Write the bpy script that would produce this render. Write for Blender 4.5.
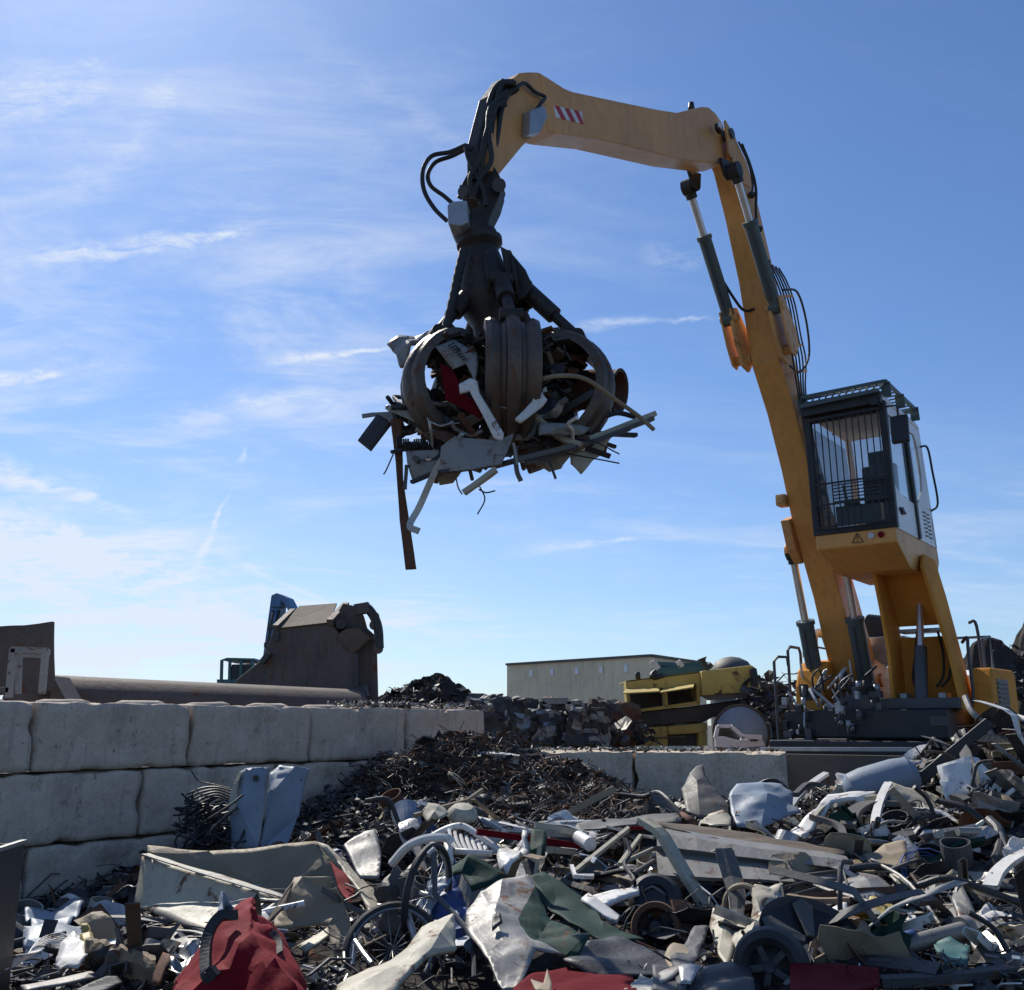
import bpy, bmesh, math, random
from mathutils import Vector, Matrix, noise
from math import sin, cos, pi, radians
random.seed(7)
rnd = random.random
def U(a, b): return a + (b - a) * rnd()
sc = bpy.context.scene
for o in list(bpy.data.objects): bpy.data.objects.remove(o)

# ------------------------------------------------------------------ camera
TH = radians(13.13); F = 986.0; EYE = Vector((0, 0, 1.65))
cam = bpy.data.cameras.new('camera'); camo = bpy.data.objects.new('camera', cam)
sc.collection.objects.link(camo); camo.location = EYE; camo.rotation_euler = (pi / 2 + TH, 0, 0)
cam.sensor_fit = 'HORIZONTAL'; cam.sensor_width = 36; cam.lens = 36 * F / 1024
cam.clip_start = .05; cam.clip_end = 6000
sc.camera = camo

# ------------------------------------------------------------------ light, sky, exposure
SUN_AZ = radians(-29); SUN_EL = radians(44)      # azimuth from +Y, negative = left of the view
sund = Vector((sin(SUN_AZ) * cos(SUN_EL), cos(SUN_AZ) * cos(SUN_EL), sin(SUN_EL)))
sl = bpy.data.lights.new('sun', 'SUN'); sl.energy = 5.0; sl.angle = radians(.5); sl.color = (1, .95, .86)
so = bpy.data.objects.new('sun', sl); sc.collection.objects.link(so)
so.rotation_euler = sund.to_track_quat('Z', 'Y').to_euler(); so.location = (0, 0, 30)
sc.view_settings.view_transform = 'Standard'; sc.view_settings.look = 'None'
sc.view_settings.gamma = 1; sc.view_settings.exposure = 0.0

class NT:
    """tiny node helper"""
    def __init__(s, nt): s.nt = nt; s.n = nt.nodes; s.l = nt.links
    def new(s, t, **k):
        n = s.n.new(t)
        for a, b in k.items(): setattr(n, a, b)
        return n
    def put(s, sock, v):
        if isinstance(v, bpy.types.NodeSocket): s.l.new(v, sock)
        elif v is not None: sock.default_value = v
    def m(s, op, a, b=None, c=None, clamp=False):
        n = s.new('ShaderNodeMath', operation=op); n.use_clamp = clamp
        s.put(n.inputs[0], a)
        if b is not None: s.put(n.inputs[1], b)
        if c is not None: s.put(n.inputs[2], c)
        return n.outputs[0]
    def ss(s, v, a, b, lo=0, hi=1):
        n = s.new('ShaderNodeMapRange', interpolation_type='SMOOTHSTEP')
        s.put(n.inputs[0], v); s.put(n.inputs[1], a); s.put(n.inputs[2], b); s.put(n.inputs[3], lo); s.put(n.inputs[4], hi)
        return n.outputs[0]
    def noise(s, vec, scale, det=4, rough=.55, dist=0):
        n = s.new('ShaderNodeTexNoise'); s.put(n.inputs['Vector'], vec)
        n.inputs['Scale'].default_value = scale; n.inputs['Detail'].default_value = det
        n.inputs['Roughness'].default_value = rough; n.inputs['Distortion'].default_value = dist
        return n.outputs['Fac']
    def mix(s, f, a, b, bt='MIX'):
        n = s.new('ShaderNodeMix', data_type='RGBA', blend_type=bt)
        s.put(n.inputs[0], f)
        s.put(n.inputs[6], (*a, 1) if isinstance(a, tuple) and len(a) == 3 else a)
        s.put(n.inputs[7], (*b, 1) if isinstance(b, tuple) and len(b) == 3 else b)
        return n.outputs[2]
    def comb(s, x, y, z):
        n = s.new('ShaderNodeCombineXYZ'); s.put(n.inputs[0], x); s.put(n.inputs[1], y); s.put(n.inputs[2], z)
        return n.outputs[0]

def raydir(px, py):
    a = px - 512; b = 495 - py
    return Vector((a, F * cos(TH) - b * sin(TH), F * sin(TH) + b * cos(TH)))

w = bpy.data.worlds.new('World'); sc.world = w; w.use_nodes = True
g = NT(w.node_tree); g.n.clear()
sky = g.new('ShaderNodeTexSky', sky_type='NISHITA'); sky.sun_disc = False
sky.sun_elevation = SUN_EL; sky.sun_rotation = SUN_AZ
sky.altitude = 0; sky.air_density = 1.0; sky.dust_density = .34; sky.ozone_density = 3.0
tc = g.new('ShaderNodeTexCoord'); sp = g.new('ShaderNodeSeparateXYZ'); g.put(sp.inputs[0], tc.outputs['Generated'])
X, Y, Z = sp.outputs
# high cloud sheet, flat plane seen in perspective
zz = g.m('ADD', g.m('MAXIMUM', Z, 0.0), .12)
pl = g.comb(g.m('DIVIDE', X, zz), g.m('DIVIDE', Y, zz), 0)
mp = g.new('ShaderNodeMapping'); g.put(mp.inputs[0], pl)
mp.inputs['Rotation'].default_value = (0, 0, radians(-52)); mp.inputs['Scale'].default_value = (.55, 1.15, 1)
n1 = g.noise(mp.outputs[0], 1.5, 7, .62, 1.1)
mp2 = g.new('ShaderNodeMapping'); g.put(mp2.inputs[0], pl); mp2.inputs['Location'].default_value = (3.3, 1.7, 0)
mp2.inputs['Scale'].default_value = (.8, .5, 1)
n2 = g.noise(mp2.outputs[0], .7, 5, .5, .4)
# more cloud to the left of the view and low down
yc = g.m('MAXIMUM', Y, .08)
az = g.m('DIVIDE', X, yc); el = g.m('DIVIDE', Z, yc)
left = g.ss(az, .28, -.45)
low = g.ss(el, .55, .02)
n3 = g.noise(mp.outputs[0], 5.5, 6, .7, 1.6)
n1b = g.m('ADD', g.m('MULTIPLY', n1, .72), g.m('MULTIPLY', n3, .28))
veil = g.m('MULTIPLY', g.ss(n1b, .40, .76), g.ss(n2, .34, .60))
veil = g.m('MULTIPLY', veil, g.m('ADD', .10, g.m('ADD', g.m('MULTIPLY', left, .85), g.m('MULTIPLY', low, .40))))
lowv = g.m('MULTIPLY', g.m('MULTIPLY', low, low), g.m('ADD', .14, g.m('MULTIPLY', left, .22)))
glowd = g.m('ADD', lowv, veil)
total = glowd
nzA = g.noise(g.comb(g.m('MULTIPLY', az, 11), g.m('MULTIPLY', el, 16), 2), 1.4, 6, .65, .6)
nzB = g.ss(g.noise(g.comb(g.m('MULTIPLY', az, 14), g.m('MULTIPLY', el, 42), 7), 1.4, 5, .7, .6), .3, .68)
def streak(p, q, wid, strength, seed, tail=.3):
    """a contrail or thin streak between two directions of the sky"""
    global total
    a = raydir(*p); b = raydir(*q)
    ax, ay, bx, by = a.x / a.y, a.z / a.y, b.x / b.y, b.z / b.y
    dx, dy = bx - ax, by - ay; L = math.hypot(dx, dy); dx /= L; dy /= L
    s = g.m('ADD', g.m('MULTIPLY', g.m('SUBTRACT', az, ax), dx), g.m('MULTIPLY', g.m('SUBTRACT', el, ay), dy))
    t = g.m('SUBTRACT', g.m('MULTIPLY', g.m('SUBTRACT', el, ay), dx), g.m('MULTIPLY', g.m('SUBTRACT', az, ax), dy))
    nn = nzA
    t2 = g.m('ADD', t, g.m('MULTIPLY', g.m('SUBTRACT', nn, .5), wid * 2.0))
    sN = g.m('DIVIDE', s, L)
    wloc = g.m('MULTIPLY', wid, g.m('ADD', .35, g.m('MULTIPLY', g.ss(sN, 1.0, 0.0), .9)))
    prof = g.ss(g.m('ABSOLUTE', t2), wloc, 0.0)
    ends = g.m('MULTIPLY', g.ss(sN, -.12, tail), g.ss(sN, 1.05, .8))
    br = nzB
    r = g.m('MULTIPLY', g.m('MULTIPLY', prof, ends), g.m('MULTIPLY', br, strength))
    total = g.m('ADD', total, r)
streak((20, 262), (268, 230), .022, .75, 1, .2)
streak((262, 360), (392, 348), .010, .85, 2, .3)
streak((160, 418), (300, 395), .022, .45, 3)
streak((-40, 380), (68, 374), .014, .7, 4)
streak((238, 466), (246, 446), .006, .6, 5)
streak((185, 590), (230, 492), .008, .75, 6, .8)
streak((-30, 458), (128, 506), .016, .7, 7)
streak((-40, 515), (190, 592), .040, 1.1, 8)
streak((550, 326), (720, 316), .010, .5, 9)
streak((505, 553), (650, 536), .010, .45, 10)
streak((220, 552), (330, 604), .008, .4, 11)
streak((-60, 130), (120, 70), .07, .50, 12)
streak((60, 210), (200, 60), .05, .30, 17)
streak((-40, 470), (140, 512), .014, .6, 18)
streak((120, 560), (420, 640), .03, .4, 19)
streak((-60, 690), (180, 640), .05, .7, 13)
streak((-30, 560), (330, 650), .05, .6, 16)
streak((640, 262), (720, 255), .03, .22, 14)
streak((280, 10), (520, 190), .03, .13, 15)
front = g.ss(Y, .0, .2)
total = g.m('MINIMUM', g.m('MULTIPLY', total, front), .9)
back = g.m('MULTIPLY', g.m('SUBTRACT', 1, front), g.m('MULTIPLY', veil, .5))
fac = g.m('ADD', total, back, clamp=True)
skyc = g.mix(1.0, sky.outputs[0], (.69, .85, 1.06), 'MULTIPLY')
cl = g.mix(fac, skyc, (6.6, 7.2, 8.2))
bg = g.new('ShaderNodeBackground'); g.put(bg.inputs[0], cl); bg.inputs[1].default_value = .118
wo = g.new('ShaderNodeOutputWorld'); g.l.new(bg.outputs[0], wo.inputs[0])

w.cycles.sampling_method = 'MANUAL'; w.cycles.sample_map_resolution = 512
# ------------------------------------------------------------------ pixels to points (layout only: each point gets its own distance)
def P(px, py, D):
    d = raydir(px, py); return EYE + d * (D / d.y)
def crop(x0, y0, k):
    return lambda x, y, D: P(x0 + x / k, y0 + y / k, D)
cA = crop(0, 740, 3.938); cB = crop(120, 740, 3.938); cD = crop(340, 800, 3.938)
cE = crop(540, 780, 4.267); cF = crop(680, 740, 2.977); cG = crop(740, 820, 3.606); cC = crop(300, 700, 3.938)
cBk = crop(480, 620, 3.413); cH = crop(180, 570, 3.2); cM = crop(340, 320, 3.012)

# ------------------------------------------------------------------ materials
MATS = {}
def mat(name, col, rough=.6, metal=0.0, dirt=.35, dcol=(.10, .085, .07), rust=0.0, sc_=3.0, bump=.25, var=.12, spec=.5, streaks=0.0, bscale=1.0, pits=0):
    m = bpy.data.materials.new(name); m.use_nodes = True; g = NT(m.node_tree); g.n.clear()
    tc = g.new('ShaderNodeTexCoord'); v = tc.outputs['Object']
    a = g.noise(v, sc_, 7, .65, .4); b = g.noise(v, sc_ * 7, 5, .6, .2); c = g.noise(v, sc_ * .6, 3, .5, 0)
    k = g.mix(g.ss(c, .3, .7), tuple(x * (1 - var) for x in col), tuple(min(1, x * (1 + var)) for x in col))
    f = g.m('MULTIPLY', g.ss(g.m('ADD', g.m('MULTIPLY', a, .7), g.m('MULTIPLY', b, .3)), .42, .72), dirt)
    k = g.mix(f, k, dcol)
    if streaks:
        mp = g.new('ShaderNodeMapping'); g.put(mp.inputs[0], v); mp.inputs['Scale'].default_value = (5, 5, .45)
        s = g.ss(g.noise(mp.outputs[0], 2.0, 5, .6, .3), .5, .72)
        k = g.mix(g.m('MULTIPLY', s, streaks), k, tuple(x * .8 for x in dcol))
    if pits:
        fine = g.noise(v, 26, 6, .7, .3); k = g.mix(g.m('MULTIPLY', g.ss(fine, .35, .7), .35), k, tuple(min(1, x * 1.45) for x in col))
        pit = g.ss(g.noise(v, 16, 3, .5, .2), .66, .74); k = g.mix(g.m('MULTIPLY', pit, .7), k, tuple(x * .35 for x in col))
        big = g.ss(g.noise(v, .9, 4, .6, .5), .42, .68); k = g.mix(g.m('MULTIPLY', big, .35), k, tuple(x * .5 for x in col))
    rf = None
    if rust:
        r = g.noise(v, sc_ * 1.6, 8, .7, .8)
        rf = g.ss(r, .62 - rust * .25, .70 - rust * .15)
        rc = g.mix(b, (.055, .022, .012), (.19, .075, .03))
        k = g.mix(rf, k, rc)
    bs = g.new('ShaderNodeBsdfPrincipled'); g.put(bs.inputs['Base Color'], k)
    ro = g.m('ADD', rough - .1, g.m('MULTIPLY', b, .25), clamp=True)
    if rf is not None:
        ro = g.m('MAXIMUM', ro, g.m('MULTIPLY', rf, .85))
    g.put(bs.inputs['Roughness'], ro)
    if metal:
        g.put(bs.inputs['Metallic'], g.m('MULTIPLY', g.m('SUBTRACT', 1, f if rf is None else rf), metal))
    bs.inputs['Specular IOR Level'].default_value = spec
    if bump:
        bn = g.new('ShaderNodeBump'); bn.inputs['Strength'].default_value = bump; bn.inputs['Distance'].default_value = .02 * bscale
        g.put(bn.inputs['Height'], g.m('ADD', a, g.m('MULTIPLY', b, .5))); g.put(bs.inputs['Normal'], bn.outputs[0])
    o = g.new('ShaderNodeOutputMaterial'); g.l.new(bs.outputs[0], o.inputs[0])
    MATS[name] = m; return m
def glass(name, col, alpha=.35, rough=.05):
    m = bpy.data.materials.new(name); m.use_nodes = True; g = NT(m.node_tree); g.n.clear()
    bs = g.new('ShaderNodeBsdfPrincipled'); bs.inputs['Base Color'].default_value = (*col, 1)
    bs.inputs['Roughness'].default_value = rough; bs.inputs['Alpha'].default_value = alpha
    o = g.new('ShaderNodeOutputMaterial'); g.l.new(bs.outputs[0], o.inputs[0]); MATS[name] = m; return m

M_or = mat('orange_paint', (.70, .33, .085), .42, 0, .42, (.30, .16, .07), 0, 1.1, .08, .12, streaks=.3)
M_orl = mat('orange_paint_worn', (.66, .34, .11), .5, 0, .5, (.22, .14, .07), .12, 2, .08)
M_orm = mat('orange_paint_matt', (.66, .28, .05), .75, 0, .35, (.26, .12, .04), 0, 1.6, .1, .12, spec=.15)
M_blk = mat('black_steel', (.025, .026, .03), .5, .2, .45, (.06, .055, .05), 0, 4, .15)
M_dk = mat('dark_grey_paint', (.06, .065, .075), .5, 0, .4, (.10, .09, .08), 0, 3, .1)
M_green = mat('grey_green_cylinder_paint', (.07, .10, .10), .45, 0, .4, (.06, .06, .05), 0, 3, .06)
M_chr = mat('chrome_rod', (.70, .70, .70), .34, .85, .0, (.2, .2, .2), 0, 6, 0)
M_whp = mat('white_cab_paint', (.86, .86, .85), .4, 0, .2, (.35, .33, .30), 0, 2, .04)
M_grp = mat('worn_grapple_steel', (.125, .095, .075), .42, .6, .75, (.04, .03, .026), .35, 4, .35)
M_grpd = mat('greasy_black_steel', (.035, .03, .028), .55, .4, .5, (.08, .06, .045), .15, 5, .4)
M_grn = mat('galvanised_grey', (.38, .40, .42), .45, .6, .4, (.16, .15, .14), 0, 5, .12)
M_rub = mat('black_rubber', (.018, .018, .019), .6, 0, .4, (.05, .047, .043), 0, 6, .2)
M_red = mat('red_band', (.48, .02, .025), .5, 0, .2)
M_wht = mat('white_band', (.75, .73, .72), .5, 0, .2)
M_gls = glass('tinted_glass', (.04, .06, .07), .33)
M_glc = glass('clear_glass', (.35, .45, .48), .38)
M_lamp = mat('lamp_lens', (.6, .62, .6), .15, 0, .1, bump=0)
M_con = mat('concrete', (.54, .45, .36), .92, 0, .5, (.20, .18, .155), 0, 2.2, .9, .14, .2, .45, 1.6, 1)
M_con2 = mat('dirty_concrete', (.62, .52, .40), .92, 0, .6, (.16, .14, .11), 0, 2.6, .9, .14, .2, .35, 1.6, 1)
M_grd = mat('ground_dirt', (.13, .115, .10), .95, 0, .7, (.05, .045, .04), 0, 1.2, .9, .2, .2, 0, 2)
M_heap = mat('heap_core', (.045, .038, .033), .9, 0, .6, (.014, .012, .012), .2, 4, 1.0, .2, .3, 0, 2)
M_bld = mat('grey_cladding', (.80, .66, .45), .85, 0, .35, (.20, .19, .17), 0, .35, .1, .08, .3, .25)
M_ru = mat('rusty_steel', (.115, .09, .075), .8, .1, .6, (.05, .04, .035), .25, 2.5, .4)
M_rub2 = mat('brown_grey_steel', (.115, .095, .085), .7, .2, .55, (.05, .042, .04), .3, 1.5, .25, streaks=.5)
M_yel = mat('faded_yellow_paint', (.50, .37, .09), .6, 0, .5, (.22, .16, .07), .25, 1.6, .2)
M_blu = mat('blue_crane_paint', (.08, .18, .33), .5, 0, .4, (.04, .05, .06), .1, 2, .1)
M_teal = mat('teal_paint', (.05, .14, .14), .5, 0, .4, (.04, .05, .05), .1, 2, .1)
# scrap palette
M_w = mat('scrap_white', (.70, .68, .64), .5, 0, .6, (.26, .23, .19), .28, 4, .2)
M_cr = mat('scrap_cream', (.44, .40, .30), .55, 0, .6, (.22, .19, .15), .3, 4, .2)
M_lg = mat('scrap_light_grey', (.27, .26, .24), .5, .3, .6, (.15, .14, .12), .3, 4, .25)
M_gr = mat('scrap_grey', (.115, .11, .10), .6, .3, .5, (.09, .085, .075), .2, 4, .3)
M_gm = mat('scrap_bare_metal', (.40, .39, .37), .38, .9, .45, (.16, .15, .13), .12, 5, .2)
M_dg = mat('scrap_dark', (.05, .05, .053), .6, .1, .5, (.09, .08, .07), .1, 5, .3)
M_bk = mat('scrap_black', (.02, .02, .022), .5, 0, .5, (.06, .055, .05), 0, 5, .3)
M_rs = mat('scrap_rust', (.13, .06, .035), .85, 0, .5, (.05, .03, .02), .6, 5, .4)
M_br = mat('scrap_brown', (.11, .08, .055), .8, 0, .5, (.05, .04, .03), .2, 5, .4)
M_gn = mat('scrap_green', (.008, .036, .025), .7, 0, .35, (.02, .035, .03), .05, 4, .2, spec=.25)
M_bl = mat('scrap_blue', (.06, .10, .26), .5, 0, .4, (.10, .10, .12), .05, 4, .2)
M_bg = mat('scrap_blue_grey', (.22, .27, .33), .5, 0, .5, (.15, .16, .17), .08, 3.5, .2)
M_rd = mat('scrap_red', (.19, .004, .010), .8, 0, .3, (.10, .008, .012), 0, 4, .25, spec=.2)
M_dr = mat('scrap_dark_red', (.12, .004, .009), .85, 0, .25, (.03, .005, .008), 0, 4, .25, spec=.12)
M_ye = mat('scrap_yellow', (.36, .27, .07), .55, 0, .5, (.2, .16, .08), 0, 5, .3)
M_ta = mat('scrap_tan', (.27, .21, .135), .65, 0, .5, (.2, .15, .10), 0, 4, .3)
M_wd = mat('scrap_wood', (.26, .19, .12), .8, 0, .5, (.12, .09, .06), 0, 6, .4, streaks=.3)

# ------------------------------------------------------------------ mesh building
def V(*a): return Vector(a)
def crumple(q, n, sc_, amp):
    """dent with sharp creases: distance to scattered points, pushed along the normal"""
    w = q + noise.noise_vector(q * 2.1) * .16; t = 0; k = noise.cell(q * .01 + V(3, 3, 3)) * 6
    for (dx, dy, dz, f, a) in ((.8, .3, .52, .55, 1.0), (-.35, .8, -.6, .8, .75), (.5, -.55, -.66, 1.25, .5), (.1, .5, .86, 2.1, .25)):
        x = (w.x * dx + w.y * dy + w.z * dz) * f * sc_ + k; t += (abs((x % 1) - .5) * 2 - .5) * a
    return n * t * amp * 1.7
class MB:
    def __init__(s): s.v = []; s.f = []; s.mi = []; s.sm = []
    def add(s, vs, fs, mi=0, sm=False):
        b = len(s.v); s.v += [Vector(q) for q in vs]
        for f in fs: s.f.append([i + b for i in f]); s.mi.append(mi); s.sm.append(sm)
        return s
    def box(s, c, size, R=None, mi=0):
        x, y, z = size[0] / 2, size[1] / 2, size[2] / 2; R = R or Matrix.Identity(3); c = Vector(c)
        vs = [c + R @ V(i * x, j * y, k * z) for k in (-1, 1) for j in (-1, 1) for i in (-1, 1)]
        return s.add(vs, [(0, 2, 3, 1), (4, 5, 7, 6), (0, 1, 5, 4), (2, 6, 7, 3), (0, 4, 6, 2), (1, 3, 7, 5)], mi)
    def beam(s, p, q, w, h, up=V(0, 0, 1), mi=0):
        p, q = Vector(p), Vector(q); d = (q - p).normalized(); a = d.cross(up)
        if a.length < 1e-3: a = d.cross(V(1, 0, 0))
        a.normalize(); b = a.cross(d)
        vs = [o + a * i * w / 2 + b * j * h / 2 for o in (p, q) for (i, j) in ((-1, -1), (1, -1), (1, 1), (-1, 1))]
        return s.add(vs, [(3, 2, 1, 0), (4, 5, 6, 7), (0, 1, 5, 4), (1, 2, 6, 5), (2, 3, 7, 6), (3, 0, 4, 7)], mi)
    def tube(s, pts, r, seg=10, mi=0, sm=True, cap=True, closed=False):
        pts = [Vector(p) for p in pts]; n = len(pts); rr = r if isinstance(r, (list, tuple)) else [r] * n
        d0 = (pts[1] - pts[0]).normalized(); a = d0.orthogonal().normalized(); vs = []
        for i, p in enumerate(pts):
            if closed: t = pts[(i + 1) % n] - pts[i - 1]
            else: t = pts[min(i + 1, n - 1)] - pts[max(i - 1, 0)]
            if t.length < 1e-7: t = d0
            t.normalize(); a = (a - t * a.dot(t))
            a = a.normalized() if a.length > 1e-5 else t.orthogonal().normalized()
            b = t.cross(a)
            vs += [p + (a * cos(2 * pi * k / seg) + b * sin(2 * pi * k / seg)) * rr[i] for k in range(seg)]
        fs = []
        for i in range(n if closed else n - 1):
            j = (i + 1) % n
            for k in range(seg):
                l = (k + 1) % seg; fs.append((i * seg + k, i * seg + l, j * seg + l, j * seg + k))
        s.add(vs, fs, mi, sm)
        if cap and not closed:
            b = len(s.v) - len(vs)
            s.f.append([b + k for k in range(seg)][::-1]); s.mi.append(mi); s.sm.append(False)
            s.f.append([b + (n - 1) * seg + k for k in range(seg)]); s.mi.append(mi); s.sm.append(False)
        return s
    def prism(s, poly, off, mi=0):
        poly = [Vector(p) for p in poly]; off = Vector(off); n = len(poly)
        vs = poly + [p + off for p in poly]
        fs = [tuple(range(n)), tuple(range(2 * n - 1, n - 1, -1))] + [(i, (i + 1) % n, n + (i + 1) % n, n + i) for i in range(n)]
        return s.add(vs, fs, mi)
    def loft(s, rings, mi=0, sm=False, cap=True):
        n = len(rings[0]); vs = [Vector(q) for r in rings for q in r]; fs = []
        for i in range(len(rings) - 1):
            for k in range(n):
                l = (k + 1) % n; fs.append((i * n + k, i * n + l, (i + 1) * n + l, (i + 1) * n + k))
        if cap: fs += [tuple(range(n)), tuple((len(rings) - 1) * n + k for k in range(n))]
        return s.add(vs, fs, mi, sm)
    def lathe(s, prof, o, ax=V(0, 0, 1), seg=20, mi=0, sm=True, cap=True):
        o = Vector(o); ax = Vector(ax).normalized(); a = ax.orthogonal().normalized(); b = ax.cross(a)
        rings = [[o + ax * z + (a * cos(2 * pi * k / seg) + b * sin(2 * pi * k / seg)) * max(r, .0005) for k in range(seg)] for r, z in prof]
        return s.loft(rings, mi, sm, cap)
    def torus(s, c, ax, R, r, seg=28, ts=8, mi=0, sy=1.0):
        c = Vector(c); ax = Vector(ax).normalized(); a = ax.orthogonal().normalized(); b = ax.cross(a)
        return s.tube([c + a * cos(2 * pi * k / seg) * R + b * sin(2 * pi * k / seg) * R * sy for k in range(seg)], r, ts, mi, True, False, True)
    def shell(s, vs, fs, t, mi=0, sm=False):
        """thicken a surface: offset copy plus rim"""
        vs = [Vector(q) for q in vs]; nv = [V(0, 0, 0) for _ in vs]; edge = {}
        for f in fs:
            n = (vs[f[1]] - vs[f[0]]).cross(vs[f[2]] - vs[f[0]])
            if n.length > 1e-12: n.normalize()
            for i in f: nv[i] += n
            for i in range(len(f)):
                e = (f[i], f[(i + 1) % len(f)])
                if (e[1], e[0]) in edge: edge.pop((e[1], e[0]))
                else: edge[e] = 1
        N = len(vs); v2 = []
        for p, n in zip(vs, nv):
            v2.append(p - (n.normalized() if n.length > 1e-9 else V(0, 0, 1)) * t)
        ff = [tuple(f) for f in fs] + [tuple(i + N for i in reversed(f)) for f in fs] + [(b, a, a + N, b + N) for a, b in edge]
        return s.add(vs + v2, ff, mi, sm)
    def bounds(s):
        return [min(q[i] for q in s.v) for i in range(3)], [max(q[i] for q in s.v) for i in range(3)]
    def build(s, name, mats, parent=None, root=None, bevel=0, smooth=None, rec=True, crease=.55):
        me = bpy.data.meshes.new(name); inv = None; loc = V(0, 0, 0)
        if root is not None: inv = root.matrix_basis.inverted()
        elif parent is None:
            lo, hi = s.bounds(); loc = V((lo[0] + hi[0]) / 2, (lo[1] + hi[1]) / 2, lo[2])
        vs = [(inv @ q) for q in s.v] if inv is not None else [q - loc for q in s.v]
        me.from_pydata([tuple(q) for q in vs], [], s.f)
        mats = mats if isinstance(mats, (list, tuple)) else [mats]
        for m in mats: me.materials.append(m)
        me.polygons.foreach_set('material_index', s.mi); me.polygons.foreach_set('use_smooth', s.sm)
        if rec:
            bm = bmesh.new(); bm.from_mesh(me); bmesh.ops.recalc_face_normals(bm, faces=bm.faces)
            for e in bm.edges: e.smooth = e.calc_face_angle(0) < crease
            bm.to_mesh(me); bm.free()
        me.validate(); me.update()
        o = bpy.data.objects.new(name, me); sc.collection.objects.link(o); o.location = loc
        if parent is not None: o.parent = parent
        if bevel:
            b = o.modifiers.new('bevel', 'BEVEL'); b.width = bevel; b.segments = 2; b.limit_method = 'ANGLE'; b.angle_limit = radians(40)
        return o
def tag(o, label=None, cat=None, group=None, kind=None):
    if label: o['label'] = label
    if cat: o['category'] = cat
    if group: o['group'] = group
    if kind: o['kind'] = kind
    return o
def thing(name, loc, rz=0, label=None, cat=None, group=None):
    o = bpy.data.objects.new(name, None); sc.collection.objects.link(o)
    o.location = loc; o.rotation_euler = (0, 0, rz); o.empty_display_size = .2
    o.matrix_basis = Matrix.Translation(Vector(loc)) @ Matrix.Rotation(rz, 4, 'Z')
    return tag(o, label, cat, group)
def part(name, mb, m, root, parent=None, bevel=0):
    return mb.build(name, m, parent or root, root, bevel)
def catmull(pts, n=8):
    pts = [Vector(p) for p in pts]; out = []
    q = [pts[0] * 2 - pts[1]] + pts + [pts[-1] * 2 - pts[-2]]
    for i in range(1, len(q) - 2):
        for k in range(n):
            t = k / n; a, b, c, d = q[i - 1], q[i], q[i + 1], q[i + 2]
            out.append(.5 * ((2 * b) + (c - a) * t + (2 * a - 5 * b + 4 * c - d) * t * t + (3 * b - a - 3 * c + d) * t ** 3))
    out.append(pts[-1]); return out
# ================================================================== SETTING
gm = MB(); N = 60
xs = [-900, -300, -100, -50, -30] + [-24 + i for i in range(0, 55)] + [40, 60, 110, 300, 900]
ys = [-300, -100, -40, -15] + [-8 + i for i in range(0, 50)] + [50, 60, 80, 120, 250, 600, 1500, 3000]
vs = [(x, y, (noise.noise(V(x * .3, y * .3, 0)) * .05 if abs(x) < 30 and -8 < y < 42 else 0) - .02) for y in ys for x in xs]
nx = len(xs)
gm.add(vs, [(j * nx + i, j * nx + i + 1, (j + 1) * nx + i + 1, (j + 1) * nx + i) for j in range(len(ys) - 1) for i in range(nx - 1)])
tag(gm.build('ground', M_grd), kind='structure')

# concrete block walls: every block is a thing of its own
def block_mb(p, d, L, h, th, seed, studs=0):
    """rounded, chipped block; p = lower corner of the visible face, d = direction along the wall"""
    d = Vector(d).normalized(); n = V(d.y, -d.x, 0)     # n points out of the visible face
    mb = MB(); nxs, nys, nzs = 26, 10, 12; g = .012; rc = .026
    ctr = p + d * L / 2 - n * th / 2 + V(0, 0, h / 2); hx, hy, hz = L / 2 - g, th / 2, h / 2 - .006
    def pt(a, b, c):                      # unit cube point to world, rounded and roughened
        q = V(a * hx, b * hy, c * hz)
        e = V(max(abs(q.x) - (hx - rc), 0), max(abs(q.y) - (hy - rc), 0), max(abs(q.z) - (hz - rc), 0))
        if e.length > 1e-6:
            k = [math.copysign(min(abs(q[i]), (hx, hy, hz)[i] - rc), q[i]) for i in range(3)]
            en = e.normalized() * min(e.length, rc)
            q = V(*[k[i] + math.copysign(en[i], q[i]) for i in range(3)])
        s = q + V(seed * 3.7, seed * 1.3, 0)
        nn = noise.fractal(s * 3.2, 1, 2, 4) * .011
        ed = min(1, (e.length / rc)) * max(0, noise.noise(s * 4.5) - .08) * .11
        q = q - q.normalized() * (ed) + V(nn, nn, nn)
        # cast seam half way along
        q.y += .012 * math.exp(-((q.x / hx) * 14) ** 2) * (1 if q.y > 0 else -1) * -1
        return ctr + d * q.x + n * (q.y) + V(0, 0, q.z)
    def gridface(fn, a, b):
        vs = [pt(*fn(i / a * 2 - 1, j / b * 2 - 1)) for j in range(b + 1) for i in range(a + 1)]
        mb.add(vs, [(j * (a + 1) + i, j * (a + 1) + i + 1, (j + 1) * (a + 1) + i + 1, (j + 1) * (a + 1) + i) for j in range(b) for i in range(a)], 0, True)
    for s in (-1, 1):
        gridface(lambda u, v: (u, s, v), nxs, nzs)
        gridface(lambda u, v: (s, u, v), nys, nzs)
        gridface(lambda u, v: (u, v, s), nxs, nys)
    st = []
    for k in range(studs):
        c = ctr + d * ((k + .5) / studs - .5) * L + V(0, 0, hz)
        m2 = MB(); m2.lathe([(.001, -.02), (.24, -.02), (.23, .01), (.17, .03), (.001, .034)], c, seg=18)
        for i, q in enumerate(m2.v): m2.v[i] = q + noise.noise_vector(q * 4) * .015
        st.append(m2)
    return mb, st
WA = P(0, 725, 8.65); WA.z = 0; WB = P(485, 725, 14.2); WB.z = 0
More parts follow.
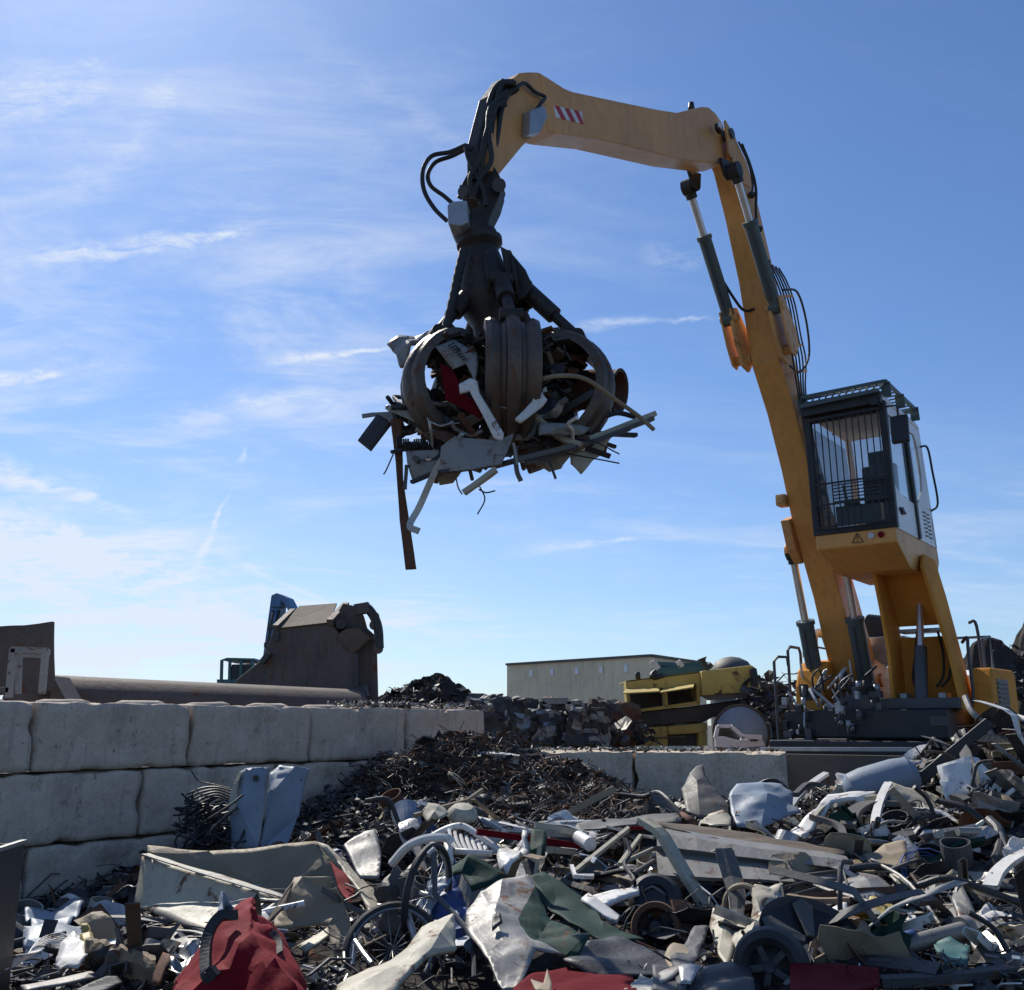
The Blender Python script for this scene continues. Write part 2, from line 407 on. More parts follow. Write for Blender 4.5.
wd = (WB - WA).normalized(); WT = (WB - WA).length; BH = .62; BL = 1.63; BTH = .62
blocks = []
rown = ['top', 'middle', 'bottom']
def make_block(t0, t1, row, seed, studs, label, grp='stacked concrete blocks of the long left wall'):
    t = max(t0, -2.6)
    p = WA + wd * t0; p.z = (2 - row) * BH
    mb, st = block_mb(p + V(wd.y, -wd.x, 0) * (noise.noise(V(seed, 0, 5)) * .012), wd, t1 - t0, BH, BTH, seed, studs)
    mb2 = mb
    o = mb2.build('concrete_block', M_con, bevel=0)
    bmm = bmesh.new(); bmm.from_mesh(o.data); bmesh.ops.remove_doubles(bmm, verts=bmm.verts, dist=.0005); bmesh.ops.recalc_face_normals(bmm, faces=bmm.faces); bmm.to_mesh(o.data); bmm.free()
    tag(o, label, 'concrete block', grp)
    for m2 in st:
        loc = o.location.copy(); m2.v = [q - loc for q in m2.v]
        me = bpy.data.meshes.new('stud'); me.from_pydata([tuple(q) for q in m2.v], [], m2.f); me.materials.append(M_con)
        me.polygons.foreach_set('use_smooth', [True] * len(m2.f)); s = bpy.data.objects.new('stud', me); sc.collection.objects.link(s); s.parent = o
    return o
ordi = ['first', 'second', 'third', 'fourth', 'fifth', 'sixth', 'seventh']
ends0 = [WT - BL * k for k in range(6)][::-1]           # joints of the top row
cnt = 0
for row, offs in ((0, 0), (1, -.5), (2, .05)):
    js = [e + offs for e in ends0]
    if row == 1: js = js[:-0 or None] + [WT - .02]
    k = 0
    if row == 2: js[-1] = WT
    js = [j for j in js]
    for a, b in zip(js[:-1], js[1:]):
        if b < -.2: continue
        if b - a < .3: continue
        pos = ['cut by photo edge', 'second from left', 'third from left', 'fourth from left', 'fifth from left', 'at far end'][min(k, 5)]
        make_block(a, b, row, row * 10 + k + 1, 2 if row == 0 else 0, 'grey concrete block, %s course of the long left wall, %s' % (rown[row], pos))
        k += 1
# low wall behind the shredded heap
b0 = P(522, 752, 12.4); b1 = P(787, 752, 11.6); b0.z = b1.z = 0
d2 = (b1 - b0).normalized(); L2 = (b1 - b0).length; tp = P(640, 751, 12).z
cuts = [-.5, L2 * .435, L2]
for row in range(2):
    for k in range(2):
        a, b = cuts[k], cuts[k + 1]
        if row == 1: a, b = (a, b) if k else (a, b)
        h = tp / 2
        mb, st = block_mb(b0 + d2 * a + V(0, 0, tp - h * (row + 1)), d2, b - a, h, .62, 60 + row * 5 + k)
        o = mb.build('concrete_block', M_con2)
        tag(o, 'block of low rear concrete wall, %s, %s' % (('beside the shredded heap', 'nearer the orange machine')[k], ('upper', 'half buried')[row]), 'concrete block', 'concrete blocks of the low rear wall')

# ------------------------------------------------------------------ the scrap heap's surface
CT = [(0, 1000, 5.0), (100, 1000, 4.8), (250, 1000, 4.7), (400, 1000, 4.5), (520, 1000, 4.4), (700, 1000, 4.4), (850, 1000, 4.4), (1030, 1000, 4.4),
      (60, 945, 6.6), (150, 935, 6.8), (0, 915, 7.9), (60, 912, 8.3), (120, 905, 8.4), (250, 920, 6.4), (300, 905, 7.0), (300, 868, 8.6),
      (350, 835, 10.2), (400, 812, 10.8), (240, 860, 9.0), (380, 870, 8.3), (400, 930, 5.9), (420, 756, 12.2), (450, 736, 12.0), (500, 739, 11.9), (540, 762, 11.6),
      (590, 788, 11.0), (640, 808, 10.2), (480, 800, 10.2), (440, 840, 9.0), (560, 832, 9.0), (520, 890, 6.9), (620, 870, 7.6), (600, 930, 5.8),
      (700, 822, 9.6), (700, 862, 7.8), (700, 930, 5.8), (760, 812, 10.0), (820, 800, 10.2), (820, 880, 7.2), (870, 795, 10.4), (800, 940, 5.5), (920, 800, 9.8),
      (950, 757, 10.2), (1000, 730, 10.2), (1040, 716, 10.0), (990, 790, 8.8), (930, 850, 7.6), (1030, 840, 7.4), (1030, 900, 6.0), (930, 920, 6.0), (900, 960, 5.0)]
HP = [P(*c) for c in CT]
HP += [V(x, y, z) for x, y, z in [(-6.5, 4, .2), (-6, 7, .1), (-4.2, 3.2, .45), (0, 3, .4), (4, 3, .4), (7, 3.5, .4), (8.5, 8, 1.2), (8, 11, 1.2), (9, 5, .6),
       (2.2, 12.2, .5), (3.2, 12.0, .45), (4.3, 12.0, .5), (5.6, 11.9, .9), (7, 12.6, 1.0), (0.6, 12.6, .9), (3, 13.5, 0), (5, 13.5, .1), (8, 14, .3), (0, 14.5, .2), (-1.5, 14, 0), (-7, 9, 0), (-3, 12.5, 0)]]
def H(x, y):
    s = 0; ws = 0
    for p in HP:
        d = (p.x - x) ** 2 + (p.y - y) ** 2
        w = 1 / (d + .02) ** 1.9; s += w * p.z; ws += w
    return s / ws - .13 + .11 * min(1, max(0, (y - 7.6) / 1.8))
GX0, GY0, GS = -6.6, 2.6, .1; GNX, GNY = 160, 118
HG = [[H(GX0 + i * GS, GY0 + j * GS) for i in range(GNX + 1)] for j in range(GNY + 1)]
def Hs(x, y):
    a = min(max((x - GX0) / GS, 0), GNX - .001); b = min(max((y - GY0) / GS, 0), GNY - .001)
    i, j = int(a), int(b); a -= i; b -= j
    return (HG[j][i] * (1 - a) + HG[j][i + 1] * a) * (1 - b) + (HG[j + 1][i] * (1 - a) + HG[j + 1][i + 1] * a) * b
def wall_side(x, y):      # >0 in front of the long wall's face
    return (x - WA.x) * wd.y - (y - WA.y) * wd.x
def hit(px, py, lift=0):
    d = raydir(px, py); d = d / d.y; D = 3.2; last = None
    while D < 16:
        q = EYE + d * D
        if GX0 < q.x < GX0 + GNX * GS and q.z < Hs(q.x, q.y) + lift: return q
        D += .04
    return None
hm = MB(); vs = []
for j in range(GNY + 1):
    for i in range(GNX + 1):
        x, y = GX0 + i * GS, GY0 + j * GS; q = V(x, y, 0)
        z = HG[j][i] + noise.fractal(q * 2.2, 1, 2, 5) * .07 + noise.cell(q * 6) * .03 - .06
        ws = wall_side(x, y)
        if ws < .0: z = min(z, -.3)
        vs.append((x, y, z))
W1 = GNX + 1
hm.add(vs, [(j * W1 + i, j * W1 + i + 1, (j + 1) * W1 + i + 1, (j + 1) * W1 + i) for j in range(GNY) for i in range(GNX)])
heap = hm.build('scrap_heap', M_heap)
tag(heap, 'dark packed mass of scrap under the loose pieces of the heap', 'scrap heap', kind='stuff')

# ================================================================== MATERIAL HANDLER
O = V(5.7, 14.68, 0); hd = V(-.6, -.8, 0); lf = V(.8, -.6, 0)
def L(u, v, z): return O + hd * u + lf * v + V(0, 0, z)
MH = thing('material_handler', O, math.atan2(-.8, -.6), 'large orange material handler with raised white cab and long arm holding a grapple of scrap', 'excavator')
VB = -.65
def mp_(name, mb, m, parent=None, bevel=.012): return part(name, mb, m, MH, parent, bevel)
# ---- boom
secs = [(.22, 1.95, -.5, 2.0, .24), (.49, 2.43, -.33, 2.55, .22), (1.03, 3.46, .42, 3.75, .2), (1.65, 4.43, 1.13, 4.7, .2), (1.96, 5.18, 1.46, 5.35, .2), (2.36, 5.92, 1.9, 6.08, .2),
        (2.80, 6.5, 2.25, 6.75, .2), (3.0, 7.1, 2.5, 7.3, .185), (3.16, 7.62, 2.72, 7.82, .175), (3.52, 8.4, 3.08, 8.6, .165), (3.85, 8.98, 3.42, 9.22, .16), (4.25, 9.2, 3.95, 9.52, .15)]
b = MB(); b.loft([[L(a, VB - w, z), L(a, VB + w, z), L(c, VB + w, e), L(c, VB - w, e)] for a, z, c, e, w in secs])
boom = mp_('boom', b, M_or)
b = MB()                                    # cheek plates carrying the stick pin at the top of the boom
for s in (1,):
    b.prism([L(u, VB + s * .235, z) for u, z in [(4.34, 9.36), (4.05, 9.26), (3.72, 8.95), (3.66, 8.7), (3.9, 8.66), (4.28, 8.9)]], lf * .035 * s)
mp_('cheek_plate', b, M_orl, boom)
b = MB(); b.tube([L(4.2, VB - .32, 9.22), L(4.2, VB + .30, 9.22)], .07, 14); mp_('pivot_pin', b, M_dk, boom, 0)
b = MB()                                    # cylinder bracket half way up
for s in (-1, 1):
    b.prism([L(u, VB + s * .25, z) for u, z in [(3.32, 7.22), (3.08, 7.3), (2.65, 6.98), (2.58, 6.68), (2.75, 6.45), (2.95, 6.48), (3.13, 6.75)]], lf * .05 * s)
    b.prism([L(u, VB + s * .41, z) for u, z in [(3.30, 7.2), (3.08, 7.25), (2.74, 6.92), (2.66, 6.7), (2.8, 6.5), (2.95, 6.52), (3.1, 6.75)]], lf * .03 * s)
for s in (-1, 1): b.tube([L(2.82, VB + s * .2, 6.62), L(2.82, VB + s * .45, 6.62)], .07, 14)
for s in (-1, 1): b.tube([L(3.18, VB + s * .2, 7.12), L(3.18, VB + s * .46, 7.12)], .06, 12)
mp_('cylinder_bracket', b, M_orl, boom)
b = MB()                                    # lift bracket lower down
for s in (-1, 1):
    b.prism([L(u, VB + s * .205, z) for u, z in [(1.78, 4.5), (1.5, 4.6), (1.2, 4.3), (1.15, 4.02), (1.35, 3.92), (1.6, 4.1)]], lf * .13 * s)
for s in (-1, 1): b.tube([L(1.33, VB + s * .25, 4.12), L(1.33, VB + s * .44, 4.12)], .12, 16)
mp_('lift_bracket', b, M_orl, boom)
b = MB(); b.box(L(1.80, VB - .27, 4.78), (.2, .14, .16), Matrix.Rotation(MH.rotation_euler.z, 3, 'Z')); b.tube([L(1.90, VB - .27, 4.78), L(1.92, VB - .27, 4.78)], .06, 12)
mp_('work_light', b, M_orl, boom)
b = MB()                                    # steps on the boom's left side
for k in range(7): b.box(L(2.15 - k * .11, VB + .23, 6.15 - k * .21), (.1, .06, .07), Matrix.Rotation(MH.rotation_euler.z, 3, 'Z'))
mp_('hose_clamp_row', b, M_blk, boom, .004)
# ---- stick
ST = [(8.84, 7.39), (8.72, 7.53), (8.58, 7.62), (8.42, 7.71), (8.25, 7.74), (8.0, 7.78), (7.84, 7.83), (6.92, 8.23), (5.99, 8.64), (5.52, 8.86), (5.1, 9.14), (4.80, 9.34), (4.6, 9.44), (4.4, 9.46), (4.2, 9.42),
      (4.05, 9.2), (4.15, 8.85), (4.40, 8.72), (5.57, 8.22), (7.29, 7.58), (8.1, 7.22), (8.27, 7.16), (8.53, 6.96), (8.69, 6.78), (9.04, 6.32), (9.19, 6.30), (9.21, 6.5), (9.15, 6.66), (9.06, 6.92)]
SW = .165
b = MB(); b.prism([L(u, VB - SW, z) for u, z in ST[3:22]], lf * SW * 2)
b.prism([L(u, VB + SW - .17, z) for u, z in ST[:4] + ST[21:]], lf * .17)
stick = mp_('stick', b, M_or, None, .015)
# red and white warning band on the left face of the stick
def on_stick(px, py, v=VB + SW):
    d = raydir(px, py); o = O + lf * v; t = (o - EYE).dot(lf) / d.dot(lf); return EYE + d * t
q = [on_stick(553.5, 105.5), on_stick(581.5, 112), on_stick(583.3, 124), on_stick(555.5, 117.5)]
def band(s, t): return (q[0] * (1 - s) + q[1] * s) * (1 - t) + (q[3] * (1 - s) + q[2] * s) * t
b = MB()
b.prism([band(0, 0), band(1, 0), band(1, 1), band(0, 1)], lf * .004)
wb = mp_('warning_band', b, M_wht, stick, 0)
b = MB()
for k in range(3):
    s0 = .02 + k * .34
    b.prism([band(max(s0 - .0, 0), 0), band(s0 + .17, 0), band(min(s0 + .34, 1), 1), band(s0 + .17, 1)], lf * .0075)
tag(mp_('warning_stripe', b, M_red, stick, 0), 'red diagonal stripes')
# block with dark hole on the goose neck
c = on_stick(529, 121); b = MB()
b.prism([on_stick(*p) for p in [(522, 114), (536, 109), (539.5, 120), (531, 137), (521, 138)]], lf * .10)
mp_('valve_block', b, M_grn, stick)
b = MB(); b.tube(catmull([on_stick(536, 110, VB + SW + .05), on_stick(541, 103, VB + SW + .08), on_stick(545, 97, VB + SW + .04), on_stick(535, 92, VB + SW + .04), on_stick(524, 83, VB + SW + .04), on_stick(514, 90, VB + SW + .05)], 5), .018, 8)
mp_('hydraulic_hose', b, M_rub, stick, 0)
b = MB(); b.box(L(4.55, VB + .26, 9.12), (.12, .07, .1), Matrix.Rotation(MH.rotation_euler.z, 3, 'Z')); sl_ = mp_('work_light', b, M_blk, stick)
b = MB(); b.box(L(4.60, VB + .30, 9.12), (.08, .02, .07), Matrix.Rotation(MH.rotation_euler.z, 3, 'Z')); mp_('lamp_glass', b, M_lamp, stick, 0)
b = MB(); b.tube([L(4.78, VB, 9.34), L(4.78, VB, 9.47)], [.05, .035], 10); mp_('grease_fitting', b, M_blk, stick, 0)
b = MB()                                     # cylinder lug under the stick
for s in (-1, 1): b.prism([L(u, VB + s * .2, z) for u, z in [(4.5, 8.74), (4.14, 8.84), (4.17, 8.62), (4.25, 8.53), (4.36, 8.55)]], lf * .05 * s)
for s in (-1, 1): b.tube([L(4.25, VB + s * .2, 8.62), L(4.25, VB + s * .4, 8.62)], .07, 12)
mp_('cylinder_lug', b, M_blk, stick)
# ---- hydraulic cylinders
def cyl(top, bot, f, rr, rb, name='hydraulic_cylinder', flip=False):
    top, bot = Vector(top), Vector(bot); mid = top + (bot - top) * f; d = (bot - top).normalized()
    b = MB(); b.tube([mid, mid + d * .06, mid + d * .061, bot], [rb * 1.18, rb * 1.18, rb, rb], 16)
    b.tube([bot - lf * .07, bot + lf * .07], rb * 1.15, 12)
    o = mp_(name, b, M_green, None, 0)
    b = MB(); b.tube([top, mid + d * .02], rr, 14); mp_('piston_rod', b, M_chr, o, 0)
    b = MB(); b.tube([top - lf * .07, top + lf * .07], rr * 2.1, 14); b.tube([top - d * .0, top + d * .16], rr * 1.5, 12); mp_('rod_eye', b, M_blk, o, 0)
    sd = (d.cross(lf)).normalized() * (rb * 1.25)
    b = MB(); b.tube([mid + sd + d * .1, mid + sd + d * .4, bot + sd - d * .2, bot + sd * .6 - d * .1], .018, 6); mp_('hydraulic_pipe', b, M_dk, o, 0)
    return o
for s in (-1, 1): cyl(L(4.28, VB + s * .33, 8.62), L(3.18, VB + s * .33, 7.12), .36, .05, .088)
for s in (-1, 1): cyl(L(1.33, VB + s * .36, 4.1), L(.62, VB + s * .36, 2.05), .47, .055, .115)
# hoses along the right-hand rear side of the boom
for k in range(5):
    a = k * .05
    b = MB(); b.tube(catmull([on_stick(x - 2 + k * 3.2 * (1 if i < 5 else .6), y + k * (1.5 if i < 4 else 0), VB + .3) for i, (x, y) in enumerate([(768, 262), (776, 276), (784, 298), (790, 330), (795, 360), (800, 392), (808, 440)])], 7), .012, 7)
    mp_('hydraulic_hose', b, M_rub, boom, 0)
b = MB(); b.tube(catmull([on_stick(*p, VB + .36) for p in [(783, 290), (797, 292), (806, 320), (809, 355), (800, 372), (790, 366)]], 7), .016, 7)
mp_('hydraulic_hose', b, M_rub, boom, 0)
b = MB()
for x, y in ((783, 297), (792, 346), (797, 372)): b.beam(on_stick(x - 8, y, VB + .28), on_stick(x + 9, y - 1, VB + .34), .04, .03)
mp_('hose_bracket', b, M_orl, boom, 0)
b = MB(); b.tube(catmull([L(3.5, VB - .33, 7.7), L(3.3, VB - .2, 7.35), L(3.15, VB - .12, 7.2), L(3.0, VB - .0, 7.25)], 6), .02, 7); mp_('hydraulic_hose', b, M_rub, boom, 0)
b = MB()
b.tube(catmull([L(4.0, VB + .29, 9.2), L(3.72, VB + .3, 9.0), L(3.58, VB + .28, 8.75), L(3.66, VB + .28, 8.6)], 6), .014, 7)
b.tube(catmull([L(3.85, VB + .27, 9.25), L(3.6, VB + .27, 9.05), L(3.4, VB + .25, 8.8), L(3.3, VB + .2, 8.3), L(2.8, VB + .2, 7.5)], 6), .02, 7)
for k in range(4): b.box(L(3.45 - k * .2, VB + .2, 8.7 - k * .42), (.08, .08, .05))
mp_('hydraulic_hose', b, M_blk, boom, 0)

# ---- hoses over the goose neck down to the grapple
GA = V(-.13, 7.79, 0)                        # where the grapple hangs
def GP(px, py, dy=0.0): return P(px, py, 7.79 + dy)
neck = [[(516, 84), (503, 84), (497, 100), (492, 122), (490, 150), (480, 176), (468, 196)], [(514, 82), (500, 84), (491, 98), (486, 122), (483, 146), (474, 170), (463, 192)],
        [(518, 88), (508, 94), (501, 110), (497, 135), (492, 160), (484, 182), (478, 198)], [(512, 86), (497, 92), (489, 108), (483, 132), (478, 156), (468, 180), (460, 198)],
        [(516, 90), (503, 98), (495, 116), (488, 140), (486, 165), (488, 185), (484, 205)]]
for k, n_ in enumerate(neck):
    b = MB(); b.tube(catmull([GP(x, y, .02 * k - .1) for x, y in n_], 6), .028, 8); mp_('hydraulic_hose', b, M_rub, stick, 0)
b = MB()
b.prism([GP(x, y, -.12) for x, y in [(470, 168), (459, 188), (463, 197), (478, 190), (497, 186), (500, 176), (494, 166)]], V(.05, .3, 0))
b.prism([L(u, VB + SW - .19, z) for u, z in [(8.86, 7.36), (9.07, 6.94), (9.16, 6.66), (9.22, 6.5), (9.20, 6.26), (9.25, 6.22), (9.26, 6.55), (9.19, 6.8), (9.10, 7.1), (8.90, 7.40)]], lf * .13)
mp_('hose_guard', b, M_grpd, stick)
for n_, d in (([(466, 145), (450, 152), (432, 156), (423, 170), (424, 190), (434, 208), (447, 221)], -.05), ([(468, 148), (452, 156), (436, 162), (428, 174), (431, 186), (444, 196), (452, 203)], .05),
              ([(472, 150), (466, 146), (469, 160), (478, 178), (484, 192), (486, 206)], -.2)):
    b = MB(); b.tube(catmull([GP(x, y, d) for x, y in n_], 8), .02, 8); mp_('hydraulic_hose', b, M_rub, stick, 0)

for k in range(6):
    x0 = U(-3, 3); b = MB(); b.tube(catmull([GP(508 + x0, 90 + k * 3, -.14), GP(494 + U(-4, 2), 108, -.2), GP(488 + U(-5, 4), 135, -.24), GP(484 + U(-6, 8), 160, -.22), GP(474 + U(-6, 16), 178, -.2), GP(470 + U(-6, 18), 198, -.16)], 6), U(.013, .024), 8); mp_('hydraulic_hose', b, [M_rub, M_grpd][k % 2], stick, 0)
# ---- grapple
def gz(py): return P(490, py, 7.79).z
grp = MB(); gc = P(486, 300, 7.79); gt = P(477, 200, 7.79); dn = (gc - gt).normalized()
grp.tube([GP(477, 234), GP(479, 246)], [.17, .19], 20)
grp.lathe([(.001, 0), (.20, 0), (.20, .05), (.15, .1), (.19, .25), (.24, .42), (.25, .58), (.20, .70), (.14, .8), (.12, 1.15), (.2, 1.2), (.2, 1.3), (.001, 1.32)], GP(479, 240), (P(493, 360, 7.79) - GP(479, 240)).normalized(), 20)
grapple = mp_('grapple', grp, M_grpd, None, 0)
b = MB()                                     # link from the stick tip to the rotator
b.prism([GP(x, y, -.12) for x, y in [(459, 184), (466, 186), (484, 182), (500, 178), (502, 186), (498, 200), (490, 216), (487, 232), (466, 236), (470, 210), (480, 204), (476, 196), (462, 198)]], V(.02, .26, 0))
mp_('rotator_link', b, M_grpd, grapple, .01)
b = MB(); b.tube([GP(499, 185, -.22), GP(499, 185, .25)], .06, 12); b.tube([GP(464, 192, -.18), GP(464, 192, .2)], .055, 12); mp_('link_pin', b, M_dk, grapple, 0)
b = MB(); b.prism([GP(x, y, -.28) for x, y in [(447, 205), (452, 201), (467, 200), (468, 222), (461, 226), (448, 224)]], V(.03, .26, 0)); mp_('valve_box', b, M_grn, grapple, .012)
b = MB(); b.lathe([(.001, 0), (.15, 0), (.16, .05), (.16, .14), (.14, .2), (.001, .2)], GP(471, 222, -.02), dn, 22); mp_('rotator', b, M_grpd, grapple, 0)
NT_ = 5; gcen = V(GA.x + .09, 7.79, 0); zt = 4.70
prof = [(.22, zt - .22), (.30, zt - .04), (.46, zt + .05), (.64, zt - .0), (.78, zt - .15), (.84, zt - .36), (.78, zt - .60), (.60, zt - .80), (.34, zt - .92)]
cen = catmull([V(r, 0, z) for r, z in prof], 3)
for k in range(NT_):
    ang = -pi / 2 + radians(4) + k * 2 * pi / NT_
    er = V(cos(ang), sin(ang), 0); et = V(-sin(ang), cos(ang), 0)
    def TP(r, t, z): return V(gcen.x - .12 * max(0, z - zt), gcen.y, 0) + er * r + et * t + V(0, 0, z)
    n = len(cen); rings = []
    for i, p in enumerate(cen):
        a = cen[min(i + 1, n - 1)] - cen[max(i - 1, 0)]; a.normalize(); no = V(-a.z, 0, a.x)
        f = i / (n - 1); wd_ = (.13 + .085 * min(1, f * 4)) * (1 if f < .72 else max(.35, 1 - ((f - .72) / .28) ** 2 * .65))
        th = .06; rg = .055
        q_ = wd_; sec = [(-q_, -.02), (-q_ * .97, .012), (-q_ * .8, .03), (-q_ * .62, .022), (-q_ * .42, -.004), (-q_ * .3, .01), (-q_ * .24, .045), (-q_ * .1, .062), (q_ * .1, .062), (q_ * .24, .045), (q_ * .3, .01), (q_ * .42, -.004), (q_ * .62, .022), (q_ * .8, .03), (q_ * .97, .012), (q_, -.02), (wd_, -th), (wd_ * .4, -th + .02), (-wd_ * .4, -th + .02), (-wd_, -th)]
        rings.append([TP(p.x + no.x * h_, t_, p.z + no.z * h_) for t_, h_ in sec])
    b = MB(); b.loft(rings, sm=True); mp_('tine', b, M_grp, grapple, 0)
    b = MB(); tp_ = TP(.22, 0, zt + .55); bt = TP(.62, 0, zt + .06); b.tube([tp_, tp_ * .45 + bt * .55, tp_ * .449 + bt * .551, bt], [.075, .075, .045, .045], 14)
    b.tube([bt - et * .09, bt + et * .09], .06, 12); b.tube([tp_ - et * .1, tp_ + et * .1], .07, 12)
    mp_('tine_cylinder', b, M_grpd, grapple, 0)
    b = MB()
    for s in (-1, 1):
        b.prism([TP(r, s * .1, z) for r, z in [(.08, zt + .90), (.16, zt + .84), (.27, zt + .66), (.31, zt + .52), (.24, zt + .42), (.12, zt + .38), (.1, zt + .6)]], et * .03 * s)
    mp_('tine_bracket', b, M_grpd, grapple, .008); b = MB()
    for s in (-1, 1):
        b.prism([TP(r, s * .09, z) for r, z in [(.06, zt - .05), (.26, zt - .02), (.3, zt - .14), (.22, zt - .28), (.06, zt - .3)]], et * .03 * s)
    mp_('tine_link', b, M_grpd, grapple, .008); b = MB()
    for s in (-1, 1):
        b.prism([TP(r, s * .06, z) for r, z in [(.40, zt + .04), (.52, zt + .17), (.62, zt + .03)]], et * .025 * s)
    mp_('tine_lug', b, M_grpd, grapple, .008)
b = MB(); b.tube(catmull([GP(464, 250, -.2), GP(458, 275, -.25), GP(453, 300, -.3), GP(446, 328, -.3), GP(440, 345, -.3)], 6), [.035 + .008 * (i % 2) for i in range(25)], 10); mp_('hydraulic_hose', b, M_rub, grapple, 0)

# ---- cab
CU0, CU1, CV0, CV1 = 2.32, .42, -.3, .75
def cabp(f, s, z):      # f 0 front .. 1 rear, s 0 boom side .. 1 outer side
    fr = 2.32 + (z - 4.1) * .04; re = .30 + (z - 4.1) * .22
    return L(fr + (re - fr) * f, CV0 + (CV1 - CV0) * s, z)
b = MB()                                     # floor tub
b.loft([[cabp(0, 0, 4.12), cabp(0, 1, 4.12), cabp(1, 1, 4.12), cabp(1, 0, 4.12)], [cabp(0, .0, 3.93), cabp(0, 1.0, 3.93), cabp(1, 1, 3.93), cabp(1, .0, 3.93)], [cabp(.28, .06, 3.66), cabp(.28, .98, 3.66), cabp(.92, .98, 3.66), cabp(.92, .06, 3.66)]])
cab = mp_('cab', b, M_or, None, .02)
def cpart(n, b, m, be=.008, par=None): return mp_(n, b, m, par or cab, be)
ZT = 5.80
b = MB()                                     # frame posts, roof, rear wall
for f, s in ((0.0, .02), (0, .98), (.52, .985)):
    b.beam(cabp(f + .02, s, 4.12), cabp(f + .02, s, ZT), .09, .09, hd)
b.beam(cabp(.02, 0.02, 4.16), cabp(.02, .98, 4.16), .09, .08); b.beam(cabp(.02, .02, ZT - .06), cabp(.02, .98, ZT - .06), .1, .14)
cpart('cab_frame', b, M_blk)
b = MB(); b.box(cabp(-.05, .5, ZT + .02), (.1, 1.06, .16), Matrix.Rotation(MH.rotation_euler.z, 3, 'Z')); cpart('sun_visor', b, M_blk)
b = MB(); b.loft([[cabp(-.02, -.02, ZT), cabp(-.02, 1.02, ZT), cabp(1.0, 1.02, ZT), cabp(1.0, -.02, ZT)], [cabp(.02, .02, ZT + .12), cabp(.02, .98, ZT + .12), cabp(.96, .98, ZT + .12), cabp(.96, .02, ZT + .12)]])
cpart('cab_roof', b, M_whp, .03)
b = MB(); b.loft([[cabp(.93, 0, 4.12), cabp(.93, 1, 4.12), cabp(1, 1, 4.12), cabp(1, 0, 4.12)], [cabp(.93, 0, 4.75), cabp(.93, 1, 4.75), cabp(1, 1, 4.75), cabp(1, 0, 4.75)]])
for s in (.04, .96): b.beam(cabp(.965, s, 4.75), cabp(.965, s, ZT), .08, .08, hd)
cpart('rear_wall', b, M_whp)
# outer side: white door with a big rounded window opening
WO = [(.05, 5.66), (.05, 4.78), (.12, 4.66), (.3, 4.60), (.5, 4.60), (.66, 4.66), (.80, 4.86), (.86, 5.1), (.86, 5.5), (.80, 5.66)]
out = [(0.0, ZT), (0.0, 4.12), (.2, 4.12), (.35, 4.12), (.5, 4.12), (.75, 4.12), (1.0, 4.12), (1.0, 5.0), (1.0, 5.6), (1.0, ZT)]
vs = [cabp(f, 1.0, z) for f, z in out] + [cabp(f, 1.0, z) for f, z in WO] + [cabp(f, .97, z) for f, z in out] + [cabp(f, .97, z) for f, z in WO]
fs = []
for i in range(10):
    j = (i + 1) % 10
    fs += [(i, j, j + 10, i + 10), (i + 20, i + 30, j + 30, j + 20), (i + 10, j + 10, j + 30, i + 30), (i, i + 20, j + 20, j)]
b = MB(); b.add(vs, fs); door = cpart('cab_door', b, M_whp, .004)
b = MB(); b.prism([cabp(f, .985, z) for f, z in WO], lf * -.008); cpart('door_window', b, M_glc, 0, door)
b = MB(); b.beam(cabp(.5, 1.0, 4.6), cabp(.5, 1.0, ZT - .1), .05, .02, hd); cpart('window_post', b, M_blk, 0, door)
b = MB(); b.tube([cabp(.17, 1.0, 4.38), cabp(.17, 1.03, 4.38)], .05, 14); b.beam(cabp(.12, 1.02, 4.40), cabp(.22, 1.02, 4.36), .03, .03); cpart('door_handle', b, M_blk, .003, door)
b = MB()
for k in range(7):
    for c_ in range(2): b.beam(cabp(.72 + c_ * .1, 1.004, 4.22 + k * .055), cabp(.80 + c_ * .1, 1.004, 4.235 + k * .055), .008, .02)
cpart('vent_slots', b, M_dk, 0, door)
b = MB(); b.prism([cabp(.03, s, z) for s, z in [(.06, 4.2), (.94, 4.2), (.94, 5.68), (.06, 5.68)]], hd * .01); cpart('windscreen', b, M_gls, 0)
b = MB(); b.prism([cabp(f, .01, z) for f, z in [(.05, 4.25), (.9, 4.25), (.9, 5.66), (.05, 5.66)]], lf * .008); cpart('side_window', b, M_gls, 0)
b = MB()                                     # bars in front of the windscreen
for k in range(12): b.beam(cabp(-.045, .06 + k * .08, 4.16), cabp(-.045, .06 + k * .08, 5.72), .013, .013, hd)
for z in (4.2, 4.5, 4.78, 5.68): b.beam(cabp(-.05, .03, z), cabp(-.05, .97, z), .02, .022)
for k in range(6): b.beam(cabp(-.05, .30, 4.52 + k * .045), cabp(-.05, .92, 4.52 + k * .045), .02, .012)
gg = cpart('windscreen_guard', b, M_blk, 0)
b = MB()                                     # slatted roof guard, leaning out over the front
def rg(f, s, z): return cabp(f, s, z)
z0, z1 = 5.86, 6.06
b.beam(rg(-.12, .02, z0), rg(-.12, 1.0, z0 + .02), .04, .05); b.beam(rg(.0, -.05, z0 + .19), rg(.0, 1.05, z0 + .19), .04, .05)
for k in range(13): b.beam(rg(-.12, -.01 + k * .084, z0 + .01), rg(.0, -.03 + k * .089, z0 + .18), .014, .02)
b.beam(rg(.0, -.05, z0 + .19), rg(.86, -.05, z0 + .16), .04, .05); b.beam(rg(.0, 1.05, z0 + .19), rg(.86, 1.05, z0 + .16), .04, .05); b.beam(rg(.86, -.05, z0 + .16), rg(.86, 1.05, z0 + .16), .04, .05)
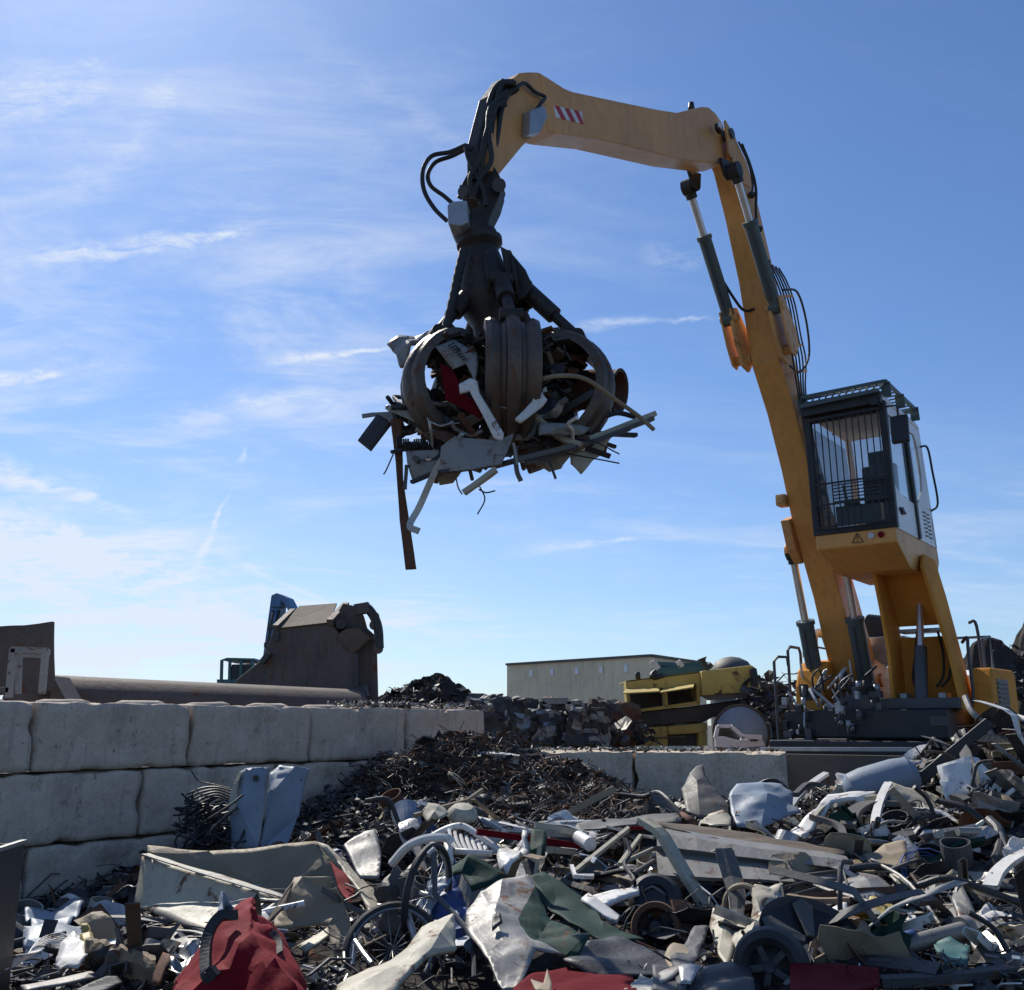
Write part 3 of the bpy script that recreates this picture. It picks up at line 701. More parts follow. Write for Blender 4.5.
for k in range(10): b.beam(rg(.05 + k * .085, -.04, z0 + .18), rg(.05 + k * .085, 1.04, z0 + .18), .015, .02)
for f in (.03, .4, .82): b.beam(rg(f, 1.04, z0 - .0), rg(f, 1.04, z0 + .19), .12, .02, hd); b.beam(rg(f, -.04, z0), rg(f, -.04, z0 + .19), .12, .02, hd)
cpart('roof_guard', b, M_green, 0)
b = MB(); b.loft([[L(2.36 + a, .93 + c_ - .13, z) for a, c_, z in [(0, .02, 5.18), (.0, .24, 5.18), (.08, .24, 5.2), (.08, .02, 5.2)]], [L(2.34 + a, .93 + c_ - .13, z) for a, c_, z in [(0, .02, 5.56), (.0, .24, 5.56), (.07, .24, 5.56), (.07, .02, 5.56)]]])
mir = cpart('mirror', b, M_blk, .02)
b = MB(); b.tube([cabp(.02, 1, 5.72), L(2.38, .92, 5.7), L(2.38, .92, 5.3)], .015, 8); cpart('mirror_arm', b, M_blk, 0, mir)
b = MB(); b.tube(catmull([cabp(.95, 1.0, 5.55), cabp(.95, 1.09, 5.52), cabp(.97, 1.1, 5.2), cabp(.99, 1.1, 4.75), cabp(.99, 1.0, 4.65)], 4), .016, 8); cpart('grab_handle', b, M_blk, 0)
b = MB(); b.box(cabp(-.06, .93, 5.76), (.13, .1, .1), Matrix.Rotation(MH.rotation_euler.z, 3, 'Z')); cpart('work_light', b, M_blk)
for s in (.70, .82):
    b = MB(); b.tube([cabp(-.002, s, 4.04), cabp(-.012, s, 4.04)], .04, 16); cpart('round_lamp', b, M_lamp if s < .8 else M_rd, 0)
b = MB(); t = [cabp(-.006, .46, 3.97), cabp(-.006, .60, 3.97), cabp(-.006, .53, 4.09)]
for i in range(3): b.beam(t[i], t[(i + 1) % 3], .008, .008)
b.beam(cabp(-.006, .53, 4.06), cabp(-.006, .53, 4.015), .01, .006); b.box(cabp(-.006, .53, 3.995), (.01, .01, .008)); tag(cpart('warning_triangle', b, M_blk, 0))
# seat and controls seen through the glass
b = MB(); b.box(cabp(.62, .5, 4.55), (.5, .5, .14), Matrix.Rotation(MH.rotation_euler.z, 3, 'Z')); b.box(cabp(.75, .5, 4.95), (.14, .48, .7), Matrix.Rotation(MH.rotation_euler.z, 3, 'Z')); b.box(cabp(.77, .5, 5.4), (.1, .26, .2), Matrix.Rotation(MH.rotation_euler.z, 3, 'Z'))
b.box(cabp(.62, .5, 4.3), (.35, .35, .35), Matrix.Rotation(MH.rotation_euler.z, 3, 'Z')); cpart('driver_seat', b, M_blk, .03)
b = MB()
for s in (.2, .8): b.box(cabp(.55, s, 4.7), (.4, .12, .1), Matrix.Rotation(MH.rotation_euler.z, 3, 'Z')); b.tube([cabp(.42, s, 4.7), cabp(.38, s, 4.92)], .022, 8)
b.box(cabp(.12, .8, 4.95), (.06, .18, .14), Matrix.Rotation(MH.rotation_euler.z, 3, 'Z')); b.box(cabp(.15, .5, 4.4), (.12, .6, .25), Matrix.Rotation(MH.rotation_euler.z, 3, 'Z')); cpart('console', b, M_dk, .01)
# ---- riser that carries the cab
b = MB()
CHK = [(1.12, 1.84), (1.12, 2.6), (1.3, 3.2), (1.5, 3.7), (1.3, 3.9), (.75, 3.9), (.6, 3.4), (.5, 2.6), (.45, 1.84)]
b.prism([L(u, .2, z) for u, z in CHK], lf * -.05)
rv = lambda z: .76 + (3.9 - z) / 2.06 * .27
n_ = len(CHK); b.add([L(u, rv(z), z) for u, z in CHK] + [L(u, rv(z) + .05, z) for u, z in CHK], [tuple(range(n_)), tuple(range(2 * n_ - 1, n_ - 1, -1))] + [(i, (i + 1) % n_, n_ + (i + 1) % n_, n_ + i) for i in range(n_)])
b.prism([L(u, .2, z) for u, z in [(.62, 3.85), (.55, 3.05), (.62, 3.0), (1.05, 3.6), (1.05, 3.85)]], lf * .58)
b.prism([L(u, .2, z) for u, z in [(.55, 2.85), (.50, 1.84), (.56, 1.84), (.61, 2.85)]], lf * .72)
riser = mp_('cab_riser', b, M_orm, None, .015)
b = MB(); b.box(L(.62, .54, 2.93), (.3, .62, .05), Matrix.Rotation(MH.rotation_euler.z, 3, 'Z')); mp_('riser_crosspiece', b, M_grn, riser)
for s in (.3, .8): b = MB(); b.box(L(.9, s, 1.95), (.3, .1, .24), Matrix.Rotation(MH.rotation_euler.z, 3, 'Z')); mp_('clevis', b, M_grn, riser)
tA, tB = L(.75, .56, 3.42), L(1.15, .56, 1.95); mm = tA.lerp(tB, .5)
b = MB(); b.tube([mm, tB], .085, 14); rc_ = mp_('riser_cylinder', b, M_dk, None, 0)
b = MB(); b.tube([tA, mm], .05, 14); mp_('piston_rod', b, M_chr, rc_, 0)
b = MB(); b.box(tA, (.16, .2, .16)); mp_('rod_eye', b, M_blk, rc_)
for s in (-.12, .16, .22):
    b = MB(); b.tube(catmull([L(.6, .56 + s, 2.9), L(.8, .6 + s * 1.3, 2.6), L(.85, .57 + s * 1.4, 2.3), L(.9, .55 + s, 2.15)], 5), .018, 7); mp_('hydraulic_hose', b, M_rub, riser, 0)
b = MB(); b.tube(catmull([L(.6, 1.02, 2.75), L(.75, 1.12, 2.8), L(.85, 1.14, 2.6), L(.85, 1.14, 2.0), L(.8, 1.05, 1.9)], 5), .022, 8)
b.tube(catmull([L(.2, 1.04, 3.05), L(.2, 1.14, 3.0), L(.2, 1.16, 2.2)], 5), .022, 8); mp_('handrail', b, M_dk, riser, 0)
# ---- upper carriage
RZ = Matrix.Rotation(MH.rotation_euler.z, 3, 'Z')
b = MB(); b.box(L(.0, -.13, 1.66), (3.0, 2.16, .38), RZ); deck = mp_('deck', b, M_blk, None, .03)
b = MB(); b.prism([L(u, 1.09, z) for u, z in [(.72, 1.5), (.72, 2.2), (.6, 2.40), (-.78, 2.42), (-.9, 2.3), (-.9, 1.5)]], lf * .27)
sc_ = mp_('side_cover', b, M_orm, None, .03)
b = MB(); b.prism([L(u, 1.362, z) for u, z in [(.42, 1.66), (.42, 2.26), (-.28, 2.26), (-.28, 1.66)]], lf * .006); vg = mp_('vent_grille', b, M_dk, sc_, 0)
b = MB()
for k in range(9): b.beam(L(.38, 1.374, 1.70 + k * .063), L(-.24, 1.374, 1.70 + k * .063), .012, .02)
mp_('grille_slats', b, M_blk, vg, 0)
b = MB(); b.prism([L(u, -.1, z) for u, z in [(-.2, 1.85), (-.2, 2.35), (-1.9, 2.5), (-2.2, 2.3), (-2.2, 1.6), (-1.0, 1.5)]], lf * 1.1)
mp_('engine_cover', b, M_whp, None, .03)
b = MB()                                      # rounded orange tank on the machine's right
b.prism([L(u, -1.22, z) for u, z in [(1.05, 1.86), (1.02, 2.2), (.9, 2.42), (.7, 2.55), (.3, 2.6), (-.5, 2.6), (-.6, 2.4), (-.6, 1.5), (.8, 1.5)]], lf * .42); tank = mp_('side_tank', b, M_orm, None, .04)
b = MB(); b.tube([L(1.02, -1.0, 2.08), L(1.07, -1.0, 2.08)], .085, 16); mp_('tank_cap', b, M_blk, tank, 0)
b = MB(); b.box(L(-1.5, -.4, 1.75), (.9, 1.7, .8), RZ); mp_('counterweight', b, M_dk, None, .08)
b = MB()                                      # boom foot brackets
for s in (-1, 1): b.prism([L(u, VB + s * .29, z) for u, z in [(.75, 1.84), (.55, 2.35), (.1, 2.6), (-.5, 2.5), (-.8, 1.84)]], lf * .05 * s)
b.tube([L(-.05, VB - .38, 2.3), L(-.05, VB + .38, 2.3)], .1, 14)
mp_('boom_foot', b, M_or, deck)
for s in (-1, 1):                             # valve fittings at the lift cylinders
    b = MB()
    c = L(.95, VB + s * .36, 2.0)
    for k in range(4): b.box(c + V(U(-.06, .06), U(-.06, .06), .0 + k * -.09), (U(.06, .14), U(.06, .12), U(.05, .09)), RZ)
    b.tube(catmull([c, c + hd * .12 + V(0, 0, .15), c + V(0, 0, .25) - lf * .1, c + V(0, 0, .55) - lf * .13], 5), .016, 7)
    b.tube(catmull([c - lf * .05, c + hd * .1 - lf * .1 + V(0, 0, -.1), c - lf * .2 + V(0, 0, .1)], 5), .016, 7)
    mp_('valve_fitting', b, M_grn, deck, .005)
b = MB()
for k in range(7):
    x0 = 864 + k * 3; b.tube(catmull([P(x0, 668, 15.6), P(x0, 640, 15.6), P(x0 + 1, 622, 15.6), P(x0 + 6, 616 + k * .3, 15.7), P(x0 + 12 - k, 624, 15.8), P(885, 650, 15.9), P(885, 672, 15.9)], 6), .03, 8)
mp_('hose_bundle', b, M_rub, deck, 0)
b = MB()
def rail(pts, r=.022): b.tube(pts, r, 8)
rail([L(1.0, -1.3, 1.5), L(1.0, -1.3, 2.72), L(.9, -1.3, 2.78), L(.55, -1.3, 2.78), L(.5, -1.3, 2.7), L(.5, -1.3, 1.6)]); rail([L(1.25, -1.42, 1.2), L(1.25, -1.42, 2.55), L(1.2, -1.38, 2.62), L(1.05, -1.3, 2.62), L(1.02, -1.3, 2.5)])
rail([L(.2, -1.2, 2.62), L(.2, -1.2, 3.0), L(-1.6, -1.2, 3.0), L(-1.6, -1.2, 2.6)]); rail([L(.2, -1.2, 3.0), L(.2, -.95, 3.0), L(.2, -.95, 2.6)]); rail([L(.2, -1.2, 2.82), L(-1.6, -1.2, 2.82)], .016)
rail([L(-1.6, -1.2, 3.0), L(-1.8, .9, 3.0), L(-1.8, .9, 2.5)]); rail([L(-1.0, .95, 2.4), L(-1.0, .95, 2.9), L(-1.8, .9, 3.0)])
mp_('handrail', b, M_dk, deck, 0)
b = MB(); b.tube(catmull([L(.6, -1.05, 2.6), L(.55, -1.05, 2.95), L(.3, -1.0, 3.0), L(.15, -.98, 2.8)], 5), .06, 10); b.box(L(.75, -1.05, 2.68), (.14, .2, .12), RZ); b.box(L(-.6, -.4, 2.75), (.8, .9, .4), RZ); mp_('air_intake', b, M_grn, deck, .01)
b = MB()
for v in (-1.12, -1.02): b.tube([L(1.51, v, 1.56), L(1.53, v, 1.56)], .035, 12)
mp_('marker_light', b, M_lamp, deck, 0)
for k in range(34):
    b = MB(); c = L(1.55 + U(-.5, .1), VB + U(-.45, .75), 1.86 + U(-.05, .3)); ty = k % 3
    if ty == 0: b.box(c, (U(.05, .16), U(.05, .16), U(.05, .18)), RZ)
    elif ty == 1: b.tube(catmull([c, c + hd * .1 + V(0, 0, U(.05, .2)), c + hd * U(-.1, .15) + lf * U(-.2, .2) + V(0, 0, U(.1, .35)), c + lf * U(-.25, .25)], 5), U(.012, .022), 7)
    else: b.tube([c, c + V(0, 0, U(.08, .25))], U(.02, .05), 10)
    mp_('valve_fitting', b, [M_grn, M_rub, M_dk, M_blk][k % 4], deck, .004 if ty == 0 else 0)
for k in range(30):
    b = MB(); c = L(1.56 + U(0, .06), VB + random.choice((-.36, .36)) + U(-.16, .16), U(1.5, 2.05)); ty = k % 3
    if ty == 0: b.box(c, (U(.06, .12), U(.05, .12), U(.05, .14)), RZ)
    elif ty == 1: b.tube(catmull([c, c + hd * .07 + V(0, 0, U(.05, .1)), c + hd * U(0, .08) + lf * U(-.12, .12) + V(0, 0, U(.1, .3))], 5), U(.01, .018), 7)
    else: b.tube([c, c + V(0, 0, U(.06, .14))], U(.02, .04), 10)
    mp_('valve_fitting', b, [M_grn, M_dk, M_grn, M_blk][k % 4], deck, .004 if ty == 0 else 0)
b = MB()
b.box(L(1.51, .85, 1.7), (.02, .22, .12), RZ); mp_('deck_seam', b, M_dk, deck, 0)
b = MB(); b.box(L(1.0, .55, 1.93), (.5, 1.0, .14), RZ); b.box(L(1.1, -.3, 1.95), (.5, .5, .2), RZ); mp_('deck_plate', b, M_dk, deck, .01)
# ---- undercarriage
b = MB(); b.tube([L(0, 0, 1.2), L(0, 0, 1.5)], .75, 28); b.box(L(0, 0, 1.0), (4.6, 1.4, .5), RZ); b.box(L(1.3, -.25, 1.22), (1.2, 2.1, .46), RZ)  # the last, wide box is added to darken the gap under the deck
uc = mp_('undercarriage', b, M_blk, None, .03)
b = MB(); b.box(L(2.25, -.2, .95), (.12, 2.3, .66), RZ); b.beam(L(2.35, -1.35, .72), L(2.3, 1.1, .72), .05, .05)
b.tube(catmull([L(2.4, -1.3, 1.28), L(2.5, -1.05, 1.15), L(2.5, -.9, .95), L(2.45, -.85, .6)], 5), .03, 8); b.tube([L(2.32, -.05, 1.05), L(2.33, -.05, 1.05)], .05, 10)
mp_('dozer_blade', b, M_gr, uc, .01)
b = MB(); b.beam(L(2.42, -1.2, 1.34), L(2.36, .72, 1.36), .06, .05); mp_('blade_rail', b, M_grn, uc, .005)
for u in (1.5, -1.5):
    for v in (-1.15, 1.15):
        b = MB(); b.lathe([(.25, -.2), (.5, -.2), (.56, -.14), (.58, 0), (.56, .14), (.5, .2), (.25, .2)], L(u, v, .56), lf, 28); wh = mp_('wheel', b, M_rub, uc, 0)
        b = MB(); b.lathe([(.001, -.12), (.2, -.12), (.28, -.19), (.28, .19), (.2, .12), (.001, .12)], L(u, v, .56), lf, 20); mp_('rim', b, M_dk, wh, 0)
# ================================================================== BACKGROUND THINGS
def pxprism(pts, D, depth, tilt=0):
    """solid whose near face stands at distance D (metres) and which runs back by depth"""
    b = MB(); q = [P(x, y, D) for x, y in pts]; b.prism(q, V(tilt, depth, 0)); return b
def sub_noise(o, cuts, amp, sc_=3.0):
    """cut a mesh finer and dent it"""
    bm = bmesh.new(); bm.from_mesh(o.data)
    bmesh.ops.triangulate(bm, faces=[f for f in bm.faces if len(f.verts) > 4])
    bmesh.ops.subdivide_edges(bm, edges=bm.edges, cuts=cuts, use_grid_fill=True)
    for v in bm.verts:
        q = v.co + o.location
        v.co += noise.noise_vector(q * sc_) * amp + noise.noise_vector(q * sc_ * 3.1) * amp * .4
    bm.to_mesh(o.data); bm.free()
def rebase(root, lab=None): pass

# grey warehouse
D0 = 40.0
def S(px, py, D): return P(px, py, D)
A_ = S(507, 666, 46); B_ = S(651, 656.5, 40); C_ = S(705, 665.5, 45)
bw = thing('warehouse', V(B_.x, B_.y, 0), 0, 'long plain grey warehouse with a row of small white vents', 'building')
hgt = B_.z; A_.z = hgt; C_.z = hgt
E_ = C_ + (A_ - B_)
b = MB(); base = [V(q.x, q.y, -.5) for q in (A_, B_, C_, E_)]; top = [V(q.x, q.y, hgt) for q in (A_, B_, C_, E_)]
b.loft([base, top]); wl = part('wall', b, M_bld, bw)
b = MB(); e = (A_ - B_).normalized(); e2 = (C_ - B_).normalized()
b.beam(A_ + V(0, 0, .04), B_ + V(0, 0, .04), .2, .1); b.beam(B_ + V(0, 0, .04), C_ + V(0, 0, .04), .2, .1); part('roof_edge', b, M_gr, bw)
out_ = V(e.y, -e.x, 0); out_ = out_ if out_.y < 0 else -out_
for f in (.19, .345, .52, .685, .845):
    b = MB(); c = B_.lerp(A_, 1 - f) + V(0, 0, -.42); b.prism([c + out_ * .05 - e * .09 + V(0, 0, -.14), c + out_ * .05 + e * .09 + V(0, 0, -.14), c + out_ * .05 + e * .09 + V(0, 0, .14), c + out_ * .05 - e * .09 + V(0, 0, .14)], -out_ * .04)
    part('vent', b, M_whp, bw)
b = MB()

# grey domed tank
t = thing('domed_tank', V(*P(733, 700, 33).xy, 0), 0, 'grey rounded tank top rising behind the yellow wreck', 'tank')
c = P(733, 690, 33)
R_ = .75
b = MB(); b.lathe([(R_, -2.8), (R_, 0.35), (R_ * .92, .62), (R_ * .7, .85), (R_ * .35, .98), (.01, 1.02)], V(c.x, c.y, P(733, 656.5, 33).z - 1.02), seg=32); part('tank_shell', b, M_gr, t)
b = MB(); b.torus(V(c.x, c.y, P(733, 656.5, 33).z - .68), V(0, 0, 1), R_ + .01, .03, 32, 6); part('rim_band', b, M_dg, t)

# rusty hopper / shear
t = thing('scrap_shear', V(*P(310, 705, 19).xy, 0), 0, 'big dark rusty scrap shear housing with sloped lid behind the wall', 'scrap shear')
Dh = 19.0
b = MB(); b.prism([cH(*p, Dh) for p in [(150, 440), (180, 352), (255, 292), (278, 250), (300, 190), (330, 178), (480, 165), (560, 262), (566, 440)]], V(-.75, 3.0, 0)); hs = part('housing', b, M_rub2, t, bevel=.02)
b = MB(); b.add([cH(310, 186, Dh - .05), cH(476, 167, Dh - .05), cH(502, 106, Dh + .9), cH(382, 115, Dh + .9), cH(318, 192, Dh), cH(476, 174, Dh), cH(502, 112, Dh + .95), cH(386, 122, Dh + .95)], [(0, 1, 2, 3), (7, 6, 5, 4), (0, 4, 5, 1), (1, 5, 6, 2), (2, 6, 7, 3), (3, 7, 4, 0)]); part('lid', b, M_br, t)
b = MB(); b.prism([cH(*p, Dh + .25) for p in [(486, 166), (522, 106), (574, 118), (590, 150), (600, 186), (630, 214), (636, 440), (560, 440), (556, 262)]], V(-.5, 2.2, 0)); part('end_housing', b, M_rub2, t, bevel=.02)
b = MB(); b.prism([cH(*p, Dh - .06) for p in [(498, 212), (528, 188), (572, 186), (610, 218), (556, 266), (530, 250)]], V(0, .3, 0)); part('wear_plate', b, M_br, t, bevel=.015)
b = MB(); b.beam(cH(480, 168, Dh - .08), cH(532, 112, Dh + .7), .14, .12); b.beam(cH(306, 186, Dh - .04), cH(362, 132, Dh + .8), .12, .12); part('edge_rib', b, M_rub2, t, bevel=.01)
b = MB(); b.tube(catmull([cH(585, 118, Dh + .1), cH(602, 124, Dh), cH(622, 152, Dh), cH(634, 188, Dh), (cH(638, 250, Dh))], 6), .09, 10); part('hose', b, M_bk, t)
b = MB()
for y in (150, 176, 214, 252): b.tube([cH(634 if y > 180 else 622, y, Dh - .06), cH(634 if y > 180 else 622, y, Dh + .06)], .10, 10)
b.beam(cH(606, 120, Dh), cH(560, 128, Dh), .2, .2); part('pipe_flange', b, M_rub2, t)
b = MB(); b.beam(cH(563, 268, Dh - .08), cH(566, 400, Dh - .08), .08, .06); b.beam(cH(560, 396, Dh - .08), cH(600, 385, Dh - .08), .3, .2); part('corner_strip', b, M_dg, t)
b = MB(); b.tube([cH(515, 172, Dh - .1), cH(515, 180, Dh + .3)], .1, 14); part('port', b, M_bk, t)
b = MB(); b.beam(cH(290, 266, Dh - .02), cH(266, 296, Dh - .02), .3, .1); part('bolted_bracket', b, M_dg, t, bevel=.005)
b = MB(); b.box(cH(312, 212, Dh - .03), (.08, .08, .18)); part('bolted_bracket', b, M_dg, t, bevel=.005)

# long rusty trough behind the wall
b = MB(); p0, p1 = P(20, 694, 13.4), P(352, 706, 17.9); p0 = V(p0.x, p0.y, 1.74); p1 = V(p1.x, p1.y, 1.69)
dr = (p1 - p0).normalized(); n_ = V(dr.y, -dr.x, 0); rings = []
for k in range(15):
    q = p0.lerp(p1, k / 14); ring = []
    for a in range(12):
        th = pi * 2 * a / 12; rr = .58; ring.append(q + n_ * cos(th) * rr + V(0, 0, sin(th) * rr))
    rings.append(ring)
b.loft(rings, 0, True)
tr = b.build('steel_pipe', M_ru, bevel=0); tag(tr, 'long fat rusty steel pipe lying behind the top of the long wall', 'pipe')

# rusty steel screen and pale frame at the far left
b = pxprism([(-60, 640), (-4, 627), (52, 622), (51.5, 690), (-60, 700)], 12.6, .06, .01); o = b.build('steel_plate', M_ru, bevel=0)
tag(o, 'upright rusty steel sheet at the far left behind the wall', 'steel plate'); sub_noise(o, 3, .015)
b = pxprism([(53, 676), (66, 700), (50, 700)], 13.0, .5); tag(b.build('gusset_plate', M_rub2), 'small dark triangular plate between rusty sheet and long pipe', 'steel plate')
t = thing('metal_stand', V(*P(25, 697, 10.3).xy, 1.87), 0, 'pale worn square-tube frame standing on the long concrete wall', 'stand')
Df = 10.2
b = MB()
tp0, tp1 = cA(0, 0, Df), 0
def fr(x, y, d=0): return P(x / 3.193, 600 + y / 3.193, Df + d)
b.beam(fr(42, 156), fr(28, 312), .06, .05, V(0, 1, 0)); part('frame_leg', b, M_lg, t); b = MB(); b.beam(fr(146, 160), fr(134, 300), .06, .05, V(0, 1, 0)); part('frame_leg', b, M_lg, t)
b = MB(); b.beam(fr(38, 158), fr(150, 162), .05, .06); part('top_rail', b, M_lg, t); b = MB(); b.beam(fr(60, 176, .02), fr(134, 180, .02), .04, .035); part('cross_rail', b, M_lg, t)
b = MB(); b.beam(fr(42, 158), fr(62, 168, .5), .05, .05); b.beam(fr(62, 168, .5), fr(58, 300, .5), .05, .05, V(0, 1, 0)); b.beam(fr(146, 162), fr(152, 168, .5), .05, .05); part('rear_frame', b, M_lg, t)
b = MB(); b.beam(fr(-40, 282), fr(30, 288), .05, .05); tag(b.build('steel_bar', M_gr), 'short grey bar end sticking out left of the pale frame', 'bar')

# blue crane arm and its green cab far behind
t = thing('material_handler', V(*P(255, 700, 26).xy, 0), 0, 'distant blue crane with dark green cab behind the rusty shear', 'excavator')
Dc = 26.0
b = MB(); b.prism([cH(*p, Dc) for p in [(236, 420), (260, 310), (286, 120), (291, 84), (318, 84), (314, 130), (290, 300), (275, 420)]], V(.1, .5, 0)); bm_ = part('boom', b, M_blu, t, bevel=.02)
b = MB(); b.prism([cH(*p, Dc - .1) for p in [(290, 100), (292, 80), (308, 73), (326, 80), (342, 88), (364, 132), (352, 145), (334, 108), (322, 98), (318, 118), (292, 118)]], V(.1, .4, 0)); part('arm', b, M_blu, t, bevel=.02)
for k in range(3):
    b = MB(); b.tube([cH(276 + k * 9 - 4, 300, Dc - .1), cH(300 + k * 8, 130, Dc - .1)], .045, 8); part('hydraulic_pipe', b, M_bk if k != 1 else M_blu, t)
b = MB(); b.beam(cH(282, 182, Dc - .1), cH(318, 182, Dc - .1), .1, .12); b.beam(cH(270, 240, Dc - .1), cH(306, 240, Dc - .1), .1, .12); part('pipe_clamp', b, M_dg, t)
cb = MB(); cb.prism([cH(*p, Dc + .5) for p in [(128, 288), (150, 280), (238, 282), (240, 290)]], V(0, 1.6, 0))
cabb = part('cab_roof', cb, M_teal, t, bevel=.01)
b = MB()
for x in (134, 160, 196, 232): b.beam(cH(x, 288, Dc + .5), cH(x - 2, 365, Dc + .5), .07, .07, V(0, 1, 0)); b.beam(cH(x, 288, Dc + 2), cH(x - 2, 365, Dc + 2), .07, .07, V(0, 1, 0))
b.prism([cH(*p, Dc + .5) for p in [(118, 372), (118, 350), (240, 350), (240, 372)]], V(0, 1.6, 0)); part('cab_frame', b, M_teal, t)
b = MB(); b.prism([cH(*p, Dc + .5) for p in [(165, 302), (236, 300), (240, 352), (160, 352)]], V(0, 1.0, 0)); part('cab_body', b, M_bk, t, bevel=.02)

# ---- yellow wreck
Dy = 19.0
t = thing('wrecked_truck_body', V(*P(695, 745, Dy).xy, 0), 0, 'faded yellow truck body tilted above other wrecks behind the low wall', 'wreck')
b = MB()
def yb(p, q, w=.1, h=.5, m=0): b.beam(cBk(*p, Dy), cBk(*q, Dy), h, w, V(0, 0, 1), m)
def yq(pts, off=.05, dd=0): b.prism([cBk(*p, Dy + dd) for p in pts], V(0, off, 0))
yq([(498, 208), (750, 177), (752, 216), (500, 246)], .4); yq([(510, 308), (636, 292), (745, 276), (746, 290), (510, 318)], .4)
yq([(498, 246), (510, 244), (516, 310), (506, 318)], .4); yq([(628, 236), (638, 234), (642, 296), (632, 297)], .3); yq([(738, 218), (752, 216), (752, 288), (742, 288)], .4)
yb1 = part('side_panel', b, M_yel, t)
b = MB(); yq([(500, 208), (750, 177), (748, 290), (510, 318)], .02, 1.3); part('interior_shade_sheet', b, M_bk, t)  # black sheet added behind the windows, its colour stands for the dark interior
b = MB(); yq([(500, 207), (750, 176), (750, 180), (500, 211)], 1.35); part('roof_panel', b, M_yel, t)
for x0, x1, y0, y1 in ((487, 615, 243, 234), (614, 732, 240, 220)):
    b = MB(); b.add([cBk(x0 + 12, y0 - 8, Dy), cBk(x1, y1 - 6, Dy), cBk(x1 - 4, y1 + 8, Dy - .6), cBk(x0, y0 + 6, Dy - .6)] + [cBk(x0 + 12, y0 - 3, Dy), cBk(x1, y1 - 1, Dy), cBk(x1 - 4, y1 + 12, Dy - .6), cBk(x0, y0 + 10, Dy - .6)], [(0, 1, 2, 3), (7, 6, 5, 4), (0, 3, 7, 4), (2, 1, 5, 6), (3, 2, 6, 7), (1, 0, 4, 5)])
    o = part('window_flap', b, M_yel, t)
b = MB(); yq([(757, 174), (928, 154), (946, 168), (955, 232), (940, 246), (757, 258)], 1.2, -.15); o = part('rear_panel', b, M_yel, t, bevel=.02)
b = MB(); b.tube([cBk(932, 168, Dy - .2), cBk(938, 200, Dy - .25), cBk(932, 260, Dy - .2), cBk(946, 290, Dy - .2)], .07, 8); part('door_seal', b, M_bk, t)
b = MB(); yq([(506, 318), (745, 292), (950, 262), (985, 300), (960, 330), (800, 330), (760, 350), (520, 366)], .9, .15); part('chassis', b, M_bk, t, bevel=.02)
b = MB(); yq([(757, 258), (940, 246), (930, 262), (780, 274)], .1, -.1); b2_ = part('bent_trim', b, M_gr, t)
t2 = thing('wrecked_yellow_cab', V(*P(660, 745, Dy).xy, 0), 0, 'crushed faded yellow cab lying low beneath the tilted yellow body', 'wreck')
b = MB(); yq([(514, 370), (640, 362), (642, 430), (514, 430)], 1.0); yq([(640, 362), (776, 350), (776, 384), (642, 392)], 1.0); yq([(748, 384), (776, 384), (776, 430), (748, 430)], 1.0); part('cab_panel', b, M_yel, t2, bevel=.03)
b = MB(); yq([(640, 388), (750, 384), (750, 430), (640, 430)], .7, .25); part('cab_interior', b, M_bk, t2)
b = MB(); b.beam(cBk(560, 404, Dy - .03), cBk(700, 398, Dy - .03), .02, .03); part('trim_strip', b, M_br, t2)
# teal pallet / beam on top
b = MB()
for k in range(5): b.beam(cBk(586, 186 - k * 7, Dy + .3 + k * .2), cBk(782, 165 - k * 3, Dy + .3 + k * .2), .12, .10)
b.beam(cBk(592, 150, Dy + .9), cBk(780, 158, Dy + .9), .3, .08)
tag(b.build('stacked_ribbed_frame', M_teal), 'dark teal ribbed metal frame lying on top of the yellow body', 'metal frame')
b = MB(); b.tube(catmull([cBk(598, 176, Dy), cBk(586, 190, Dy - .1), cBk(600, 196, Dy), cBk(625, 188, Dy)], 5), .05, 8); tag(b.build('bent_tube', M_bk), 'black bent tube looped over the corner of the yellow body', 'tube')
b = MB(); b.beam(cBk(586, 140, Dy + .2), cBk(608, 168, Dy + .2), .08, .12); b.beam(cBk(675, 140, Dy + .2), cBk(690, 160, Dy + .2), .08, .1); tag(b.build('white_bracket', M_w), 'small white brackets on the teal frame above the yellow body', 'bracket', kind='stuff')
b = MB(); b.tube([cBk(757, 130, Dy), cBk(762, 142, Dy), cBk(775, 168, Dy)], [.1, .05, .05], 8); b.tube([cBk(790, 150, Dy), cBk(778, 162, Dy)], .06, 8); tag(b.build('lever_arm', M_dg), 'short dark lever sticking up by the grey dome', 'lever')
b = MB(); b.tube([cBk(537, 178, Dy + .1), cBk(540, 202, Dy + .1)], .05, 8); tag(b.build('exhaust_stub', M_bk), 'tiny black stub standing on the left end of the yellow body', 'pipe')
# white round tank end with a car door leaning on it
t = thing('round_tank', V(*P(740, 745, 18.6).xy, 0), 0, 'pale round tank lying with its dished end towards the camera', 'tank')
c = P(741, 733, 18.3); R2 = .46
b = MB(); b.lathe([(.001, -.10), (R2 * .5, -.075), (R2 * .85, -.02), (R2, .03), (R2 * 1.02, .08), (R2 * 1.02, .9), (.001, .9)], c, V(.35, 1, 0), 36); part('tank_shell', b, M_bg, t)
b = MB(); b.torus(c + V(.03, .1, 0), V(.35, 1, 0), R2 * 1.06, .035, 36, 8); part('rim_band', b, M_br, t)
t = thing('loose_car_door', V(*P(742, 745, 17.2).xy, 1.2), 0, 'crumpled white car door with empty window leaning on the round tank', 'car door')
Dd = 17.4
b = MB(); yv = lambda x, y, d=0: cBk(x, y, Dd + d)
outer = [(802, 372), (815, 358), (860, 360), (915, 392), (965, 398), (975, 430), (905, 436), (805, 434)]
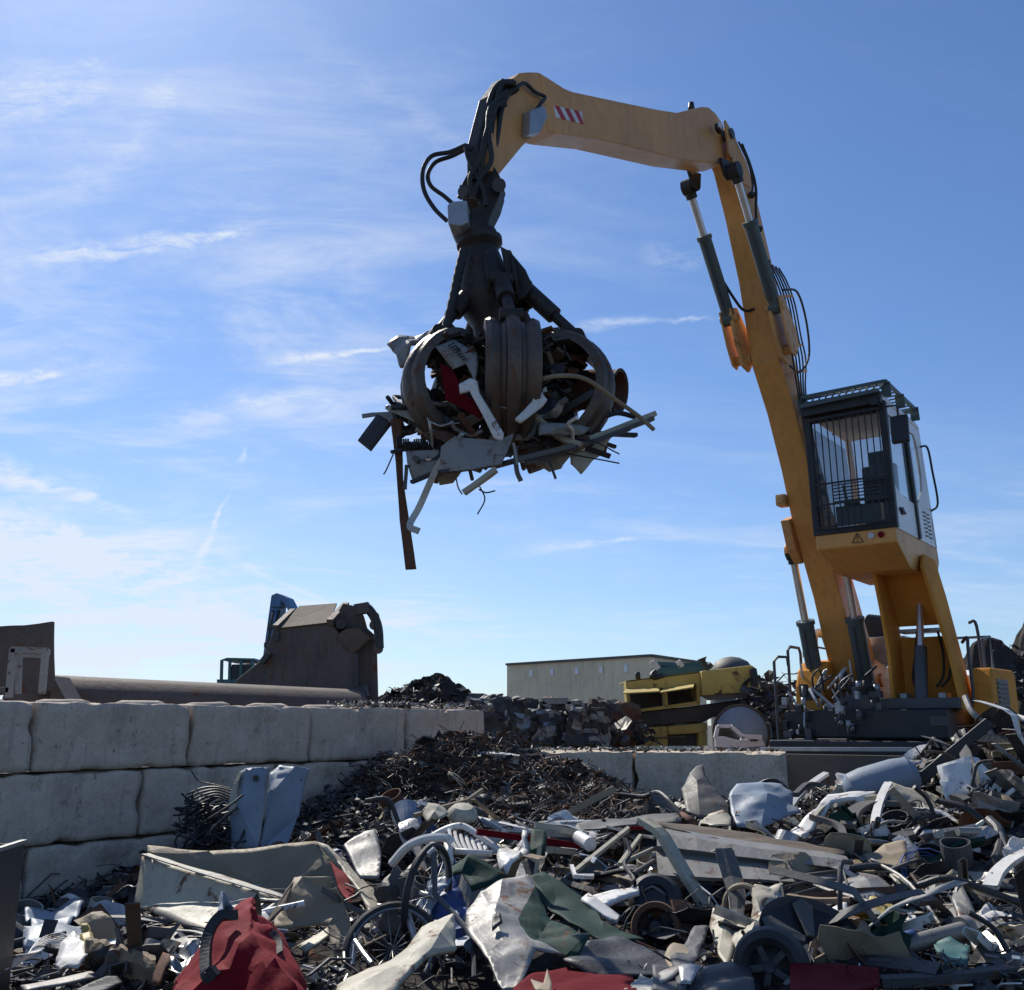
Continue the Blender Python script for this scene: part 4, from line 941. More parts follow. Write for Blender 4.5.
b.prism([yv(*p) for p in [(802, 400), (838, 398), (890, 412), (960, 398), (975, 430), (905, 436), (805, 434)]], V(0, .08, 0)); part('door_skin', b, M_whp, t, bevel=.01)
b = MB(); 
for p, q in zip([(803, 402), (812, 362), (856, 362), (900, 400)], [(812, 362), (856, 362), (900, 400), (892, 414)]): b.beam(yv(*p), yv(*q), .06, .07, V(0, 1, 0))
b.beam(yv(900, 398), yv(962, 400), .05, .08); part('window_frame', b, M_whp, t)
b = MB(); b.prism([yv(*p, .12) for p in [(808, 402), (815, 366), (855, 366), (890, 412)]], V(0, .03, 0)); part('window_shade_sheet', b, M_bk, t)  # black sheet put in for the shade behind the empty window
b = MB(); b.box(yv(935, 410, -.02), (.12, .03, .03)); part('handle', b, M_dg, t)

# ---- compressed bales and pressed cars
BALE = [M_dg, M_gr, M_bk, M_gn, M_gr, M_bk]
def bale(px, py, D, sx, sy, sz, seed, label, grp='crushed scrap bales behind the low wall', tint=None):
    """crumpled block: a subdivided box with deep folds, faces coloured by the sheet they belong to"""
    q = P(px, py, D); me = bpy.data.meshes.new('crushed_bale'); bm = bmesh.new()
    bmesh.ops.create_cube(bm, size=1); bmesh.ops.subdivide_edges(bm, edges=bm.edges, cuts=9, use_grid_fill=True)
    for v in bm.verts:
        v.co = V(v.co.x * sx, v.co.y * sy, v.co.z * sz); s = v.co + V(seed * 5.1, seed * 2.3, seed)
        v.co += noise.noise_vector(s * 2.1) * .13 + noise.noise_vector(s * 6) * .07 + noise.noise_vector(s * 14) * .035
    pal = tint or BALE
    for m in pal: me.materials.append(m)
    for f in bm.faces:
        s = f.calc_center_median() + V(seed * 9.1, 0, seed * 3)
        f.material_index = int(abs(noise.cell(V(s.x * 5.5 + noise.noise(s * 3) * .9, s.y * 5, s.z * 8 + noise.noise(s * 2.3) * .9))) * 97) % len(pal)
    bmesh.ops.rotate(bm, verts=bm.verts, cent=(0, 0, 0), matrix=Matrix.Rotation(U(-.3, .3), 3, 'Z') @ Matrix.Rotation(U(-.08, .08), 3, 'Y'))
    bmesh.ops.translate(bm, verts=bm.verts, vec=(0, 0, sz / 2)); bm.to_mesh(me); bm.free()
    o = bpy.data.objects.new('crushed_bale', me); sc.collection.objects.link(o); o.location = V(q.x, q.y, q.z)
    tag(o, label, 'bale', grp); return o
dk = [M_bk, M_dg, M_bk, M_gr, M_br, M_dg]
bale(494, 744, 18, .75, .7, .72, 1, 'dark crushed bale at the left end beside the long wall', tint=dk + [M_lg])
bale(518, 729, 18.6, .9, .8, .5, 2, 'dark ragged bale on top beside the leftmost crushed bales', tint=dk)
bale(531, 744, 18, 1.0, .8, .55, 3, 'lower crushed bale with grey and black layers', tint=dk + [M_bg, M_gr])
bale(556, 729, 18.3, .7, .8, .5, 4, 'black crushed bale under the crushed white van roof', tint=dk)
bale(560, 745, 17.8, .8, .7, .55, 5, 'pale blue and white streaked crushed bale on the bottom row', tint=[M_bk, M_bg, M_dg, M_dg, M_bk, M_lg])
bale(588, 745, 17.6, .7, .7, .62, 6, 'white and black crushed bale left of the square grey one', tint=[M_lg, M_bk, M_bk, M_dg, M_bk])
bale(486, 722, 19, .5, .7, .45, 8, 'small dark crushed lump at the top left of the bales', tint=dk)
b = MB(); b.prism([cBk(*p, 18.4) for p in [(378, 332), (440, 330), (436, 372), (380, 376)]], V(0, .9, 0)); b.prism([cBk(*p, 18.2) for p in [(400, 376), (430, 374), (430, 420), (402, 420)]], V(0, .9, 0))
o = b.build('pressed_grey_box', M_gr); tag(o, 'square grey pressed box beside the white and black bale', 'metal box', kind='stuff'); sub_noise(o, 2, .03)
t = thing('crushed_van', V(*P(566, 730, 18.2).xy, 1.7), 0, 'flattened pale van cab with dark windows on top of the bales', 'wrecked van')
b = MB()
for p, q, w_ in [((208, 278), (300, 276), .12), ((300, 278), (322, 350), .09), ((296, 284), (348, 282), .08), ((346, 284), (356, 318), .07), ((352, 316), (402, 376), .1), ((240, 300), (210, 280), .08)]: b.beam(cBk(*p, 18.0), cBk(*q, 18.0), .3, w_, V(0, 0, 1))
part('cab_frame', b, M_lg, t, bevel=.01)
b = MB(); b.prism([cBk(*p, 18.15) for p in [(230, 290), (300, 285), (318, 345), (250, 350)]], V(0, .8, 0)); part('opening_shade_block', b, M_bk, t)  # solid black block in place of the shade inside the cab
b = MB(); b.prism([cBk(*p, 18.1) for p in [(305, 290), (345, 288), (354, 318), (328, 348)]], V(0, .03, 0)); part('window', b, M_glc, t)
b = MB(); b.prism([cBk(*p, 17.6) for p in [(336, 420), (352, 378), (396, 374), (402, 418)]], V(0, .3, 0)); o = b.build('metal_sheet', M_lg); sub_noise(o, 3, .03); tag(o, 'pale dented car panel with faint lettering low in the bales', 'car panel')
b = MB(); b.add([cBk(436, 370, 17.7), cBk(500, 330, 17.7), cBk(520, 345, 17.6), cBk(500, 375, 17.4), cBk(470, 385, 17.5)], [(0, 1, 2, 3, 4)]); o = b.build('torn_sheet', M_cr, rec=False); m_ = o.modifiers.new('s', 'SOLIDIFY'); m_.thickness = .02
tag(o, 'pale torn sheet in sunlight left of the low yellow cab', 'sheet')
bale(614, 745, 18.6, .8, .7, .75, 9, 'rust brown bale left of the low yellow cab', tint=[M_rs, M_bk, M_br, M_rs, M_dg])
bale(772, 745, 19.5, .5, .7, 1.15, 11, 'tall dark stack of crushed metal left of the orange machine', tint=dk)
bale(757, 725, 20.5, .7, .7, .9, 12, 'dark jumbled bale behind the round tank', tint=dk + [M_rs])
for i_, (x, D) in enumerate([(512, 24), (545, 25), (600, 23), (640, 23), (475, 21)]):
    bale(x, 735, D, 1.6, 1.2, .62, 20 + i_, 'low dark heap of crushed metal %s' % ['behind the leftmost bales', 'behind the crushed white van', 'under the warehouse centre', 'behind the yellow wreck', 'at the far end of the long wall'][i_], 'far crushed heaps', dk + [M_gr])
# car bodies at the right beyond the machine? dark hill of turnings
def mound(name, px, D, w_, h, label, m, seed, cat='scrap heap', base=0, pw=.8):
    q = P(px, 725, D); b = MB(); n = 56; vs = []
    for j in range(n + 1):
        for i in range(n + 1):
            x, y = i / n * 2 - 1, j / n * 2 - 1; r = math.hypot(x, y); z = max(0, 1 - r) ** pw * h
            s = V(x * w_ + seed * 7, y * w_, 0)
            z = z * (1 + (.35 if pw > .4 else .12) * noise.noise(s * .8)) + (noise.fractal(s * 2.5, 1, 2, 5) * .12 + noise.cell(s * 7) * .08) * min(1, h) * (z > 0)
            vs.append((q.x + x * w_, q.y + y * w_ * .7, base + z - .02))
    b.add(vs, [(j * (n + 1) + i, j * (n + 1) + i + 1, (j + 1) * (n + 1) + i + 1, (j + 1) * (n + 1) + i) for j in range(n) for i in range(n)])
    return tag(b.build(name, m), label, cat, kind='stuff')
mound('turnings_heap', 1085, 24, 4.6, 4.3, 'dark heap of shredded metal behind the orange machine at right', M_heap, 1, pw=.5)
mound('shredded_heap', 428, 25, 2.0, 2.8, 'dark distant heap of tangled scrap right of the rusty shear', M_heap, 2, pw=.22)
# ================================================================== LOOSE PIECES
PAL = {'white': M_w, 'cream': M_cr, 'light grey': M_lg, 'grey': M_gr, 'bare metal': M_gm, 'dark grey': M_dg, 'black': M_bk, 'rusty': M_rs, 'brown': M_br, 'green': M_gn, 'blue': M_bl, 'blue grey': M_bg, 'red': M_rd, 'yellow': M_ye, 'tan': M_ta, 'wooden': M_wd}
def rot3(): return Matrix.Rotation(U(0, 2 * pi), 3, 'Z') @ Matrix.Rotation(U(-1, 1) * 1.0, 3, 'X') @ Matrix.Rotation(U(-.7, .7), 3, 'Y')
def crumple_disc(R, ky=1.0, folds=4, amp=.35, rings=7, seg=28, corners=None, t=.008):
    """torn, folded sheet: polar grid with a ragged outline and straight creases"""
    n = corners or random.randint(4, 7); ang = sorted(U(0, 2 * pi) for _ in range(n)); ang = [k * 2 * pi / n + U(-.35, .35) for k in range(n)]
    poly = [(cos(a) * R * U(.75, 1.15), sin(a) * R * ky * U(.75, 1.15)) for a in ang]
    def rad(a):
        dx, dy = cos(a), sin(a); best = R * .6
        for i in range(n):
            x1, y1 = poly[i]; x2, y2 = poly[(i + 1) % n]; ex, ey = x2 - x1, y2 - y1
            den = dx * ey - dy * ex
            if abs(den) < 1e-9: continue
            tt = (x1 * ey - y1 * ex) / den; s = (x1 * dy - y1 * dx) / den
            if tt > 0 and -.001 <= s <= 1.001: best = tt
        return best
    fl = [(U(-.6, .6) * R, U(-.6, .6) * R * ky, U(0, 2 * pi), U(-amp, amp)) for _ in range(folds)]
    sd = V(U(0, 90), U(0, 90), 0); vs = [(0, 0)]
    for r in range(1, rings + 1):
        for k in range(seg):
            a = 2 * pi * k / seg; q = rad(a) * r / rings * (1 + (noise.noise(V(a * 2.5, sd.x, 0)) * .12 if r == rings else 0)); vs.append((cos(a) * q, sin(a) * q))
    out = []
    for x, y in vs:
        z = 0
        for fx, fy, fa, am in fl: z += am * max(0, (x - fx) * cos(fa) + (y - fy) * sin(fa)) * 1.3
        z += crumple(V(x / R * 1.2, y / R * 1.2, 0) + sd, V(0, 0, 1), 1.0, R * .09).z + noise.noise(V(x / R * 1.5, y / R * 1.5, 0) + sd) * R * .10
        out.append(V(x, y, z))
    fs = [(0, 1 + k, 1 + (k + 1) % seg) for k in range(seg)]
    for r in range(rings - 1):
        for k in range(seg):
            a, b_ = 1 + r * seg + k, 1 + r * seg + (k + 1) % seg; fs.append((a, a + seg, b_ + seg, b_))
    mb = MB(); mb.shell(out, fs, t, 0, True); return mb
def strip(Lg, w_, t, bends=2, amp=.4, seg=14, twist=.6, channel=0):
    """bent flat bar or channel"""
    pts = []; d = V(1, 0, 0); p = V(-Lg / 2, 0, 0); kink = {random.randint(2, seg - 2): U(-amp, amp) for _ in range(bends)}
    tw = U(-twist, twist); rings = []; a = 0; cur = U(-amp, amp) / seg * .8; cy = U(-amp, amp) / seg
    yaw = 0
    for i in range(seg + 1):
        a += cur + kink.get(i, 0); yaw += cy
        d = V(cos(a) * cos(yaw), sin(yaw), sin(a)); rl = tw * i / seg
        s = V(-d.y, d.x, 0).normalized() if abs(d.z) < .98 else V(0, 1, 0)
        u = d.cross(s) * -1; s2 = s * cos(rl) + u * sin(rl); u2 = u * cos(rl) - s * sin(rl)
        ww = w_ * (1 + .1 * noise.noise(V(i * .5, w_ * 99, 0)))
        if channel:
            h = channel; sec = [(-ww / 2, h), (-ww / 2, 0), (ww / 2, 0), (ww / 2, h), (ww / 2 - t, h), (ww / 2 - t, t), (-ww / 2 + t, t), (-ww / 2 + t, h)]
        else: sec = [(-ww / 2, 0), (ww / 2, 0), (ww / 2, t), (-ww / 2, t)]
        rings.append([p + s2 * x + u2 * y for x, y in sec]); p = p + d * (Lg / seg)
    mb = MB(); mb.loft(rings); c = sum((q for q in mb.v), V(0, 0, 0)) / len(mb.v); mb.v = [q - c for q in mb.v]; return mb
def pipe(Lg, r, bends=2, amp=.7, hollow=False):
    pts = [V(0, 0, 0)]; a = 0; b_ = 0; n = bends + 2
    for i in range(n):
        pts.append(pts[-1] + V(cos(a) * cos(b_), sin(b_), sin(a)) * Lg / n); a += U(-amp, amp); b_ += U(-amp, amp)
    mb = MB(); mb.tube(catmull(pts, 4), r, 9); c = sum((q for q in mb.v), V(0, 0, 0)) / len(mb.v); mb.v = [q - c for q in mb.v]; return mb
def fender(R, w_, arc=2.4, t=.012):
    vs = []; n = 20; fs = []; prof_ = [(-w_ / 2, -.05), (-w_ / 2, 0), (-w_ * .2, .02), (w_ * .2, .02), (w_ / 2, 0)]
    sd = U(0, 50)
    for i in range(n + 1):
        a = -arc / 2 + arc * i / n; rr = R * (1 + .12 * noise.noise(V(a * 1.5, sd, 0)))
        for x, h in prof_: vs.append(V(sin(a) * (rr + h), x + .05 * noise.noise(V(a * 2, sd, 3)), cos(a) * (rr + h) - R * .8))
    m = len(prof_)
    for i in range(n):
        for k in range(m - 1): fs.append((i * m + k, i * m + k + 1, (i + 1) * m + k + 1, (i + 1) * m + k))
    mb = MB(); mb.shell(vs, fs, t, 0, True); return mb
def crate_frame(w_, h, n=5, r=.012):
    mb = MB()
    mb.tube([V(-w_, -h, 0), V(w_, -h, 0), V(w_, h, 0), V(-w_, h, 0)], r * 1.5, 7, closed=True)
    for k in range(1, n): x = -w_ + 2 * w_ * k / n; mb.tube([V(x, -h, 0), V(x + U(-.02, .02), 0, U(-.03, .03)), V(x, h, 0)], r, 6)
    for i, q in enumerate(mb.v): mb.v[i] = q + V(0, 0, noise.noise(V(q.x * 2, q.y * 2, w_ * 50)) * .2)
    return mb
def box_shell(sx, sy, sz, t=.01, amp=.08):
    """open crushed sheet box"""
    n = 7; vs = []; fs = []; idx = {}
    sd = V(U(0, 60), U(0, 60), 0)
    def vid(i, j, k):
        key = (i, j, k)
        if key not in idx:
            q = V((i / n - .5) * sx, (j / n - .5) * sy, (k / n - .5) * sz); q = q + noise.noise_vector(q * 3.5 + sd) * amp + crumple(q + sd, q.normalized(), 7, amp * .5); idx[key] = len(vs); vs.append(q)
        return idx[key]
    for a in range(n):
        for c_ in range(n):
            fs.append((vid(a, c_, 0), vid(a, c_ + 1, 0), vid(a + 1, c_ + 1, 0), vid(a + 1, c_, 0)))
            fs.append((vid(a, 0, c_), vid(a + 1, 0, c_), vid(a + 1, 0, c_ + 1), vid(a, 0, c_ + 1)))
            fs.append((vid(a, n, c_), vid(a, n, c_ + 1), vid(a + 1, n, c_ + 1), vid(a + 1, n, c_)))
            fs.append((vid(0, a, c_), vid(0, a, c_ + 1), vid(0, a + 1, c_ + 1), vid(0, a + 1, c_)))
            fs.append((vid(n, a, c_), vid(n, a + 1, c_), vid(n, a + 1, c_ + 1), vid(n, a, c_ + 1)))
    mb = MB(); mb.shell(vs, fs, t, 0, True); return mb
def wire_coil(R, n=3, r=.008):
    pts = []; 
    for k in range(n * 14): a = k / 14 * 2 * pi; rr = R * (1 + .25 * noise.noise(V(k * .09, R * 40, 0))); pts.append(V(cos(a) * rr, sin(a) * rr, noise.noise(V(k * .13, 4, R * 9)) * R * .5))
    mb = MB(); mb.tube(pts, r, 6); return mb
def drum(R, h, t=.01):
    mb = MB(); n = 22; vs = []; fs = []
    sd = V(U(0, 50), 0, 0)
    for j in range(7):
        for k in range(n):
            a = 2 * pi * k / n; q = V(cos(a) * R, sin(a) * R, (j / 6 - .5) * h); q += noise.noise_vector(q * 4 + sd) * R * .22; vs.append(q)
    for j in range(6):
        for k in range(n): l = (k + 1) % n; fs.append((j * n + k, j * n + l, (j + 1) * n + l, (j + 1) * n + k))
    fs.append(tuple(range(n))[::-1])
    mb.shell(vs, fs, t, 0, True); return mb
def move(mb, R, c):
    mb.v = [c + R @ q for q in mb.v]; return mb
def lk(z_dir):   # rotation taking +Z to a direction
    return Vector(z_dir).to_track_quat('Z', 'Y').to_matrix()

# ---- heroes: vertices given as pixel + own distance, real thickness
HERO = []          # (px rectangle, distance) kept clear of loose pieces in front
HN = []            # landmark names for labels
def facets(name, pts, faces, m, label, cat, t=.012, cuts=3, amp=.012, nsc=4.0, group=None, root=None, mk=None, keep=True, sm=False, ani=V(1, 1, 1)):
    autohero(pts)
    me = bpy.data.meshes.new(name); cen_ = sum(pts, V(0, 0, 0)) / len(pts); base = root.location if root else V(cen_.x, cen_.y, min(p.z for p in pts))
    me.from_pydata([tuple(p - base) for p in pts], [], faces)
    ms = m if isinstance(m, (list, tuple)) else [m]
    for k in ms: me.materials.append(k)
    if mk: me.polygons.foreach_set('material_index', mk)
    bm = bmesh.new(); bm.from_mesh(me)
    bmesh.ops.recalc_face_normals(bm, faces=bm.faces)
    big = [f for f in bm.faces if len(f.verts) > 4]
    if big: bmesh.ops.triangulate(bm, faces=big)
    if cuts:
        bmesh.ops.subdivide_edges(bm, edges=bm.edges, cuts=cuts, use_grid_fill=True)
        lng = [e for e in bm.edges if e.calc_length() > .07]
        if lng: bmesh.ops.subdivide_edges(bm, edges=lng, cuts=2, use_grid_fill=True)
        bmesh.ops.triangulate(bm, faces=bm.faces)
        bm.normal_update(); nrm = {v.index: v.normal.copy() for v in bm.verts} if not bm.verts.index_update() else {}
        for v in bm.verts:
            q = v.co + base; q = V(q.x * ani.x, q.y * ani.y, q.z * ani.z); v.co += crumple(q, nrm[v.index], nsc * .95, amp * .9) + noise.noise_vector(q * 1.7) * amp * .25
    for f in bm.faces: f.smooth = True
    for e in bm.edges: e.smooth = e.calc_face_angle(0) < .11
    bm.to_mesh(me); bm.free()
    o = bpy.data.objects.new(name, me); sc.collection.objects.link(o)
    s = o.modifiers.new('thick', 'SOLIDIFY'); s.thickness = t; s.offset = 0
    if root: o.parent = root
    else: o.location = base; tag(o, label, cat, group)
    return o
def pix(p):
    q = p - EYE; c = q.y * cos(TH) + q.z * sin(TH); return 512 + F * q.x / c, 495 - F * (q.z * cos(TH) - q.y * sin(TH)) / c
def autohero(pts):
    xs_ = [pix(p) for p in pts]; x0, x1 = min(a for a, _ in xs_), max(a for a, _ in xs_); y0, y1 = min(a for _, a in xs_), max(a for _, a in xs_)
    if y1 > 735 and (x1 - x0) * (y1 - y0) > 500: HERO.append((x0 + (x1 - x0) * .08, y0 + (y1 - y0) * .12, x1 - (x1 - x0) * .08, y1 - (y1 - y0) * .18, max(p.y for p in pts) + .1))
def hero(x0, y0, x1, y1, D, landmark=None):
    HERO.append((x0, y0, x1, y1, D))
    if landmark: HN.append(((x0 + x1) / 2, (y0 + y1) / 2, landmark))
def quad(fn, pts, *a, **k): return [fn(*p) for p in pts]
def strap(name, pts, w_, m, label, cat, t=.008, up=V(0, 0, 1), root=None, parent=None):
    """a ribbon of given width along points"""
    b = MB(); pts = catmull(pts, 6); rings = []
    for i, p in enumerate(pts):
        d = (pts[min(i + 1, len(pts) - 1)] - pts[max(i - 1, 0)]).normalized(); s = d.cross(up); s = s.normalized() if s.length > .01 else V(1, 0, 0); n_ = s.cross(d)
        rings.append([p - s * w_ / 2, p + s * w_ / 2, p + s * w_ / 2 + n_ * t, p - s * w_ / 2 + n_ * t])
    b.loft(rings)
    if root: return part(name, b, m, root, parent)
    o = b.build(name, m); return tag(o, label, cat)

# left edge: dark open box section
t = thing('steel_box_section', V(*P(4, 950, 5.3).xy, .4), 0, 'dark grey upright box section with open top at the left photo edge', 'box section')
b = MB(); c = P(-26, 848, 5.3); Rb = Matrix.Rotation(.12, 3, 'Z'); zt_ = c.z; wS = .36
for a, s_ in (((0, -wS / 2), (wS, .014)), ((0, wS / 2), (wS, .014)), ((-wS / 2, 0), (.014, wS - .02)), ((wS / 2, 0), (.014, wS - .02))):
    cc = V(c.x, c.y, 0) + Rb @ V(a[0], a[1], 0); b.box(V(cc.x, cc.y, (zt_ + .25) / 2), (s_[0], s_[1], zt_ - .25), Rb)
part('box_wall', b, M_blk, t)
b = MB()
for s_ in (-1, 1): b.beam(V(c.x, c.y, zt_ + .01) + Rb @ V(s_ * wS / 2, -wS / 2, 0), V(c.x, c.y, zt_ + .01) + Rb @ V(s_ * wS / 2, wS / 2, 0), .03, .02)
part('top_lip', b, M_lg, t)
hero(0, 840, 28, 990, 5.3, 'the dark upright box section')

# beige cabinet shell lying on its back
t = thing('steel_cabinet', cB(420, 640, 7.6) * 1, 0, 'large beige steel cabinet shell lying open with a rust stained inside', 'cabinet')
f1 = [cB(92, 462, 7.6), cB(640, 622, 6.9), cB(560, 700, 6.7), cB(500, 745, 6.6), cB(345, 765, 6.7), cB(60, 650, 7.4)]
facets('front_panel', f1, [(0, 1, 2, 3, 4, 5)], M_cr, '', '', t=.02, amp=.008, root=t)
facets('top_flange', [cB(88, 455, 7.6), cB(108, 450, 7.75), cB(642, 612, 7.05), cB(645, 628, 6.88), cB(300, 540, 7.3)], [(0, 1, 2, 3, 4)], M_cr, '', '', t=.02, amp=.004, root=t)
facets('inner_back', [cB(108, 420, 8.3), cB(350, 440, 8.4), cB(770, 402, 8.5), cB(840, 450, 8.4), cB(960, 630, 8.15), cB(900, 690, 8.0), cB(640, 640, 8.15), cB(450, 600, 8.25), cB(108, 452, 8.2)], [(0, 1, 6, 7, 8), (1, 2, 3, 4, 5, 6)], M_ta, '', '', t=.015, amp=.014, root=t)
facets('side_panel', [cB(772, 402, 8.5), cB(800, 408, 8.4), cB(1010, 600, 7.9), cB(1060, 700, 7.5), cB(1000, 740, 7.3), cB(960, 635, 7.6), cB(850, 470, 8.2)], [(0, 1, 2, 3, 4, 5, 6)], M_cr, '', '', t=.02, amp=.012, root=t)
facets('red_stain_panel', [cB(830, 480, 8.15), cB(900, 540, 7.95), cB(930, 600, 7.75), cB(905, 650, 7.5), cB(860, 580, 7.8)], [(0, 1, 2, 3, 4)], M_rd, '', '', t=.01, root=t)
strap('rim_strip', [cB(90, 452, 7.58), cB(300, 520, 7.28), cB(540, 592, 6.98), cB(645, 622, 6.85)], .03, M_lg, '', '', root=t)
hero(140, 842, 372, 930, 6.6, 'the beige cabinet shell')
# blue grey corrugated panels standing at the wall
o = facets('ribbed_panel', [cB(440, 425, 9.3), cB(436, 290, 9.35), cB(475, 125, 9.5), cB(498, 112, 9.45), cB(590, 108, 9.5), cB(578, 190, 9.4), cB(545, 430, 9.2), cB(470, 270, 9.3)], [(0, 1, 7), (1, 2, 3, 7), (0, 7, 3, 4, 5, 6)], M_bg, 'left one of the two blue grey steel panels leaning on the wall', 'steel panel', t=.012, amp=.01, mk=None)
o = facets('ribbed_panel', [cB(555, 430, 9.15), cB(588, 190, 9.3), cB(590, 130, 9.4), cB(630, 98, 9.45), cB(690, 103, 9.45), cB(745, 112, 9.6), cB(700, 300, 9.4), cB(655, 425, 9.2), cB(605, 200, 9.22)], [(0, 1, 8), (1, 2, 3, 8), (0, 8, 3, 4, 5, 6, 7)], M_bg, 'right one of the two blue grey steel panels leaning on the wall', 'steel panel', t=.012, amp=.01)
b = MB(); b.tube([cB(535, 150, 9.38), cB(535, 152, 9.45)], .028, 12); tag(b.build('rubber_plug', M_bk), 'black round plug at the top of the left blue grey panel', 'plug')
hero(228, 762, 312, 850, 9.3, 'the blue grey panels')
strap('steel_edge_strip', [cB(474, 128, 9.42), cB(450, 200, 9.38), cB(438, 290, 9.3)], .06, M_cr, 'pale bent flange along the left blue grey panel', 'strip')
# wire tangle
b = MB()
for k in range(70):
    c = cB(U(260, 440), U(260, 425), U(9.2, 9.7)); r0 = U(.05, .16); n0 = U(1.0, 3.5); a0 = U(0, 6); ax = rot3()
    b.tube([c + ax @ V(cos(a0 + s * n0 / 6) * r0 * (1 + .1 * s), sin(a0 + s * n0 / 6) * r0, s * .012) for s in range(10)], U(.007, .013), 5)
for k in range(5): b.tube(catmull([cB(440, 200 + k * 12, 9.4), cB(380, 185 + k * 10, 9.4), cB(320, 190 + k * 14, 9.4), cB(262 - k * 4, 215 + k * 18, 9.4)], 5), .009, 5)
b.tube(catmull([cB(430, 190, 9.5), cB(370, 175, 9.5), cB(310, 160, 9.5), cB(280, 120, 9.5)], 5), .007, 5)
tag(b.build('cable_tangle', M_bk), 'tangled mass of thin black cables left of the blue grey panels', 'cables', kind='stuff'); hero(180, 785, 232, 850, 9.3, 'the black cable tangle')

# beige bent sheet in front of the cabinet
facets('bent_sheet', [cB(690, 545, 6.5), cB(720, 540, 6.45), cB(830, 540, 6.4), cB(828, 600, 6.4), cB(850, 580, 6.35), (cB(880, 640, 6.35)), cB(905, 700, 6.3), cB(915, 800, 6.1), cB(900, 915, 5.95), cB(850, 915, 5.95), cB(820, 740, 6.2), cB(780, 735, 6.25), cB(580, 745, 6.1), cB(640, 660, 6.3)], [(0, 1, 13), (1, 2, 3, 11, 12, 13), (3, 4, 5, 6, 10, 11), (6, 7, 8, 9, 10)], M_ta, 'tan bent steel sheet in front of the beige cabinet', 'sheet', amp=.018)
facets('bent_strip', [cB(700, 820, 6.2), cB(730, 835, 6.1), cB(840, 760, 6.3), cB(820, 735, 6.4)], [(0, 1, 2, 3)], M_cr, 'short cream strip under the tan bent sheet', 'strip')
facets('brown_flap', [cB(655, 590, 6.35), cB(690, 548, 6.5), cB(650, 660, 6.2), cB(570, 730, 6.05)], [(0, 1, 2, 3)], M_br, 'narrow dark brown flap at the left edge of the tan sheet', 'sheet')
facets('white_wedge', [cB(535, 680, 6.1), cB(612, 672, 6.3), cB(575, 730, 6.0), cB(540, 715, 6.0)], [(0, 1, 2, 3)], M_w, 'small white wedge between red tarpaulin and tan sheet', 'plastic piece')
hero(262, 875, 352, 972, 5.9, 'the tan bent sheet')

# red tarpaulin bag
t = thing('tarpaulin_bag', cB(470, 985, 5.0), 0, 'crumpled red tarpaulin bag with black strap at the bottom left', 'bag')
prf = [(520, 648, 5.15), (490, 662, 5.1), (462, 690, 5.05), (440, 720, 5.0), (400, 770, 4.95), (330, 850, 4.9), (210, 985, 4.7), (190, 1040, 4.6), (740, 1040, 4.5), (715, 975, 4.7), (680, 900, 4.85), (635, 810, 5.0), (590, 750, 5.05), (540, 700, 5.1), (538, 665, 5.15)]
pv = [cB(*p) for p in prf]; bk_ = [p + V(-.12, .45, -.05) for p in pv]
mid = [cB(470, 800, 4.72), cB(430, 900, 4.62), cB(520, 760, 4.78), cB(600, 880, 4.66)]
me = MB(); vs = pv + mid + bk_
n0 = len(pv)
fcs = [(0, 1, 2, n0 + 2), (0, n0 + 2, 12, 13, 14), (2, 3, 4, n0), (2, n0, n0 + 2), (4, 5, n0 + 1, n0), (5, 6, 7, n0 + 1), (7, 8, n0 + 3, n0 + 1), (8, 9, 10, n0 + 3), (10, 11, n0 + 3), (11, 12, n0 + 2, n0 + 3), (n0, n0 + 1, n0 + 3, n0 + 2)]
fcs += [(i, i + 1, i + 1 + n0 + 4, i + n0 + 4) for i in range(7)] + [(i, i + 1, i + 1 + n0 + 4, i + n0 + 4) for i in range(8, 14)] + [(14, 0, n0 + 4, 14 + n0 + 4)]
o = facets('bag_fabric', vs, fcs, M_rd, '', '', t=.008, cuts=4, amp=.022, nsc=5, root=t, sm=True, ani=V(1.7, 1, .45))
strap('strap', [cB(450, 690, 4.92), cB(395, 700, 4.86), cB(355, 760, 4.8), cB(342, 850, 4.72), cB(352, 930, 4.62), cB(385, 900, 4.6)], .045, M_rub, '', '', t=.03, up=V(0, -1, .2), root=t)
strap('strap', [cB(600, 755, 4.95), cB(625, 790, 4.9), cB(632, 840, 4.8)], .03, M_rub, '', '', root=t, up=V(0, -1, .2))
hero(172, 900, 305, 990, 4.7, 'the red tarpaulin bag')

# bottom left pieces
facets('angle_bar', [cA(80, 972, 5.2), cA(350, 915, 5.6), cA(436, 918, 5.7), cA(430, 935, 5.65), cA(330, 945, 5.4), cA(100, 990, 5.1)], [(0, 1, 4, 5), (1, 2, 3, 4)], M_lg, 'pale angle bar lying flat at the bottom left corner', 'bar', amp=.004)
facets('angle_bar', [cA(300, 985, 5.0), cA(420, 930, 5.3), cA(460, 930, 5.35), cA(480, 955, 5.3), cA(380, 1000, 4.9)], [(0, 1, 2, 3, 4)], M_dg, 'dark bar crossing in front of the rusty corroded profile', 'bar', amp=.004)
b = MB()
rg_ = []
for i in range(26):
    f = i / 25; c = cA(340 + f * 270, 835 + f * 75, 5.8 - f * .35); w_ = .09 + .02 * sin(i * 2.1); u_ = V(0, -.25, 1).normalized(); s_ = V(.3, -.9, 0)
    rg_.append([c + u_ * h_ * (1 + .25 * noise.noise(V(i, h_ * 9, 0))) + s_ * k_ for k_, h_ in [(-.07, -.06), (.07, -.06), (.08, .03), (.03, .075), (-.03, .08), (-.08, .04)]])
b.loft(rg_); o = b.build('corroded_profile', M_wd); tag(o, 'corroded ribbed brown and cream profile left of the red bag', 'profile'); sub_noise(o, 1, .015, 9)
